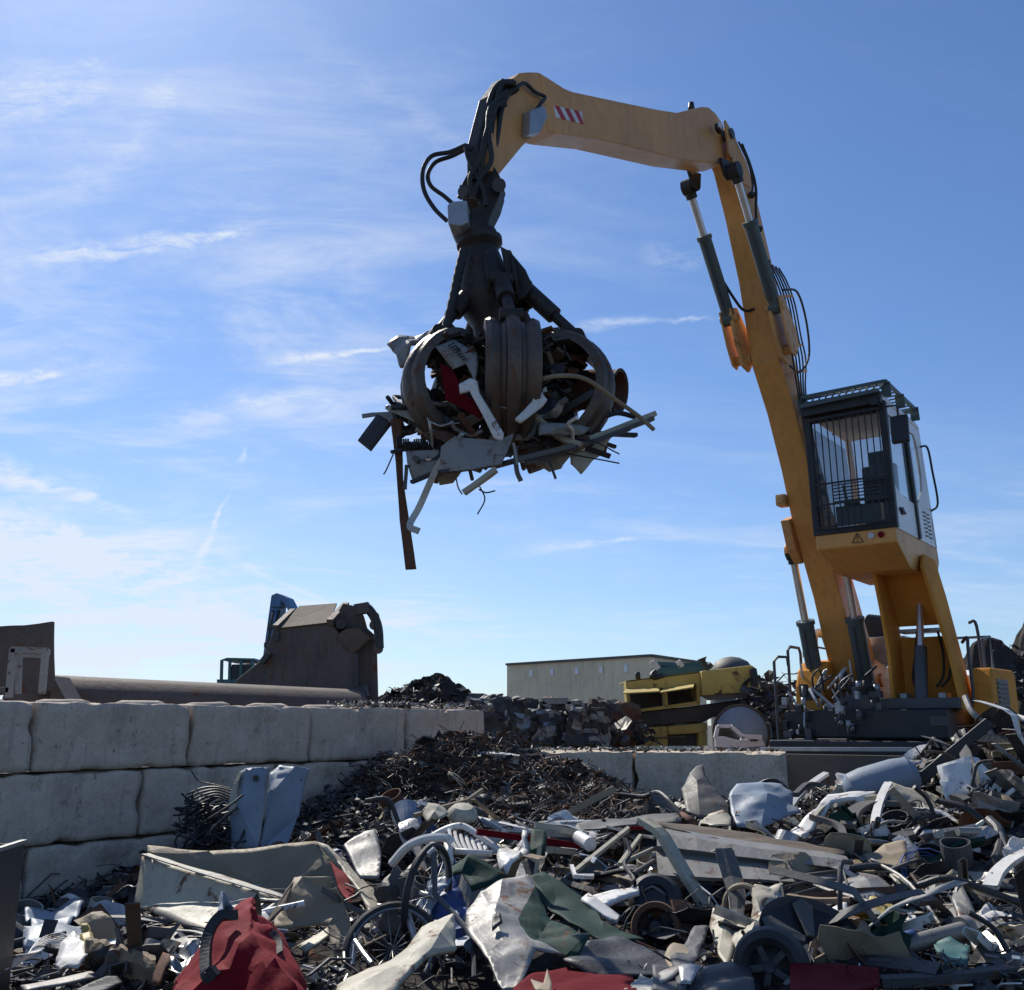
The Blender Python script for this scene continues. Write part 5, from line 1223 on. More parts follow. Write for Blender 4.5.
facets('torn_plastic', [cA(240, 800, 6.0), cA(290, 780, 6.1), cA(340, 800, 6.0), cA(345, 870, 5.7), cA(300, 900, 5.6), cA(225, 895, 5.7), (cA(215, 860, 5.8))], [(0, 1, 2, 3, 4, 5, 6)], M_w, 'curved white torn plastic left of the corroded profile', 'plastic piece', amp=.05)
facets('rust_lump', [cA(310, 770, 6.1), cA(320, 720, 6.2), cA(345, 715, 6.2), cA(350, 760, 6.1), cA(400, 830, 5.8), cA(350, 830, 5.8)], [(0, 1, 2, 3, 4, 5)], M_ye, 'ochre crusted lump above the corroded profile', 'lump', amp=.04, t=.05)
facets('dark_trough', [cA(525, 835, 6.0), cA(700, 755, 6.5), cA(810, 778, 6.3), cA(815, 800, 6.2), (cA(790, 850, 5.9)), cA(640, 890, 5.6), cA(560, 880, 5.7)], [(0, 1, 2, 3, 4, 5, 6)], M_bk, 'black open trough behind the red bag', 'trough', amp=.02)
strap('trough_rim', [cA(690, 752, 6.45), cA(760, 757, 6.35), cA(812, 772, 6.2), (cA(850, 790, 6.1))], .03, M_lg, 'bright steel rim behind the red bag strap', 'rim')
facets('steel_strip', [cA(570, 745, 6.7), cA(710, 728, 6.9), cA(725, 742, 6.8), cA(690, 750, 6.7), cA(575, 765, 6.6)], [(0, 1, 2, 3, 4)], M_ta, 'short tan strip lying above the black trough', 'strip', amp=.006)
facets('foil_piece', [cA(660, 920, 5.5), cA(690, 830, 5.8), cA(735, 790, 5.9), cA(790, 825, 5.8), cA(740, 880, 5.6), cA(700, 925, 5.45)], [(0, 1, 2, 3, 4, 5)], M_gm, 'crumpled shiny foil beside the red bag', 'foil', amp=.05, nsc=9)
facets('rusty_flap', [cA(600, 960, 5.3), cA(640, 840, 5.5), cA(668, 850, 5.5), cA(660, 900, 5.35), cA(625, 965, 5.25)], [(0, 1, 2, 3, 4)], M_rs, 'small upright rusty flap beside the shiny foil', 'plate')
facets('white_sheet', [cA(90, 700, 7.6), cA(200, 660, 8.0), cA(290, 645, 8.1), cA(330, 670, 7.9), cA(270, 730, 7.3), cA(130, 740, 7.1)], [(0, 1, 2, 3, 4, 5)], M_bg, 'pale blue crumpled sheet at the foot of the long wall', 'sheet', amp=.05)
facets('white_sheet', [cA(90, 750, 7.2), cA(340, 720, 7.5), cA(420, 790, 6.8), cA(300, 830, 6.4), cA(90, 820, 6.4)], [(0, 1, 2, 3, 4)], M_bg, 'flat pale blue sheet under the white wires', 'sheet', amp=.04)
facets('foam_board', [cA(480, 775, 6.6), cA(590, 750, 6.8), cA(600, 770, 6.6), cA(500, 790, 6.4)], [(0, 1, 2, 3)], M_w, 'small white board above the white wedge shaped tile', 'board', t=.03)
facets('foam_board', [cA(395, 815, 6.3), cA(440, 785, 6.5), cA(530, 810, 6.3), cA(500, 840, 6.1), cA(430, 842, 6.05)], [(0, 1, 2, 3, 4)], M_w, 'white wedge shaped tile lying left of the black trough', 'tile', t=.04)
strap('flat_bar', [cA(330, 700, 7.4), cA(500, 700, 7.3), cA(680, 722, 7.1)], .09, M_dk, 'dark blue grey flat bar lying in front of the cabinet', 'bar')
facets('dark_plate', [cA(210, 640, 8.2), cA(240, 620, 8.4), cA(370, 628, 8.4), cA(378, 660, 8.1), cA(230, 655, 8.1)], [(0, 1, 2, 3, 4)], M_bk, 'black plate against the foot of the long wall', 'plate', amp=.02)
b = MB()
for k in range(9):
    y0 = 760 + k * 8; b.tube(catmull([cA(20 - k * 4, 905 - k * 6, 5.4), cA(90 + k * 6, 870 - k * 4, 5.7), cA(150 + k * 5, 790 + k * 3, 6.0 + k * .05), cA(230 + k * 8, 760 + k * 7, 6.2), cA(280, 780 + k * 6, 6.1)], 6), .004, 5)
tag(b.build('wire_loops', M_w), 'thin white wires looping over the sheets at far left', 'wire', kind='stuff')
hero(20, 920, 175, 985, 5.3, 'the corroded profile')

# ---- bicycle
t = thing('bicycle', cD(300, 560, 6.1), 0, 'wrecked bicycle tangled in scrap, its black tyred front wheel upright', 'bicycle')
wc = cD(345, 375, 6.15); wax = V(.92, -.38, -.1).normalized()
Rw = .275
ua = V(0, 0, 1) - wax * wax.z; ua.normalize(); ub = wax.cross(ua)
b = MB(); b.torus(wc, wax, Rw, .022, 36, 8); wv = part('wheel', b, M_rub, t)
b = MB(); b.torus(wc, wax, Rw - .022, .012, 36, 6); part('rim', b, M_gm, t, wv)
b = MB()
for k in range(16): a = k * pi / 8; b.tube([wc + wax * .02 * (-1) ** k, wc + (ua * cos(a) + ub * sin(a)) * (Rw - .02)], .003, 4)
b.tube([wc - wax * .05, wc + wax * .05], .018, 8); part('spokes', b, M_gm, t, wv)
wc2 = cD(205, 590, 5.8); wax2 = V(.25, -.75, .6).normalized()
b = MB(); b.torus(wc2, wax2, Rw, .022, 36, 8, sy=.85); wv2 = part('wheel', b, M_rub, t)
b = MB(); b.torus(wc2, wax2, Rw - .024, .012, 36, 6, sy=.85); part('rim', b, M_gm, t, wv2)
b = MB(); ua2 = wax2.orthogonal().normalized(); ub2 = wax2.cross(ua2)
for k in range(14): a = k * pi / 7; b.tube([wc2, wc2 + (ua2 * cos(a) + ub2 * sin(a) * .85) * (Rw - .03)], .003, 4)
part('spokes', b, M_gm, t, wv2)
b = MB(); b.tube([cD(370, 200, 5.95), cD(374, 370, 5.9), cD(440, 440, 5.8), cD(500, 510, 5.7), cD(525, 560, 5.6), cD(530, 700, 5.4)], .016, 8); part('frame_tube', b, M_dk, t)
b = MB(); b.tube([cD(258, 418, 6.0), cD(275, 480, 5.9), cD(298, 555, 5.8)], .02, 8); part('fork', b, M_gm, t)
b = MB(); b.tube([cD(150, 416, 6.1), cD(240, 420, 6.0), cD(258, 408, 6.0)], .012, 8); b.tube([cD(350, 215, 5.95), cD(375, 192, 5.95)], .018, 8); part('handlebar', b, M_gm, t)
b = MB(); b.tube([cD(60, 555, 5.7), cD(90, 600, 5.6), cD(125, 645, 5.5)], .015, 8); b.tube([cD(60, 560, 5.7), cD(50, 650, 5.6)], .012, 8); part('stay', b, M_gm, t)
hero(375, 855, 455, 985, 5.8, 'the wrecked bicycle')
# white garden chair
t = thing('garden_chair', cD(470, 160, 7.4), 0, 'upturned white slatted plastic chair in the middle of the heap', 'chair')
b = MB(); b.tube(catmull([cD(205, 250, 7.4), cD(270, 180, 7.3), cD(350, 150, 7.3), cD(420, 150, 7.3), cD(440, 170, 7.3)], 6), .032, 8); part('armrest', b, M_w, t)
b = MB(); b.tube(catmull([cD(350, 150, 7.7), cD(430, 110, 7.7), cD(490, 105, 7.7), cD(560, 150, 7.6), cD(630, 200, 7.5)], 6), .025, 8); part('back_frame', b, M_w, t)
for k in range(7):
    b = MB(); b.tube(catmull([cD(430 + k * 22, 118 + k * 9 + (0 if k < 3 else -2), 7.65), cD(440 + k * 22, 160 + k * 5, 7.5), cD(460 + k * 20, 195 + k * 3, 7.4)], 4), .014, 6); part('slat', b, M_w, t)
b = MB(); b.tube([cD(440, 200, 7.35), cD(600, 212, 7.35)], .022, 8); b.tube([cD(425, 158, 7.4), cD(430, 250, 7.2)], .03, 8); part('seat_edge', b, M_w, t)
hero(392, 826, 502, 862, 7.3, 'the upturned white chair')
# green folded sheet, blue panel, big hood
facets('folded_sheet', [cD(360, 320, 6.7), cD(480, 240, 6.6), cD(512, 215, 6.55), cD(665, 298, 6.5), cD(620, 330, 6.4), cD(520, 360, 6.3), cD(480, 290, 6.45), cD(380, 310, 6.6)], [(0, 1, 7), (1, 2, 6, 7), (2, 3, 4, 6), (4, 5, 6)], M_gn, 'green folded sheet forming a small tent right of the bicycle', 'sheet', amp=.01)
facets('blue_sheet', [cD(310, 410, 6.4), cD(440, 295, 6.5), cD(515, 430, 6.3), cD(500, 510, 6.1), cD(505, 600, 5.9), cD(440, 610, 5.9), cD(420, 500, 6.0), cD(350, 480, 6.2)], [(0, 1, 2, 3), (0, 3, 6, 7), (3, 4, 5, 6)], M_bl, 'crumpled blue panel behind the bicycle wheel', 'panel', amp=.03, nsc=7)
facets('cloudy_plastic', [cD(300, 420, 6.35), cD(360, 340, 6.45), cD(440, 290, 6.4), cD(430, 340, 6.35), cD(360, 440, 6.25), cD(350, 480, 6.15)], [(0, 1, 2, 3, 4, 5)], M_bg, 'milky torn plastic at the left of the blue panel', 'plastic piece', amp=.04)
hv = [cD(490, 470, 5.9), cD(555, 365, 6.1), cD(640, 320, 6.2), cD(740, 295, 6.3), cD(765, 350, 6.2), cD(830, 480, 5.9), cD(985, 545, 5.6), cD(940, 610, 5.4), cD(890, 600, 5.4), cD(770, 600, 5.4), cD(700, 740, 5.0), cD(640, 735, 5.0), cD(570, 600, 5.3), cD(500, 520, 5.6),
      cD(610, 440, 5.75), cD(700, 470, 5.75), cD(760, 560, 5.5), cD(640, 560, 5.45)]
facets('car_hood', hv, [(0, 1, 14), (1, 2, 14), (2, 3, 4, 15, 14), (4, 5, 16, 15), (5, 6, 7, 8, 16), (8, 9, 16), (9, 10, 11, 17), (9, 17, 16), (11, 12, 17), (12, 13, 17), (13, 0, 14, 17), (14, 15, 16, 17)], [M_lg, M_gn], 'large crumpled car bonnet, dirty white with dark green inside, near the bottom centre', 'car bonnet', mk=[0, 0, 0, 1, 1, 0, 0, 0, 0, 0, 0, 0], amp=.016, cuts=4, nsc=5)
facets('torn_hole_flap', [cD(600, 450, 5.6), cD(632, 445, 5.6), cD(640, 480, 5.55), cD(600, 520, 5.5)], [(0, 1, 2, 3)], M_bk, 'black torn hole edge on the crumpled white bonnet', 'torn edge')
facets('green_sheet', [cD(740, 300, 6.6), cD(800, 285, 6.7), cD(870, 330, 6.6), cD(1000, 420, 6.4), cD(1030, 480, 6.1), cD(1200, 560, 5.9), cD(1050, 560, 5.8), cD(900, 480, 6.0), cD(830, 440, 6.2)], [(0, 1, 2, 8), (2, 3, 7, 8), (3, 4, 6, 7), (4, 5, 6)], M_gn, 'dark green painted sheet right of the crumpled bonnet', 'sheet', amp=.010)
facets('black_sheet', [cD(900, 560, 5.9), cD(1040, 530, 5.9), cD(1320, 620, 5.6), cD(1340, 700, 5.3), cD(1000, 700, 5.2), (cD(880, 650, 5.3))], [(0, 1, 2, 3, 4, 5)], M_bk, 'wide black sheet under the dark green one', 'sheet', amp=.018)
facets('crushed_beam', [cD(-10, 735, 4.9), cD(150, 660, 5.1), cD(250, 610, 5.2), cD(330, 520, 5.4), cD(445, 455, 5.55), cD(450, 600, 5.2), cD(340, 620, 5.0), cD(250, 700, 4.8), cD(190, 780, 4.6), cD(-10, 800, 4.6), cD(260, 640, 4.95), cD(390, 540, 5.2)], [(0, 1, 10, 9), (1, 2, 3, 10), (3, 4, 11), (3, 11, 10), (4, 5, 11), (5, 6, 11), (6, 7, 10, 11), (7, 8, 9, 10)], M_cr, 'long pale crushed beam at the bottom left of centre', 'beam', amp=.012, t=.03)
facets('dark_red_sheet', [cD(680, 745, 4.9), cD(760, 690, 5.2), cD(850, 665, 5.4), cD(1000, 690, 5.2), cD(1150, 700, 5.1), cD(1180, 800, 4.6), cD(680, 800, 4.6)], [(0, 1, 2, 3, 4, 5, 6)], M_dr, 'dark red car panel at the bottom centre', 'car panel', amp=.010)
facets('pink_scrap', [cD(750, 705, 4.95), cD(800, 725, 4.8), cD(815, 665, 4.95), cD(832, 720, 4.8), cD(830, 760, 4.7), cD(770, 760, 4.7)], [(0, 1, 5), (1, 2, 3), (1, 3, 4, 5)], M_ta, 'small pointed pinkish scrap on the dark red panel', 'torn piece')
facets('grey_plate', [cD(15, 180, 7.8), cD(100, 130, 8.0), cD(140, 125, 8.0), cD(162, 220, 7.7), cD(155, 310, 7.4), cD(80, 305, 7.4)], [(0, 1, 2, 3, 4, 5)], M_lg, 'upright light grey plate right of the beige cabinet', 'plate', amp=.012, t=.02)
facets('crumpled_bag', [cD(620, 225, 7.2), cD(720, 160, 7.4), cD(755, 140, 7.4), cD(740, 200, 7.2), cD(690, 250, 7.0), cD(660, 290, 6.9), cD(625, 265, 7.0)], [(0, 1, 2, 3, 4, 5, 6)], M_w, 'crumpled white plastic wrap left of the green post', 'plastic wrap', amp=.05, nsc=9)
facets('green_post', [cD(755, 130, 7.3), cD(810, 135, 7.3), cD(812, 170, 7.2), cD(808, 215, 7.1), cD(752, 225, 7.1)], [(0, 1, 2, 3, 4)], M_gn, 'short green plate standing at the end of the red rails', 'plate', t=.06)
for (x0, y0, x1, y1, m_, lab) in [(770, 98, 960, 135, M_cr, 'cream upper rail of the flattened rack'), (540, 125, 900, 175, M_dr, 'dark red thin rail behind the white chair'), (800, 165, 940, 180, M_dr, 'short dark red rail right of the green plate'), (800, 130, 925, 135, M_lg, 'light grey rail above the green plate'), (820, 195, 920, 205, M_cr, 'lower cream rail beside the green plate')]:
    b = MB(); b.beam(cD(x0, y0, 7.5), cD(x1, y1, 7.8), .035, .045); tag(b.build('metal_rail', m_), lab, 'rail')
facets('grey_stone_box', [cD(325, 60, 8.4), cD(345, 15, 8.5), cD(390, 20, 8.6), cD(425, 60, 8.4), cD(395, 75, 8.2), cD(340, 85, 8.2), cD(372, 45, 8.2)], [(0, 1, 6), (1, 2, 6), (2, 3, 4, 6), (4, 5, 6), (5, 0, 6)], M_cr, 'small pale crumpled box above the white chair', 'box')
b = MB(); b.tube([cD(290, 62, 8.6), cD(400, 30, 8.8), cD(500, 2, 9.0), cD(560, -40, 9.2)], .02, 7); tag(b.build('steel_pipe', M_ta), 'thin tan bent pipe lying on the shredded heap', 'pipe')
b = MB(); c = cD(482, 62, 8.5); b.lathe([(.001, 0.09), (.08, .08), (.12, .04), (.13, 0), (.12, -.02)], c, V(.1, -.3, 1), 14); tag(b.build('plastic_bowl', M_cr), 'cream domed cap on the shredded heap above the white chair', 'cap')
hero(425, 855, 600, 990, 5.4, 'the crumpled white bonnet'); hero(535, 870, 650, 925, 6.0, 'the dark green sheet'); hero(335, 918, 455, 990, 5.0, 'the pale crushed beam'); hero(510, 968, 700, 990, 4.9, 'the dark red panel')

# ---- middle: large grey beam profile
def prof_strip(name, top, bot, m, label, cat, ridge=.08, t=.015, n=18, hol=0):
    """long corrugated panel between a top and a bottom line"""
    b = MB(); vs = []; sec = [(0, 0), (.12, -ridge), (.38, -ridge * .9), (.5, ridge * .2), (.6, -.01), (.9, -ridge * .7), (1, 0)]
    for i in range(n + 1):
        a = top[0].lerp(top[1], i / n); c = bot[0].lerp(bot[1], i / n)
        for f, y in sec: vs.append(a.lerp(c, f) + V(0, y * 1.2, 0) + noise.noise_vector(V(i * .5, f * 2, 1)) * .008)
    k = len(sec); b.shell(vs, [(i * k + j, i * k + j + 1, (i + 1) * k + j + 1, (i + 1) * k + j) for i in range(n) for j in range(k - 1)], t)
    return tag(b.build(name, m), label, cat)
prof_strip('guard_rail', (cE(488, 195, 7.5), P(846, 856, 7.0)), (cE(500, 420, 6.9), P(842, 886, 6.8)), M_lg, 'wide dull grey ribbed rail lying across the middle right', 'rail')
facets('flat_sheet', [cE(486, 178, 7.7), cE(640, 190, 7.9), P(845, 850, 7.3), P(844, 857, 7.05), cE(700, 245, 7.3), cE(490, 196, 7.5)], [(0, 1, 4, 5), (1, 2, 3, 4)], M_br, 'brown flat top edge above the grey ribbed rail', 'sheet', amp=.01)
hero(652, 824, 848, 892, 6.9, 'the wide grey ribbed rail')
facets('long_grey_sheet', [cE(150, 200, 8.3), cE(160, 185, 8.4), cE(580, 140, 8.9), cE(620, 160, 8.6), cE(600, 180, 8.3), cE(180, 215, 8.1)], [(0, 1, 2, 3, 4, 5)], M_gr, 'long low grey sheet edge behind the ribbed rail', 'sheet', amp=.012)
hero(575, 812, 690, 832, 8.3, 'the long low grey sheet')
for (pts, m_, lab, r) in [([(0, 195, 8.2), (120, 205, 8.2), (200, 235, 8.0)], M_lg, 'pale flat strip left of the long grey sheet', .03), ([(150, 390, 7.0), (380, 205, 7.5)], M_cr, 'cream diagonal bar rising to the ribbed rail', .02),
                    ([(380, 205, 7.5), (485, 205, 7.4)], M_rd, 'short reddish bar touching the end of the ribbed rail', .018), ([(340, 360, 7.1), (430, 238, 7.4), (488, 245, 7.3)], M_cr, 'second cream diagonal bar beside the ribbed rail', .018),
                    ([(360, 350, 7.1), (488, 292, 7.3)], M_cr, 'lower cream bar ending at the ribbed rail', .016), ([(400, 400, 6.9), (488, 345, 7.1)], M_gr, 'grey bar low beside the ribbed rail end', .016),
                    ([(135, 368, 7.0), (150, 410, 6.8), (230, 412, 6.8)], M_w, 'white bent elbow pipe left of the diagonal bars', .018)]:
    b = MB(); b.tube([cE(*p) for p in pts], r, 4 if r > .016 else 8, sm=False); tag(b.build('metal_bar', m_), lab, 'bar')
b = MB(); b.tube(catmull([cE(365, 250, 7.2), cE(385, 310, 7.1), cE(360, 360, 7.0), cE(400, 420, 6.8), (cE(390, 440, 6.7))], 6), .014, 7); tag(b.build('rubber_hose', M_bk), 'thin black hose curving beside the cream diagonal bars', 'hose')
b = MB(); b.tube([cE(165, 245, 7.6), cE(215, 275, 7.4)], .05, 12); tag(b.build('pipe_stub', M_w), 'short fat white pipe stub near the long grey sheet', 'pipe')
facets('white_board', [cE(190, 500, 6.6), cE(420, 460, 6.7), cE(425, 490, 6.6), cE(260, 545, 6.4), cE(205, 545, 6.4)], [(0, 1, 2, 3, 4)], M_w, 'bright white board lying left of the rusty brake drum', 'board', t=.03, amp=.01)
facets('white_board', [cE(175, 510, 6.4), cE(205, 485, 6.5), cE(340, 580, 6.3), cE(330, 600, 6.2), cE(300, 595, 6.2)], [(0, 1, 2, 3, 4)], M_w, 'narrow white board crossing under the bright white board', 'board', t=.02, amp=.006)
# brake drum
t = thing('brake_drum', cE(500, 640, 6.2), 0, 'rusty brake drum with round rim and hub', 'brake drum')
c = cE(495, 632, 6.2); ax = V(.25, .9, -.35).normalized()
b = MB(); b.lathe([(.11, .10), (.11, -.02), (.14, -.03), (.15, 0), (.14, .02), (.12, .10), (.11, .10)], c, ax, 28, cap=False); b.lathe([(.001, .08), (.11, .08), (.11, .09), (.001, .09)], c, ax, 24); part('drum', b, M_rs, t)
b = MB(); b.lathe([(.001, -.03), (.035, -.02), (.04, .03), (.07, .05), (.07, .08), (.001, .08)], c, ax, 18); part('hub', b, M_bk, t)
b = MB(); ua = ax.orthogonal().normalized(); ub = ax.cross(ua)
for k in range(5): a = k * 2 * pi / 5; q = c + (ua * cos(a) + ub * sin(a)) * .085; b.tube([q + ax * .08, q + ax * .03], .012, 8)
part('wheel_studs', b, M_dg, t)
hero(636, 905, 680, 950, 6.1, 'the rusty brake drum')
# dark tyre above it
t = thing('tyre', cE(490, 500, 6.7), 0, 'small dark tyre behind the rusty brake drum, grey cover above', 'tyre')
b = MB(); b.lathe([(.08, -.05), (.13, -.06), (.17, -.02), (.17, .03), (.13, .07), (.08, .06), (.08, -.05)], cE(492, 510, 6.7), V(.1, .8, -.6), 26, cap=False); part('tread', b, M_rub, t)
b = MB(); b.lathe([(.001, 0), (.07, -.01), (.085, .02), (.001, .03)], cE(492, 510, 6.7), V(.1, .8, -.6), 20); part('rim', b, M_dg, t)
facets('motor_cover', [cE(425, 500, 6.75), cE(440, 430, 6.9), cE(510, 432, 6.95), cE(570, 490, 6.8), cE(550, 500, 6.7), cE(480, 460, 6.72), cE(440, 480, 6.7)], [(0, 1, 5, 6), (1, 2, 5), (2, 3, 4, 5)], M_lg, 'crumpled light grey cover over the small dark tyre', 'cover')
# upright bent strip, ring
b = MB(); rings = []
for i, (x, y, D_, w_) in enumerate([(765, 308, 6.6, .10), (790, 300, 6.6, .12), (800, 340, 6.55, .13), (825, 420, 6.45, .13), (845, 500, 6.3, .11), (845, 560, 6.2, .09), (850, 640, 6.0, .06)]):
    c = cE(x, y, D_); rings.append([c + V(-w_ / 2, 0, 0), c + V(w_ / 2, .03, 0), c + V(w_ / 2, .05, .01), c + V(0, .02, .01), c + V(-w_ / 2, .02, .01)])
b.loft(rings); tag(b.build('bent_strip', M_gr), 'grey bent strip standing upright in front of the ribbed rail', 'strip'); hero(715, 848, 748, 920, 6.3, 'the upright bent strip')
b = MB(); b.torus(cE(868, 540, 6.3), V(-.6, -.8, .2), .12, .018, 26, 7); tag(b.build('metal_ring', M_ta), 'tan ring half hidden behind the cream crumpled sheets', 'ring')
facets('crumpled_sheet', [cE(722, 620, 6.0), cE(745, 555, 6.1), cE(790, 570, 6.0), cE(830, 640, 5.9), cE(825, 720, 5.6), cE(800, 800, 5.4), cE(760, 740, 5.55), cE(775, 660, 5.75)], [(0, 1, 2, 7), (2, 3, 4, 7), (4, 5, 6, 7), (6, 0, 7)], M_cr, 'left leaf shaped cream sheet of the torn pair', 'sheet', amp=.015)
facets('crumpled_sheet', [cE(825, 660, 5.85), cE(900, 600, 6.1), cE(915, 455, 6.35), cE(1040, 435, 6.5), cE(1010, 500, 6.3), cE(965, 640, 5.9), cE(960, 720, 5.6), cE(890, 810, 5.3), cE(825, 790, 5.35), cE(880, 700, 5.55), cE(935, 560, 6.0)], [(0, 1, 10, 9), (1, 2, 10), (2, 3, 4, 10), (4, 5, 10), (5, 6, 9, 10), (6, 7, 9), (7, 8, 9), (8, 0, 9)], M_cr, 'tall crumpled cream sheet of the torn pair, lower right of centre', 'sheet', amp=.03, nsc=6)
hero(708, 882, 790, 972, 5.4, 'the crumpled cream sheets')
facets('torn_plate', [cG(95, 330, 6.2), cG(180, 290, 6.3), cG(192, 320, 6.2), cG(185, 360, 6.0), cG(130, 390, 5.9), cG(95, 370, 6.0)], [(0, 1, 2, 3, 4, 5)], M_ta, 'round tan torn plate behind the cream crumpled sheets', 'plate')
# bottom centre silver foil panels
facets('foil_sheet', [cE(350, 900, 4.8), cE(430, 820, 5.1), cE(470, 850, 4.95), cE(540, 800, 5.1), cE(640, 810, 5.0), cE(500, 880, 4.8), cE(480, 940, 4.6), cE(360, 940, 4.6)], [(0, 1, 2), (2, 3, 4, 5), (0, 2, 5, 6, 7)], M_lg, 'bent silvery panel at the bottom centre', 'panel', amp=.02)
facets('foil_sheet', [cE(530, 760, 5.4), cE(570, 710, 5.6), cE(650, 720, 5.6), cE(735, 730, 5.5), cE(640, 790, 5.2), cE(560, 790, 5.2)], [(0, 1, 2, 5), (2, 3, 4, 5)], M_ta, 'beige creased panel above the bent silvery panel', 'panel', amp=.02)
facets('black_tarp', [cE(480, 800, 5.1), cE(640, 790, 5.2), cE(900, 800, 5.1), cE(920, 940, 4.6), cE(480, 940, 4.6), (cE(700, 860, 4.85))], [(0, 1, 5), (1, 2, 5), (2, 3, 5), (3, 4, 5), (4, 0, 5)], M_dg, 'black sheet along the bottom edge right of centre', 'sheet', amp=.018)
facets('foil_sheet', [cE(590, 815, 4.95), cE(700, 795, 5.05), cE(640, 880, 4.75), cE(600, 870, 4.75)], [(0, 1, 2, 3)], M_gm, 'small shiny triangle of metal on the black sheet', 'panel', amp=.02)
facets('white_u_plate', [cE(600, 960, 4.5), cE(690, 700, 5.5), cE(720, 640, 5.8), cE(660, 640, 5.8), (cE(560, 760, 5.3))], [(0, 1, 2, 3, 4)], M_dg, 'dark slanted plate left of the cream crumpled sheets', 'plate', amp=.02)
# car wheel
t = thing('loose_wheel', cG(115, 510, 5.2), 0, 'black car tyre with dark hub at the bottom right of centre', 'wheel')
c = cG(110, 530, 5.1); ax = V(.35, .9, -.15).normalized()
b = MB(); b.lathe([(.10, -.05), (.13, -.07), (.165, -.05), (.18, 0), (.18, .07), (.15, .11), (.10, .10), (.10, -.05)], c, ax, 32, cap=False); part('tyre', b, M_rub, t)
b = MB(); b.lathe([(.001, -.03), (.025, -.04), (.04, -.02), (.085, .01), (.105, -.045), (.112, -.045), (.112, .08), (.001, .08)], c, ax, 24); part('rim', b, M_dg, t)
b = MB(); ua = ax.orthogonal().normalized(); ub = ax.cross(ua)
for k in range(5): a = k * 2 * pi / 5; q = (ua * cos(a) + ub * sin(a)); b.beam(c + q * .03 - ax * .03, c + q * .10 - ax * .045, .03, .015, ax)
part('spokes', b, M_dg, t)
# alloy wheel cover
t = thing('wheel_trim', cG(250, 440, 5.6), 0, 'black wheel trim with silver spokes lying tilted', 'wheel trim')
c = cG(262, 445, 5.4); ax = V(.15, -.55, .8).normalized(); ua = V(1, 0, 0); ua = (ua - ax * ua.dot(ax)).normalized(); ub = ax.cross(ua)
b = MB(); b.lathe([(.001, -.03), (.12, -.03), (.25, -.01), (.28, .02), (.28, .04), (.25, .01), (.12, -.015), (.001, -.018)], c, ax, 32); part('disc', b, M_bk, t)
for k in range(5):
    b = MB(); a = k * 2 * pi / 5 + .3; q = ua * cos(a) + ub * sin(a); q2 = ua * -sin(a) + ub * cos(a)
    b.prism([c + q * .04 - q2 * .02, c + ax * .02 + q * .23 - q2 * .055, c + ax * .03 + q * .27, c + ax * .02 + q * .23 + q2 * .055, c + q * .04 + q2 * .02], ax * .012); part('spoke', b, M_gr, t)
hero(752, 920, 855, 985, 5.2, 'the black car tyre')
facets('dark_red_sheet', [cG(180, 520, 5.0), cG(330, 520, 5.0), cG(500, 545, 4.95), cG(505, 590, 4.7), cG(400, 625, 4.5), cG(180, 625, 4.5)], [(0, 1, 2, 3, 4, 5)], M_dr, 'dark red panel at the bottom right beside the car tyre', 'car panel', amp=.01); hero(790, 965, 882, 990, 4.8, 'the right dark red panel')
facets('yellow_sack', [cG(335, 400, 5.8), cG(430, 350, 6.0), cG(470, 300, 6.2), cG(550, 320, 6.1), cG(560, 350, 6.0), cG(520, 385, 5.8), cG(440, 405, 5.7)], [(0, 1, 6), (1, 2, 3, 5, 6), (3, 4, 5)], M_ye, 'dirty yellow sack under the grey crumpled box', 'sack', amp=.04, nsc=8)
facets('blue_carton', [cG(500, 390, 5.7), cG(610, 362, 5.8), cG(635, 415, 5.6), cG(540, 440, 5.5), cG(430, 440, 5.5), (cG(430, 405, 5.6))], [(0, 1, 2, 3), (0, 3, 4, 5)], M_bl, 'small blue and white carton below the yellow sack', 'carton', amp=.02)
facets('crushed_box', [cG(350, 255, 6.6), cG(420, 180, 6.9), cG(500, 200, 6.85), cG(550, 240, 6.7), cG(548, 300, 6.4), cG(490, 290, 6.4), cG(430, 290, 6.4), cG(460, 220, 6.6)], [(0, 1, 7), (1, 2, 7), (2, 3, 4, 7), (4, 5, 7), (5, 6, 0, 7)], M_lg, 'light grey crushed box right of the ribbed rail', 'box', amp=.015)
facets('crushed_box', [cG(380, 145, 7.3), cG(470, 120, 7.5), cG(520, 85, 7.6), cG(600, 82, 7.6), cG(608, 160, 7.2), cG(560, 190, 7.0), cG(480, 180, 7.0), cG(400, 175, 7.0)], [(0, 1, 6, 7), (1, 2, 5, 6), (2, 3, 4, 5)], M_ta, 'beige crushed panel above the light grey crushed box', 'panel', amp=.02)
b = MB(); b.tube(catmull([cG(170, 155, 6.9), cG(200, 200, 6.8), cG(300, 250, 6.6), cG(420, 285, 6.3), cG(470, 300, 6.2)], 6), .02, 8); tag(b.build('rubber_hose', M_bk), 'black hose running from the ribbed rail to the yellow sack', 'hose')
facets('white_scrap', [cG(300, 330, 6.2), cG(385, 308, 6.3), (cG(392, 345, 6.1)), cG(320, 358, 6.0)], [(0, 1, 2, 3)], M_w, 'small bright white sheet left of the yellow sack', 'sheet', amp=.02)
strap('wood_strip', [cG(170, 285, 6.5), cG(280, 300, 6.4), cG(400, 298, 6.3)], .06, M_wd, 'wooden strip left of the light grey crushed box', 'plank', t=.03)
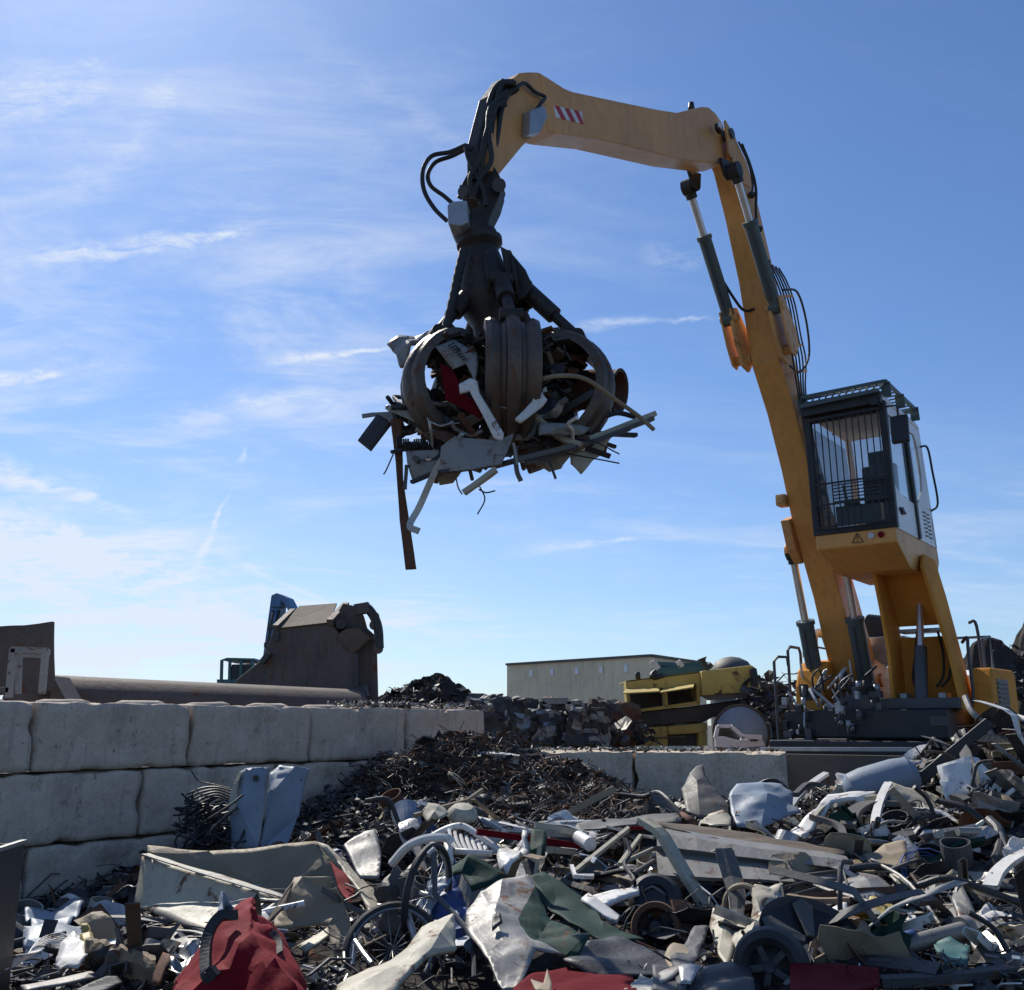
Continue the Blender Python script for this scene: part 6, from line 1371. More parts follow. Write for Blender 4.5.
# table part: grey plate on a pipe
t = thing('broken_table_base', cG(850, 420, 5.8), 0, 'grey table foot, long plate with round leg lying on its side', 'table base')
facets('base_plate', [cG(765, 290, 6.2), cG(785, 225, 6.3), cG(800, 235, 6.3), cG(860, 360, 6.0), cG(932, 550, 5.4), cG(905, 562, 5.3), cG(820, 430, 5.7)], [(0, 1, 2, 3, 6), (3, 4, 5, 6)], M_lg, '', '', t=.03, amp=.006, root=t)
b = MB(); b.tube([cG(590, 455, 5.6), cG(815, 395, 5.75)], .045, 14); part('leg', b, M_lg, t); b = MB(); b.tube([cG(800, 398, 5.75), cG(822, 392, 5.77)], .07, 14); part('leg_flange', b, M_lg, t)
facets('support_plate', [cG(590, 468, 5.5), cG(640, 490, 5.4), cG(690, 590, 5.1), cG(620, 580, 5.1)], [(0, 1, 2, 3)], M_gr, '', '', root=t)
hero(900, 880, 1000, 975, 5.5, 'the grey table foot')
facets('glass_green_sheet', [cG(700, 440, 5.6), cG(760, 430, 5.6), cG(830, 470, 5.5), cG(820, 540, 5.2), cG(740, 520, 5.2)], [(0, 1, 2, 3, 4)], M_teal, 'teal sheet under the grey table foot', 'sheet', amp=.02)
strap('curved_trim', [cG(905, 250, 6.6), cG(930, 200, 6.7), cG(980, 155, 6.8), cG(1040, 125, 6.9)], .09, M_w, 'white curved trim at the right edge', 'trim', t=.03)
strap('flat_bar', [cG(815, 250, 6.6), cG(900, 275, 6.4), cG(1040, 300, 6.2)], .07, M_cr, 'long cream bar below the white curved trim', 'bar', t=.03)
strap('flat_bar', [cG(540, 185, 7.0), cG(620, 155, 7.1), cG(700, 140, 7.2)], .035, M_gr, 'thin grey rod beside the beige crushed panel', 'rod', t=.02)
facets('white_sheet', [cG(850, 350, 6.0), cG(930, 325, 6.2), cG(1010, 345, 6.1), cG(1000, 400, 5.8), cG(900, 390, 5.8)], [(0, 1, 2, 3, 4)], M_w, 'pale crumpled sheet right of the grey table foot', 'sheet', amp=.05, nsc=8)
strap('black_beam', [cG(500, 600, 4.9), cG(700, 590, 4.95), cG(980, 560, 5.1)], .08, M_dg, 'dark bar along the bottom right', 'bar', t=.04)
facets('light_sheet', [cG(910, 490, 5.5), cG(1040, 475, 5.6), (cG(1040, 520, 5.4)), cG(920, 520, 5.4)], [(0, 1, 2, 3)], M_gr, 'grey sheet edge at the lower right corner', 'sheet', amp=.02)

# ---- upper right heap
hv = [cF(146, 165, 9.1), cF(170, 135, 9.3), cF(240, 120, 9.5), cF(300, 135, 9.5), cF(335, 160, 9.4), cF(340, 190, 9.2), cF(360, 215, 9.0), cF(240, 262, 8.7), cF(170, 262, 8.7), cF(152, 215, 8.9), cF(258, 160, 9.0)]
facets('crushed_cabinet', hv, [(0, 1, 10), (1, 2, 10), (2, 3, 10), (3, 4, 10), (4, 5, 10), (5, 6, 7, 10), (7, 8, 9, 10), (9, 0, 10)], M_bg, 'blue grey crushed sheet box near the end of the low wall', 'sheet box', amp=.015)
hero(727, 780, 800, 830, 8.8, 'the blue grey crushed box')
facets('torn_sheet', [cF(5, 150, 9.4), cF(30, 100, 9.7), cF(68, 72, 9.9), cF(75, 110, 9.6), cF(110, 150, 9.4), cF(150, 200, 9.1), (cF(150, 240, 8.9)), cF(60, 235, 8.9), cF(20, 215, 9.0), cF(50, 120, 9.4)], [(0, 1, 9), (1, 2, 3, 9), (3, 4, 5, 9), (5, 6, 7, 9), (7, 8, 0, 9)], M_gr, 'brown grey torn sheet pointing up left of the blue grey crushed box', 'sheet', amp=.012, nsc=4)
facets('plastic_tub', [cF(62, 250, 8.7), cF(85, 220, 8.9), cF(130, 212, 8.9), cF(152, 225, 8.8), (cF(148, 245, 8.6)), cF(100, 255, 8.5)], [(0, 1, 2, 3, 4, 5)], M_cr, 'small cream crumpled tub below the torn sheet', 'tub', amp=.025)
b = MB(); b.tube([cE(605, 155, 8.6), cE(660, 190, 8.4)], .04, 10); tag(b.build('pipe_stub', M_rs), 'short rusty pipe beside the cream tub', 'pipe')
hero(682, 765, 730, 825, 8.8, 'the brown grey torn sheet')
# white car door frame wreck in the middle of the right heap
facets('door_shell', [cF(330, 280, 8.3), cF(400, 210, 8.6), cF(440, 165, 8.9), cF(580, 155, 9.1), cF(560, 200, 8.9), cF(540, 215, 8.8), cF(520, 180, 8.85), cF(450, 190, 8.75), cF(420, 235, 8.5), (cF(370, 290, 8.1))], [(0, 1, 8, 9), (1, 2, 7, 8), (2, 3, 6, 7), (3, 4, 5, 6)], M_w, 'white car door frame with empty window in the right heap', 'car door', amp=.015, t=.04)
facets('white_sheet', [cF(620, 128, 9.2), cF(720, 150, 9.2), cF(800, 180, 9.1), cF(808, 220, 8.9), cF(700, 205, 8.9), cF(640, 200, 8.9), (cF(618, 165, 9.0))], [(0, 1, 5, 6), (1, 2, 3, 4, 5)], M_cr, 'long creamy white sheet in the right heap below the dozer blade', 'sheet', amp=.015)
b = MB(); b.lathe([(.001, -.35), (.1, -.34), (.17, -.28), (.19, -.15), (.19, .15), (.17, .28), (.1, .34), (.001, .35)], cF(600, 130, 9.6), V(1, -.2, .3), 22); tag(b.build('gas_tank', M_bg), 'pale blue grey round tank lying in the right heap', 'tank'); hero(865, 770, 905, 800, 9.3, 'the pale round tank')
b = MB(); b.beam(P(905, 792, 9.6), P(990, 722, 9.3), .10, .10); o = b.build('steel_beam', M_bk, bevel=.01); tag(o, 'black steel beam slanting up in the right heap', 'beam')
b = MB(); b.tube(catmull([P(965, 697, 10.2), P(972, 712, 10.0), P(985, 724, 9.9), P(994, 738, 9.8)], 5), .03, 8); tag(b.build('bent_tube', M_lg), 'light bent tube above the black slanting beam', 'tube')
facets('grey_slab', [P(936, 772, 10), P(938, 756, 10.1), P(955, 752, 10.2), P(962, 765, 10.1), P(955, 782, 9.9), P(940, 784, 9.9)], [(0, 1, 2, 3, 4, 5)], M_cr, 'broken pale concrete lump beside the dozer blade', 'rubble', t=.12, amp=.03)
for i_, (pts, w_, m_, lab) in enumerate([([(500, 265), (520, 220), (580, 195), (700, 200)], .12, M_gr, 'grey bent bumper strip under the creamy sheet'), ([(650, 300), (740, 270), (800, 235), (900, 210), (1024, 215)], .16, M_dg, 'dark curved bumper sweeping to the right edge'),
        ([(740, 330), (800, 290), (850, 230), (860, 205)], .08, M_br, 'brown bent pipe crossing the dark curved bumper'), ([(820, 170), (830, 130), (860, 115), (905, 125)], .06, M_w, 'white curved tube loop in the right heap'),
        ([(770, 150), (840, 190), (920, 205), (1024, 200)], .05, M_lg, 'light grey moulding above the dark bumper'), ([(345, 170), (380, 140), (420, 140)], .05, M_dg, 'short dark bar behind the blue grey crushed box'),
        ([(390, 235), (470, 262), (490, 300)], .05, M_gr, 'grey hooked strip beside the white door frame'), ([(400, 240), (450, 200), (600, 175)], .03, M_cr, 'thin cream bar over the white door frame'),
        ([(720, 95), (735, 70), (760, 85), (800, 130)], .04, M_lg, 'light hooked rod beside the black beam'), ([(650, 110), (720, 105), (735, 100)], .06, M_gr, 'short grey rod left of the black beam')]):
    strap('bent_trim', [cF(x, y, 9.2 - (y - 150) * .009) for x, y in pts], w_, m_, lab, 'trim', t=.04)
b = MB(); b.tube(catmull([cG(790, 215, 7.0), cG(830, 195, 7.0), cG(900, 170, 7.0), cG(935, 110, 7.2), cG(935, 40, 7.4), cG(900, 0, 7.6)], 6), .035, 9); tag(b.build('rubber_hose', M_bk), 'thick black hose arching at the right side of the heap', 'hose')
b = MB(); b.tube(catmull([cG(940, 45, 7.3), cG(960, 100, 7.2), cG(1010, 150, 7.0)], 6), .014, 7); tag(b.build('rubber_hose', M_lg), 'thin pale hose beside the thick black arching hose', 'hose')
# ================================================================== SCRAP HELD BY THE GRAPPLE
DH = 7.79
def hm(x, y, d=0.0): return cM(x, y, DH + d)
facets('bent_bar', [hm(152, 300, -.1), hm(172, 298, -.1), hm(186, 300, -.1), hm(190, 480, -.1), hm(205, 580, -.1), hm(230, 750, -.12), (hm(198, 752, -.12)), hm(180, 600, -.1), hm(168, 430, -.1)], [(0, 1, 2, 3, 8), (3, 4, 7, 8), (4, 5, 6, 7)], M_rs, 'long rusty flat bar hanging down from the held scrap', 'bar', t=.03, amp=.004)
facets('square_plate', [hm(54, 362, -.1), hm(112, 285, .0), hm(158, 312, 0), hm(94, 394, -.1)], [(0, 1, 2, 3)], M_dg, 'dark square plate sticking out left of the grapple', 'plate', t=.02, amp=.004)
facets('hook_strip', [hm(66, 285, 0), hm(100, 280, 0), hm(165, 275, 0), hm(168, 312, -.05), hm(140, 305, 0), hm(110, 290, 0), hm(68, 297, 0)], [(0, 1, 5, 6), (1, 2, 3, 4, 5)], M_lg, 'pale bent strip over the dark square plate', 'strip', t=.015, amp=.01)
facets('torn_block', [hm(142, 68, 0.08), hm(180, 50, 0.13), hm(270, 42, 0.18), hm(262, 62, 0.08), hm(215, 82, 0.03), hm(190, 135, -0.02), hm(180, 138, -0.02), hm(165, 95, 0.03)], [(0, 1, 4, 7), (1, 2, 3, 4), (4, 5, 6, 7)], M_lg, 'torn grey sheet sticking out at the upper left of the grapple', 'sheet', t=.03, amp=.03, nsc=8)
facets('vented_panel', [hm(288, 80, -.55), hm(345, 60, -.5), hm(412, 98, -.55), hm(415, 130, -.6), hm(408, 190, -.6), hm(380, 130, -.55), hm(340, 150, -.5)], [(0, 1, 2, 6), (2, 3, 4, 5, 6)], M_lg, 'light grey panel with slots held in the grapple', 'panel', t=.015, amp=.008)
b = MB()
for k in range(7): b.beam(hm(325 + k * 7, 78 + k * 7, -.56), hm(345 + k * 6, 68 + k * 8, -.56), .006, .012)
tag(b.build('vent_slot_strip', M_bk), 'row of short dark slots on the light grey panel', 'slots', kind='stuff')
facets('red_panel', [hm(302, 130, -.5), hm(340, 150, -.52), hm(375, 220, -.58), hm(430, 262, -.6), hm(425, 300, -.6), hm(318, 240, -.5)], [(0, 1, 5), (1, 2, 3, 4, 5)], M_dr, 'dark red panel squeezed behind the middle tine', 'panel', t=.012, amp=.01)
facets('white_bracket_arm', [hm(360, 195, -.75), hm(395, 178, -.75), hm(415, 185, -.78), hm(418, 220, -.8), hm(455, 280, -.85), hm(492, 340, -.88), hm(488, 362, -.88), hm(466, 358, -.86), hm(430, 285, -.82), hm(392, 215, -.76), hm(362, 222, -.75)], [(0, 1, 2, 3, 9, 10), (3, 4, 8, 9), (4, 5, 6, 7, 8)], M_w, 'long white bracket slanting down across the held scrap', 'bracket', t=.03, amp=.01)
facets('white_folded_piece', [hm(585, 195, -.7), hm(622, 245, -.7), hm(610, 262, -.72), hm(545, 310, -.8), hm(528, 300, -.8), hm(580, 245, -.75)], [(0, 1, 2, 5), (2, 3, 4, 5)], M_w, 'white ribbed folded piece right of the middle tine', 'folded piece', t=.03, amp=.015)
b = MB(); b.prism([hm(305, 380, -.6), hm(345, 350, -.65), hm(470, 362, -.75), hm(525, 345, -.8), hm(485, 435, -.8), hm(400, 448, -.75), hm(305, 455, -.6)], V(0, .03, .0)); o = b.build('pale_sheet', M_lg); sub_noise(o, 3, .012); tag(o, 'flat pale grey panel at the front bottom of the held scrap', 'panel')
facets('lower_panel', [hm(200, 395, -.3), hm(300, 390, -.4), hm(310, 455, -.4), hm(222, 488, -.3), (hm(205, 430, -.3))], [(0, 1, 2, 3, 4)], M_lg, 'pale panel with dark edge at the lower left of the held scrap', 'panel', t=.015, amp=.01)
facets('silver_strip', [hm(285, 450, -.5), hm(305, 445, -.5), hm(380, 340, -.6), hm(365, 335, -.6)], [(0, 1, 2, 3)], M_gm, 'upper part of the thin silvery strip', 'strip', t=.012, amp=.006)
strap('silver_strip', [hm(350, 360, -.6), hm(290, 450, -.55), hm(240, 560, -.5), hm(210, 618, -.5), hm(236, 636, -.52)], .05, M_gm, 'silvery bent strip dangling at the lower left of the held scrap', 'strip', up=V(0, 1, .2), t=.02)
for i_, (p, q, w_, m_, lab) in enumerate([((640, 400, -.4), (945, 284, .0), .07, M_cr, 'uppermost long pale bar pointing right'), ((600, 425, -.5), (940, 300, -.1), .06, M_gr, 'grey long bar just below the uppermost one'), ((560, 432, -.6), (870, 330, -.2), .05, M_dg, 'dark long bar under the grey one'),
        ((470, 440, -.7), (700, 380, -.5), .06, M_gr, 'grey bar along the bottom of the held scrap'), ((300, 458, -.6), (520, 430, -.75), .04, M_bk, 'black edge bar under the pale front panel'), ((372, 522, -.7), (470, 450, -.75), .06, M_cr, 'cream bar end pointing down left'),
        ((215, 490, -.35), (300, 455, -.45), .04, M_bk, 'black bar under the lower left panel'), ((760, 340, -.1), (892, 348, .1), .05, M_bk, 'short black bar end at the right'), ((740, 355, 0), (830, 382, .1), .04, M_bk, 'lower short black bar end at the right'),
        ((524, 372, -.85), (534, 440, -.85), .03, M_lg, 'light stub pipe under the middle tine'), ((630, 425, -.5), (650, 478, -.5), .03, M_bk, 'black stub poking out below'), ((200, 440, -.3), (196, 510, -.3), .04, M_gr, 'short grey strip beside the hanging rusty bar')]):
    b = MB(); b.beam(hm(*p), hm(*q), w_, w_ * .6); o = b.build('held_bar', m_); sub_noise(o, 3, .01, 3); tag(o, lab + ' in the grapple load', 'bar')
strap('held_trim', [hm(545, 485, -.85), hm(532, 450, -.85), hm(528, 380, -.8)], .035, M_gr, 'grey hooked strip hanging under the middle tine', 'strip', up=V(0, 1, 0), t=.01)
b = MB(); b.tube(catmull([hm(590, 182, -.75), hm(660, 168, -.8), hm(740, 178, -.7), hm(830, 240, -.5), hm(900, 290, -.3), hm(945, 330, -.2)], 5), .018, 7); tag(b.build('bent_rod', M_ta), 'thin brown rod arching over the right tine to the right', 'rod')
b = MB(); b.tube(catmull([hm(740, 310, -.2), hm(800, 290, -.2), hm(840, 280, -.15), hm(890, 292, -.1)], 5), .022, 7); tag(b.build('rubber_hose', M_bk), 'black hose on the right side of the grapple load', 'hose')
facets('torn_cream_plate', [hm(690, 405, -.2), hm(760, 370, -.1), hm(812, 355, 0), hm(790, 405, -.05), hm(760, 425, -.1), hm(722, 466, -.15), hm(690, 435, -.2)], [(0, 1, 4, 5, 6), (1, 2, 3, 4)], M_cr, 'torn cream plate hanging at the lower right of the load', 'plate', t=.015, amp=.025)
facets('torn_cream_plate', [hm(595, 430, -.4), hm(650, 405, -.4), hm(700, 400, -.3), hm(668, 445, -.4), hm(630, 455, -.4)], [(0, 1, 2, 3, 4)], M_ta, 'small torn tan plate at the bottom of the load', 'plate', t=.012, amp=.03)
facets('torn_cream_plate', [hm(292, 470, -.4), hm(330, 455, -.4), hm(370, 452, -.4), hm(340, 490, -.4), hm(300, 495, -.4)], [(0, 1, 2, 3, 4)], M_ta, 'small torn tan plate under the pale front panel', 'plate', t=.012, amp=.02)
facets('grey_sheet', [hm(600, 310, -.6), hm(700, 315, -.5), hm(752, 325, -.3), hm(730, 345, -.4), hm(600, 345, -.65)], [(0, 1, 2, 3, 4)], M_lg, 'light grey sheet squeezed right of the middle tine', 'sheet', t=.02, amp=.015)
facets('curved_plate', [hm(575, 40, .1), hm(640, 45, .15), hm(700, 70, .2), hm(712, 130, .1), hm(650, 162, .0), hm(580, 165, .0), hm(640, 105, -.15)], [(0, 1, 6), (1, 2, 6), (2, 3, 6), (3, 4, 6), (4, 5, 6), (5, 0, 6)], M_rs, 'brown bowed plate filling the right loop of the grapple', 'plate', t=.012, amp=.012)
t = thing('steel_drum', hm(800, 280, .2), 0, 'brown open steel drum held at the right of the grapple', 'drum')
b = MB(); c = hm(768, 212, .12); dax = V(.85, -.42, -.18).normalized(); b.lathe([(.001, -.28), (.17, -.28), (.185, -.26), (.17, -.1), (.18, 0), (.17, .1), (.185, .22), (.165, .22), (.165, -.24), (.001, -.25)], c, dax, 26); part('drum_shell', b, M_rs, t)
b = MB(); b.torus(c + dax * .22, dax, .182, .012, 26, 6); part('rim', b, M_dg, t)
b = MB()
for j in range(4):
    c0 = hm(170 + j * 26, 372 + (j % 2) * 8, -.25)
    b.tube([c0 + V((k / 10) * .022, cos(k * pi / 4) * .035, sin(k * pi / 4) * .035) for k in range(48)], .008, 6)
tag(b.build('coil_spring', M_bk), 'row of black coil springs at the left of the grapple load', 'springs', kind='stuff')
b = MB()
for k in range(18):
    x, y = U(160, 300), U(230, 360); c0 = hm(x, y, U(-.35, .2)); b.tube(catmull([c0 + V(U(-.12, .12), U(-.12, .12), U(-.12, .12)) for _ in range(4)], 5), U(.01, .035), 7)
tag(b.build('rubber_hose_tangle', M_bk), 'tangle of black hoses bulging from the left of the grapple', 'hoses', kind='stuff')
b = MB()
for p in ([(600, 380), (740, 360), (842, 404)], [(640, 395), (780, 420), (842, 432)], [(420, 500), (436, 540), (414, 585)], [(418, 510), (440, 520), (468, 514)], [(350, 478), (356, 505), (368, 525)], [(162, 400), (140, 450), (131, 465)]):
    b.tube(catmull([hm(x, y, -.4) for x, y in p], 6), .006, 5)
tag(b.build('loose_wire', M_bk), 'thin loose wires dangling from the held scrap', 'wires', kind='stuff')
heldpal = ['grey', 'dark grey', 'black', 'rusty', 'light grey', 'cream', 'white', 'bare metal', 'black', 'dark grey']
def place(mb, q, R, name, m, label, cat, grp=None):
    o = move(mb, R, q).build(name, m); tag(o, label, cat, grp); return o
used = {}
for k in range(66):
    x, y = U(250, 740), U(250, 400); y = min(y, 430 - abs(x - 480) * .12); d = U(-.55, .5); cn = random.choice(heldpal)
    if k % 3 == 0: mb = crumple_disc(U(.14, .3), U(.25, .7), 5, .5); kn, ct = 'crumpled_sheet', 'crumpled sheet'
    elif k % 3 == 1: mb = strip(U(.35, 1.0), U(.03, .09), .008, 2, .5); kn, ct = 'bent_strip', 'bent strip'
    else: mb = pipe(U(.3, .8), U(.012, .03)); kn, ct = 'bent_pipe', 'bent pipe'
    side = 'left' if x < 400 else ('right' if x > 580 else 'middle'); lab = '%s %s wedged in the %s of the grapple load' % (cn, ct, side)
    place(mb, hm(x, y, d), rot3(), kn, PAL[cn], lab, ct.split()[-1], 'scrap wedged in the grapple')
# dark core of the load, so that no sky shows through
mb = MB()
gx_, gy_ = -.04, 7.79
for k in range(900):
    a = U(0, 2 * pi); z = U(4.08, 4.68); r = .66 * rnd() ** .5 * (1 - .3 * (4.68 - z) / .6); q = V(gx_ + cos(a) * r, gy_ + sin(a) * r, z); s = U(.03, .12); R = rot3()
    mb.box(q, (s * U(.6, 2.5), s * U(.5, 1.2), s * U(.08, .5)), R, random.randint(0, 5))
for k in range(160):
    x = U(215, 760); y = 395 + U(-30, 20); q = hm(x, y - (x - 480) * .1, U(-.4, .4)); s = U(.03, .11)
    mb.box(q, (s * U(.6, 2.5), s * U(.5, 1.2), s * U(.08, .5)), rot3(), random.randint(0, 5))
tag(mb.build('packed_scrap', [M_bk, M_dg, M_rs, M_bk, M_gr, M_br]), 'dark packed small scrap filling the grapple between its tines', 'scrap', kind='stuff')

# ================================================================== LOOSE SCRAP LYING ON THE HEAP
HN += [(455, 745, 'the shredded heap'), (655, 780, 'the low rear wall'), (60, 880, 'the foot of the long wall'), (980, 750, 'the slanting black beam'), (560, 840, 'the cream diagonal bars'), (900, 830, 'the dark curved bumper'), (1000, 860, 'the black arching hose')]
def near(px, py, n=2):
    return [h[2] for h in sorted(HN, key=lambda h: math.hypot(h[0] - px, (h[1] - py) * 1.4))[:n]]
def wpick(t):
    r = rnd() * sum(w for _, w in t)
    for a, w in t:
        r -= w
        if r <= 0: return a
    return t[-1][0]
COLS = [('white', 15), ('cream', 9), ('light grey', 13), ('grey', 17), ('bare metal', 9), ('dark grey', 19), ('black', 23), ('rusty', 7), ('brown', 7), ('green', 2), ('blue', 1), ('blue grey', 5), ('tan', 4), ('yellow', 1), ('red', 1), ('wooden', 1)]
KINDS = [('crumpled_sheet', 26), ('bent_strip', 26), ('steel_pipe', 15), ('channel_bar', 14), ('bent_cover', 5), ('crushed_box', 6), ('slatted_rack', 4), ('wire_coil', 5), ('crushed_can', 3), ('flat_board', 8), ('hose_piece', 5)]
pieces = []; target = 600; tries = 0; seen = {}
def blocked(px, py, D):
    return any(x0 < px < x1 and y0 < py < y1 + 6 and D < D_ + .1 for x0, y0, x1, y1, D_ in HERO)
SHRED = lambda px, py: abs(px - 500) < 150 and py < 826 and not (py > 800 and px < 430)
while len(pieces) < target and tries < 14000:
    tries += 1; px = U(-20, 1044); py = U(735, 985)
    if px < 190 and py < 905: continue
    if px < 380 and py < 845: continue
    q = hit(px, py)
    if q is None or wall_side(q.x, q.y) < .25: continue
    if q.y > 11.3 and px > 520 and rnd() < .7: continue
    if SHRED(px, py) and rnd() < .93: continue
    kind = wpick(KINDS); s = U(.4, 1.1) * (1 + .35 * (rnd() < .1)); sz = .26 * s
    if any(x0 - 4 < px < x1 + 4 and y0 - 4 < py < y1 + 16 and q.y < D_ + .2 for x0, y0, x1, y1, D_ in HERO): continue
    if kind == 'crumpled_sheet': mb = crumple_disc(sz * 1.05, U(.45, 1), random.randint(3, 6), U(.3, .8), t=.004)
    elif kind == 'bent_strip': mb = strip(U(.45, 1.3) * s, U(.025, .12), .005, random.randint(1, 4), .8)
    elif kind == 'steel_pipe': mb = pipe(U(.5, 1.3) * s, U(.012, .032), random.randint(0, 3), .5)
    elif kind == 'channel_bar': mb = strip(U(.5, 1.3) * s, U(.05, .1), .008, random.randint(0, 2), .5, channel=U(.03, .06))
    elif kind == 'bent_cover': mb = fender(U(.16, .34) * s, U(.1, .22), U(1.2, 2.6))
    elif kind == 'crushed_box': mb = box_shell(sz * 1.2, sz * U(.6, 1.1), sz * U(.5, .9), amp=.09 * s)
    elif kind == 'slatted_rack': mb = crate_frame(U(.18, .3) * s, U(.12, .22) * s, random.randint(5, 9), .008)
    elif kind == 'wire_coil': mb = wire_coil(U(.08, .2), random.randint(2, 4), U(.004, .009))
    elif kind == 'crushed_can': mb = drum(U(.07, .13), U(.16, .34))
    elif kind == 'flat_board': a_ = U(.2, .55) * s; mb = MB(); mb.loft([[V(x, -.07 * s, 0), V(x, .07 * s, 0), V(x, .07 * s, .02), V(x, -.07 * s, .02)] for x in (-a_ / 2, -a_ * .2, a_ * .2, a_ / 2)])
    else: mb = pipe(U(.6, 1.4) * s, U(.012, .022), 4, 1.1)
    col = wpick(COLS)
    if kind == 'hose_piece': col = 'black'
    if kind == 'steel_pipe' and col == 'wooden': col = 'rusty'
    lgk = kind in ('bent_strip', 'steel_pipe', 'channel_bar', 'hose_piece')
    R = Matrix.Rotation(U(0, 2 * pi), 3, 'Z') @ Matrix.Rotation(random.gauss(0, .5), 3, 'X') @ Matrix.Rotation(random.gauss(0, .2 if lgk else .38), 3, 'Y')
    mb = move(mb, R, V(0, 0, 0)); lo = min(v.z for v in mb.v); hi = max(v.z for v in mb.v)
    q = V(q.x, q.y, Hs(q.x, q.y) - lo - (hi - lo) * .28 + U(-.01, .05))
    if min(wall_side(q.x + v.x, q.y + v.y) for v in mb.v) < .05: continue
    mb.v = [v + q for v in mb.v]
    pieces.append((mb, kind, col, px, py, s, 'small ' if s < .65 else ('large ' if s > 1.12 else '')))
for mb, kind, col, px, py, s, szw in pieces:
    nn = near(px, py); kw = kind.replace('_', ' '); cand = []
    for adj in (szw, {'crumpled_sheet': 'torn ', 'bent_strip': 'thin ', 'steel_pipe': 'loose ', 'channel_bar': 'dented ', 'bent_cover': 'curved ', 'crushed_box': 'open ', 'slatted_rack': 'twisted ', 'wire_coil': 'tangled ', 'crushed_can': 'dented ', 'flat_board': 'short ', 'hose_piece': 'limp '}[kind]):
        cand += ['%s%s %s lying nearest %s' % (adj, col, kw, nn[0]), '%s%s %s between %s and %s' % (adj, col, kw, nn[0], nn[1])]
    lab = next((c for c in cand if c not in seen and len(c.split()) <= 16), cand[0]); seen[lab] = 1
    tag(mb.build(kind, PAL[col], crease=.14), lab, kw, 'loose scrap on the heap: ' + kw + 's')

# ---- fragments too many to count
def fragment(mb, q, s, n, kinds=(0, 1, 2, 3)):
    k = random.choice(kinds); R = Matrix.Rotation(U(0, 6.3), 3, 'Z') @ Matrix.Rotation(random.gauss(0, .6), 3, 'X') @ Matrix.Rotation(random.gauss(0, .5), 3, 'Y')
    mi = random.randrange(n)
    if k == 0:        # bent slab
        L_, w_, t_ = s * U(.8, 2.2), s * U(.25, .8), s * U(.02, .08); a = U(-.8, .8); pts = [V(-L_ / 2, 0, 0), V(U(-.2, .2) * L_, 0, a * L_ * .15), V(L_ / 2, 0, 0)]
        mb.loft([[q + R @ (p + V(0, y * w_ / 2, z * t_ / 2)) for y, z in ((-1, -1), (1, -1), (1, 1), (-1, 1))] for p in pts], mi)
    elif k == 1:      # rod
        L_ = s * U(1.8, 5); mb.tube([q + R @ p for p in (V(-L_ / 2, 0, 0), V(-L_ * .2, U(-.15, .15) * L_, U(-.1, .15) * L_), V(L_ * .15, U(-.2, .2) * L_, U(-.1, .2) * L_), V(L_ / 2, 0, 0))], s * U(.03, .10), 4, mi, False, False)
    elif k == 2:      # crumpled leaf of sheet
        n_ = 7; ring = [V(cos(6.283 * i / n_) * s * U(.4, 1), sin(6.283 * i / n_) * s * U(.3, .8), U(-.35, .35) * s) for i in range(n_)]
        vs = [q + R @ p for p in [V(0, 0, U(-.2, .3) * s)] + ring]; mb.add(vs + [v - R @ V(0, 0, s * .05) for v in vs], [(0, 1 + i, 1 + (i + 1) % n_) for i in range(n_)] + [(8, 9 + (i + 1) % n_, 9 + i) for i in range(n_)] + [(1 + i, 9 + i, 9 + (i + 1) % n_, 1 + (i + 1) % n_) for i in range(n_)], mi)
    else:             # chunk
        vs = [q + R @ V(i * s * U(.2, .6), j * s * U(.2, .5), l * s * U(.1, .45)) for l in (-1, 1) for j in (-1, 1) for i in (-1, 1)]
        mb.add(vs, [(0, 2, 3, 1), (4, 5, 7, 6), (0, 1, 5, 4), (2, 6, 7, 3), (0, 4, 6, 2), (1, 3, 7, 5)], mi)
mixm = [M_w, M_lg, M_gr, M_bk, M_dg, M_bk, M_rs, M_br, M_gm, M_dg, M_bk, M_dg, M_bk, M_bk, M_dg, M_br, M_dg, M_gr]
mb = MB(); mb2 = MB(); n1_ = n2_ = 0; tries = 0
shm = [M_rs, M_br, M_dg, M_rs, M_gr, M_bk, M_br, M_rs, M_bk, M_gr, M_br, M_dg, M_br, M_gr, M_rs, M_lg]
while n1_ < 9500 and tries < 40000:
    tries += 1; px = U(-30, 1054); py = 735 + 260 * rnd() ** .8
    q = hit(px, py)
    if q is None or wall_side(q.x, q.y) < .06: continue
    if SHRED(px, py) or blocked(px, py, q.y): continue
    q = q + V(U(-.1, .1), U(-.1, .1), 0)
    if wall_side(q.x, q.y) < .06: continue
    q.z = Hs(q.x, q.y) + U(-.04, .07); fragment(mb, q, (.02 + .09 * rnd() ** 1.6) * (.7 + q.y * .05), 18, (0, 0, 1, 1, 1, 2)); n1_ += 1
tries = 0
while n2_ < 6000 and tries < 40000:
    tries += 1; px = U(330, 660); py = U(738, 835); q = hit(px, py)
    if q is None or not SHRED(px, py) or wall_side(q.x, q.y) < .06: continue
    q = q + V(U(-.05, .05), U(-.15, .15), 0); q.z = Hs(q.x, q.y) + U(-.05, .05)
    if wall_side(q.x, q.y) < .06: continue
    fragment(mb2, q, .018 + .10 * rnd() ** 2, 16, (0, 1, 1, 1, 2)); n2_ += 1
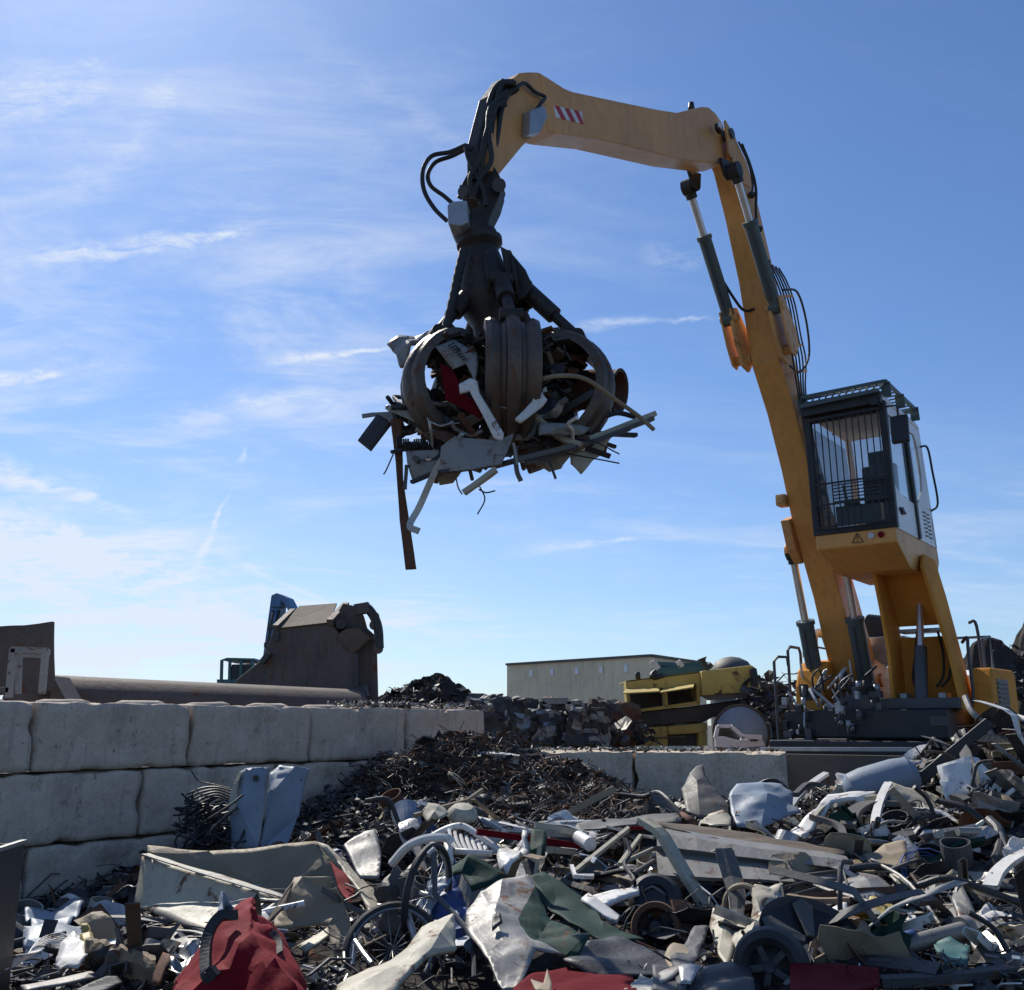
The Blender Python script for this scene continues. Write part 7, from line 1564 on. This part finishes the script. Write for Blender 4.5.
# the crest line of the heaps, seen against what lies behind
for k in range(900):
    px = U(420, 620) if k % 2 else U(780, 1040); q = None
    py = 738
    while q is None and py < 800: q = hit(px, py); py += 2
    if q is None or wall_side(q.x, q.y) < .06: continue
    q.z = Hs(q.x, q.y) + U(-.03, .08); fragment(mb2 if k % 2 else mb, q, U(.03, .09), 16 if k % 2 else 18)
for k in range(420):
    px = U(0, 1030); py = U(760, 985); q = hit(px, py)
    if q is None or SHRED(px, py) or wall_side(q.x, q.y) < .35: continue
    a = U(0, 6.3); pts_ = [q + V(0, 0, -.02)]
    for _ in range(4): a += U(-.9, .9); pts_.append(pts_[-1] + V(cos(a) * U(.05, .22), sin(a) * U(.05, .2), U(-.03, .07)))
    for p_ in pts_: p_.z = max(p_.z, Hs(p_.x, p_.y) - .02)
    if min(wall_side(p_.x, p_.y) for p_ in pts_) < .03: continue
    mb.tube(catmull(pts_, 3), U(.003, .009), 4, random.randrange(18), False, False)
tag(mb.build('scrap_fragments', mixm, rec=False), 'countless small bits of mixed scrap covering the heap', 'scrap fragments', kind='stuff')
tag(mb2.build('shredded_scrap', shm, rec=False), 'rusty brown shredded fragments heaped at the end of the long wall', 'shredded scrap', kind='stuff')
# dark heap at the wall left of the shredded one
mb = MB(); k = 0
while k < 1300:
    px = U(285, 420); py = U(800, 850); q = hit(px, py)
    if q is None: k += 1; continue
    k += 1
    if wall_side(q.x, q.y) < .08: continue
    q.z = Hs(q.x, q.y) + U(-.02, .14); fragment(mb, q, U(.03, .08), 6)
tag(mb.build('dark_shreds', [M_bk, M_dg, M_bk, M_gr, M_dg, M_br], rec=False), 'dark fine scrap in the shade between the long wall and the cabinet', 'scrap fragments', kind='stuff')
# bits on top of the walls and on the far heaps
mb = MB()
for k in range(500):
    t_ = U(4.2, WT + .0); c = WA + wd * t_ - V(wd.y, -wd.x, 0) * U(.05, .55); c.z = 1.87 + U(0, .06); fragment(mb, c, U(.02, .07), 6)
for k in range(260):
    c = b0 + d2 * U(0, L2) + V(0, U(.05, .5), 0); c.z = tp + U(-.01, .03); fragment(mb, c, U(.015, .05), 6)
tag(mb.build('wall_debris', [M_lg, M_dg, M_bk, M_gr, M_w, M_br], rec=False), 'small debris scattered on top of the concrete walls', 'debris', kind='stuff')
mb = MB()
def topup(cx, D, w_, dep, zf, n_, s0, s1):
    c = P(cx, 725, D)
    for k in range(n_):
        x, y = U(-1, 1), U(-1, 1); r = math.hypot(x, y)
        if r > 1: continue
        fragment(mb, V(c.x + x * w_, c.y + y * dep, zf(r)), U(s0, s1), 8)
topup(428, 25, 1.9, 1.3, lambda r: max(0, 1 - r) ** .22 * 2.8 * U(.9, 1.03), 900, .06, .22)
topup(1080, 24, 4.6, 3.2, lambda r: max(0, 1 - r) ** .5 * 4.3 * U(.88, .99), 1800, .06, .22)
for x, D, h in ((500, 18.3, 1.6), (530, 18.3, 1.7), (560, 18.2, 1.75), (600, 18, 1.6), (620, 18.4, 1.55), (770, 18.8, 2.4), (790, 18.0, 1.9)  ):
    c = P(x, 725, D)
    for k in range(90): fragment(mb, c + V(U(-.5, .5), U(-.8, .4), h - c.z + U(-.5, .12)), U(.05, .2), 8)
tag(mb.build('far_scrap_bits', [M_dg, M_bk, M_bk, M_br, M_dg, M_gr, M_bk, M_dg], rec=False), 'distant loose scrap bits on the heaps behind the walls', 'scrap fragments', kind='stuff')
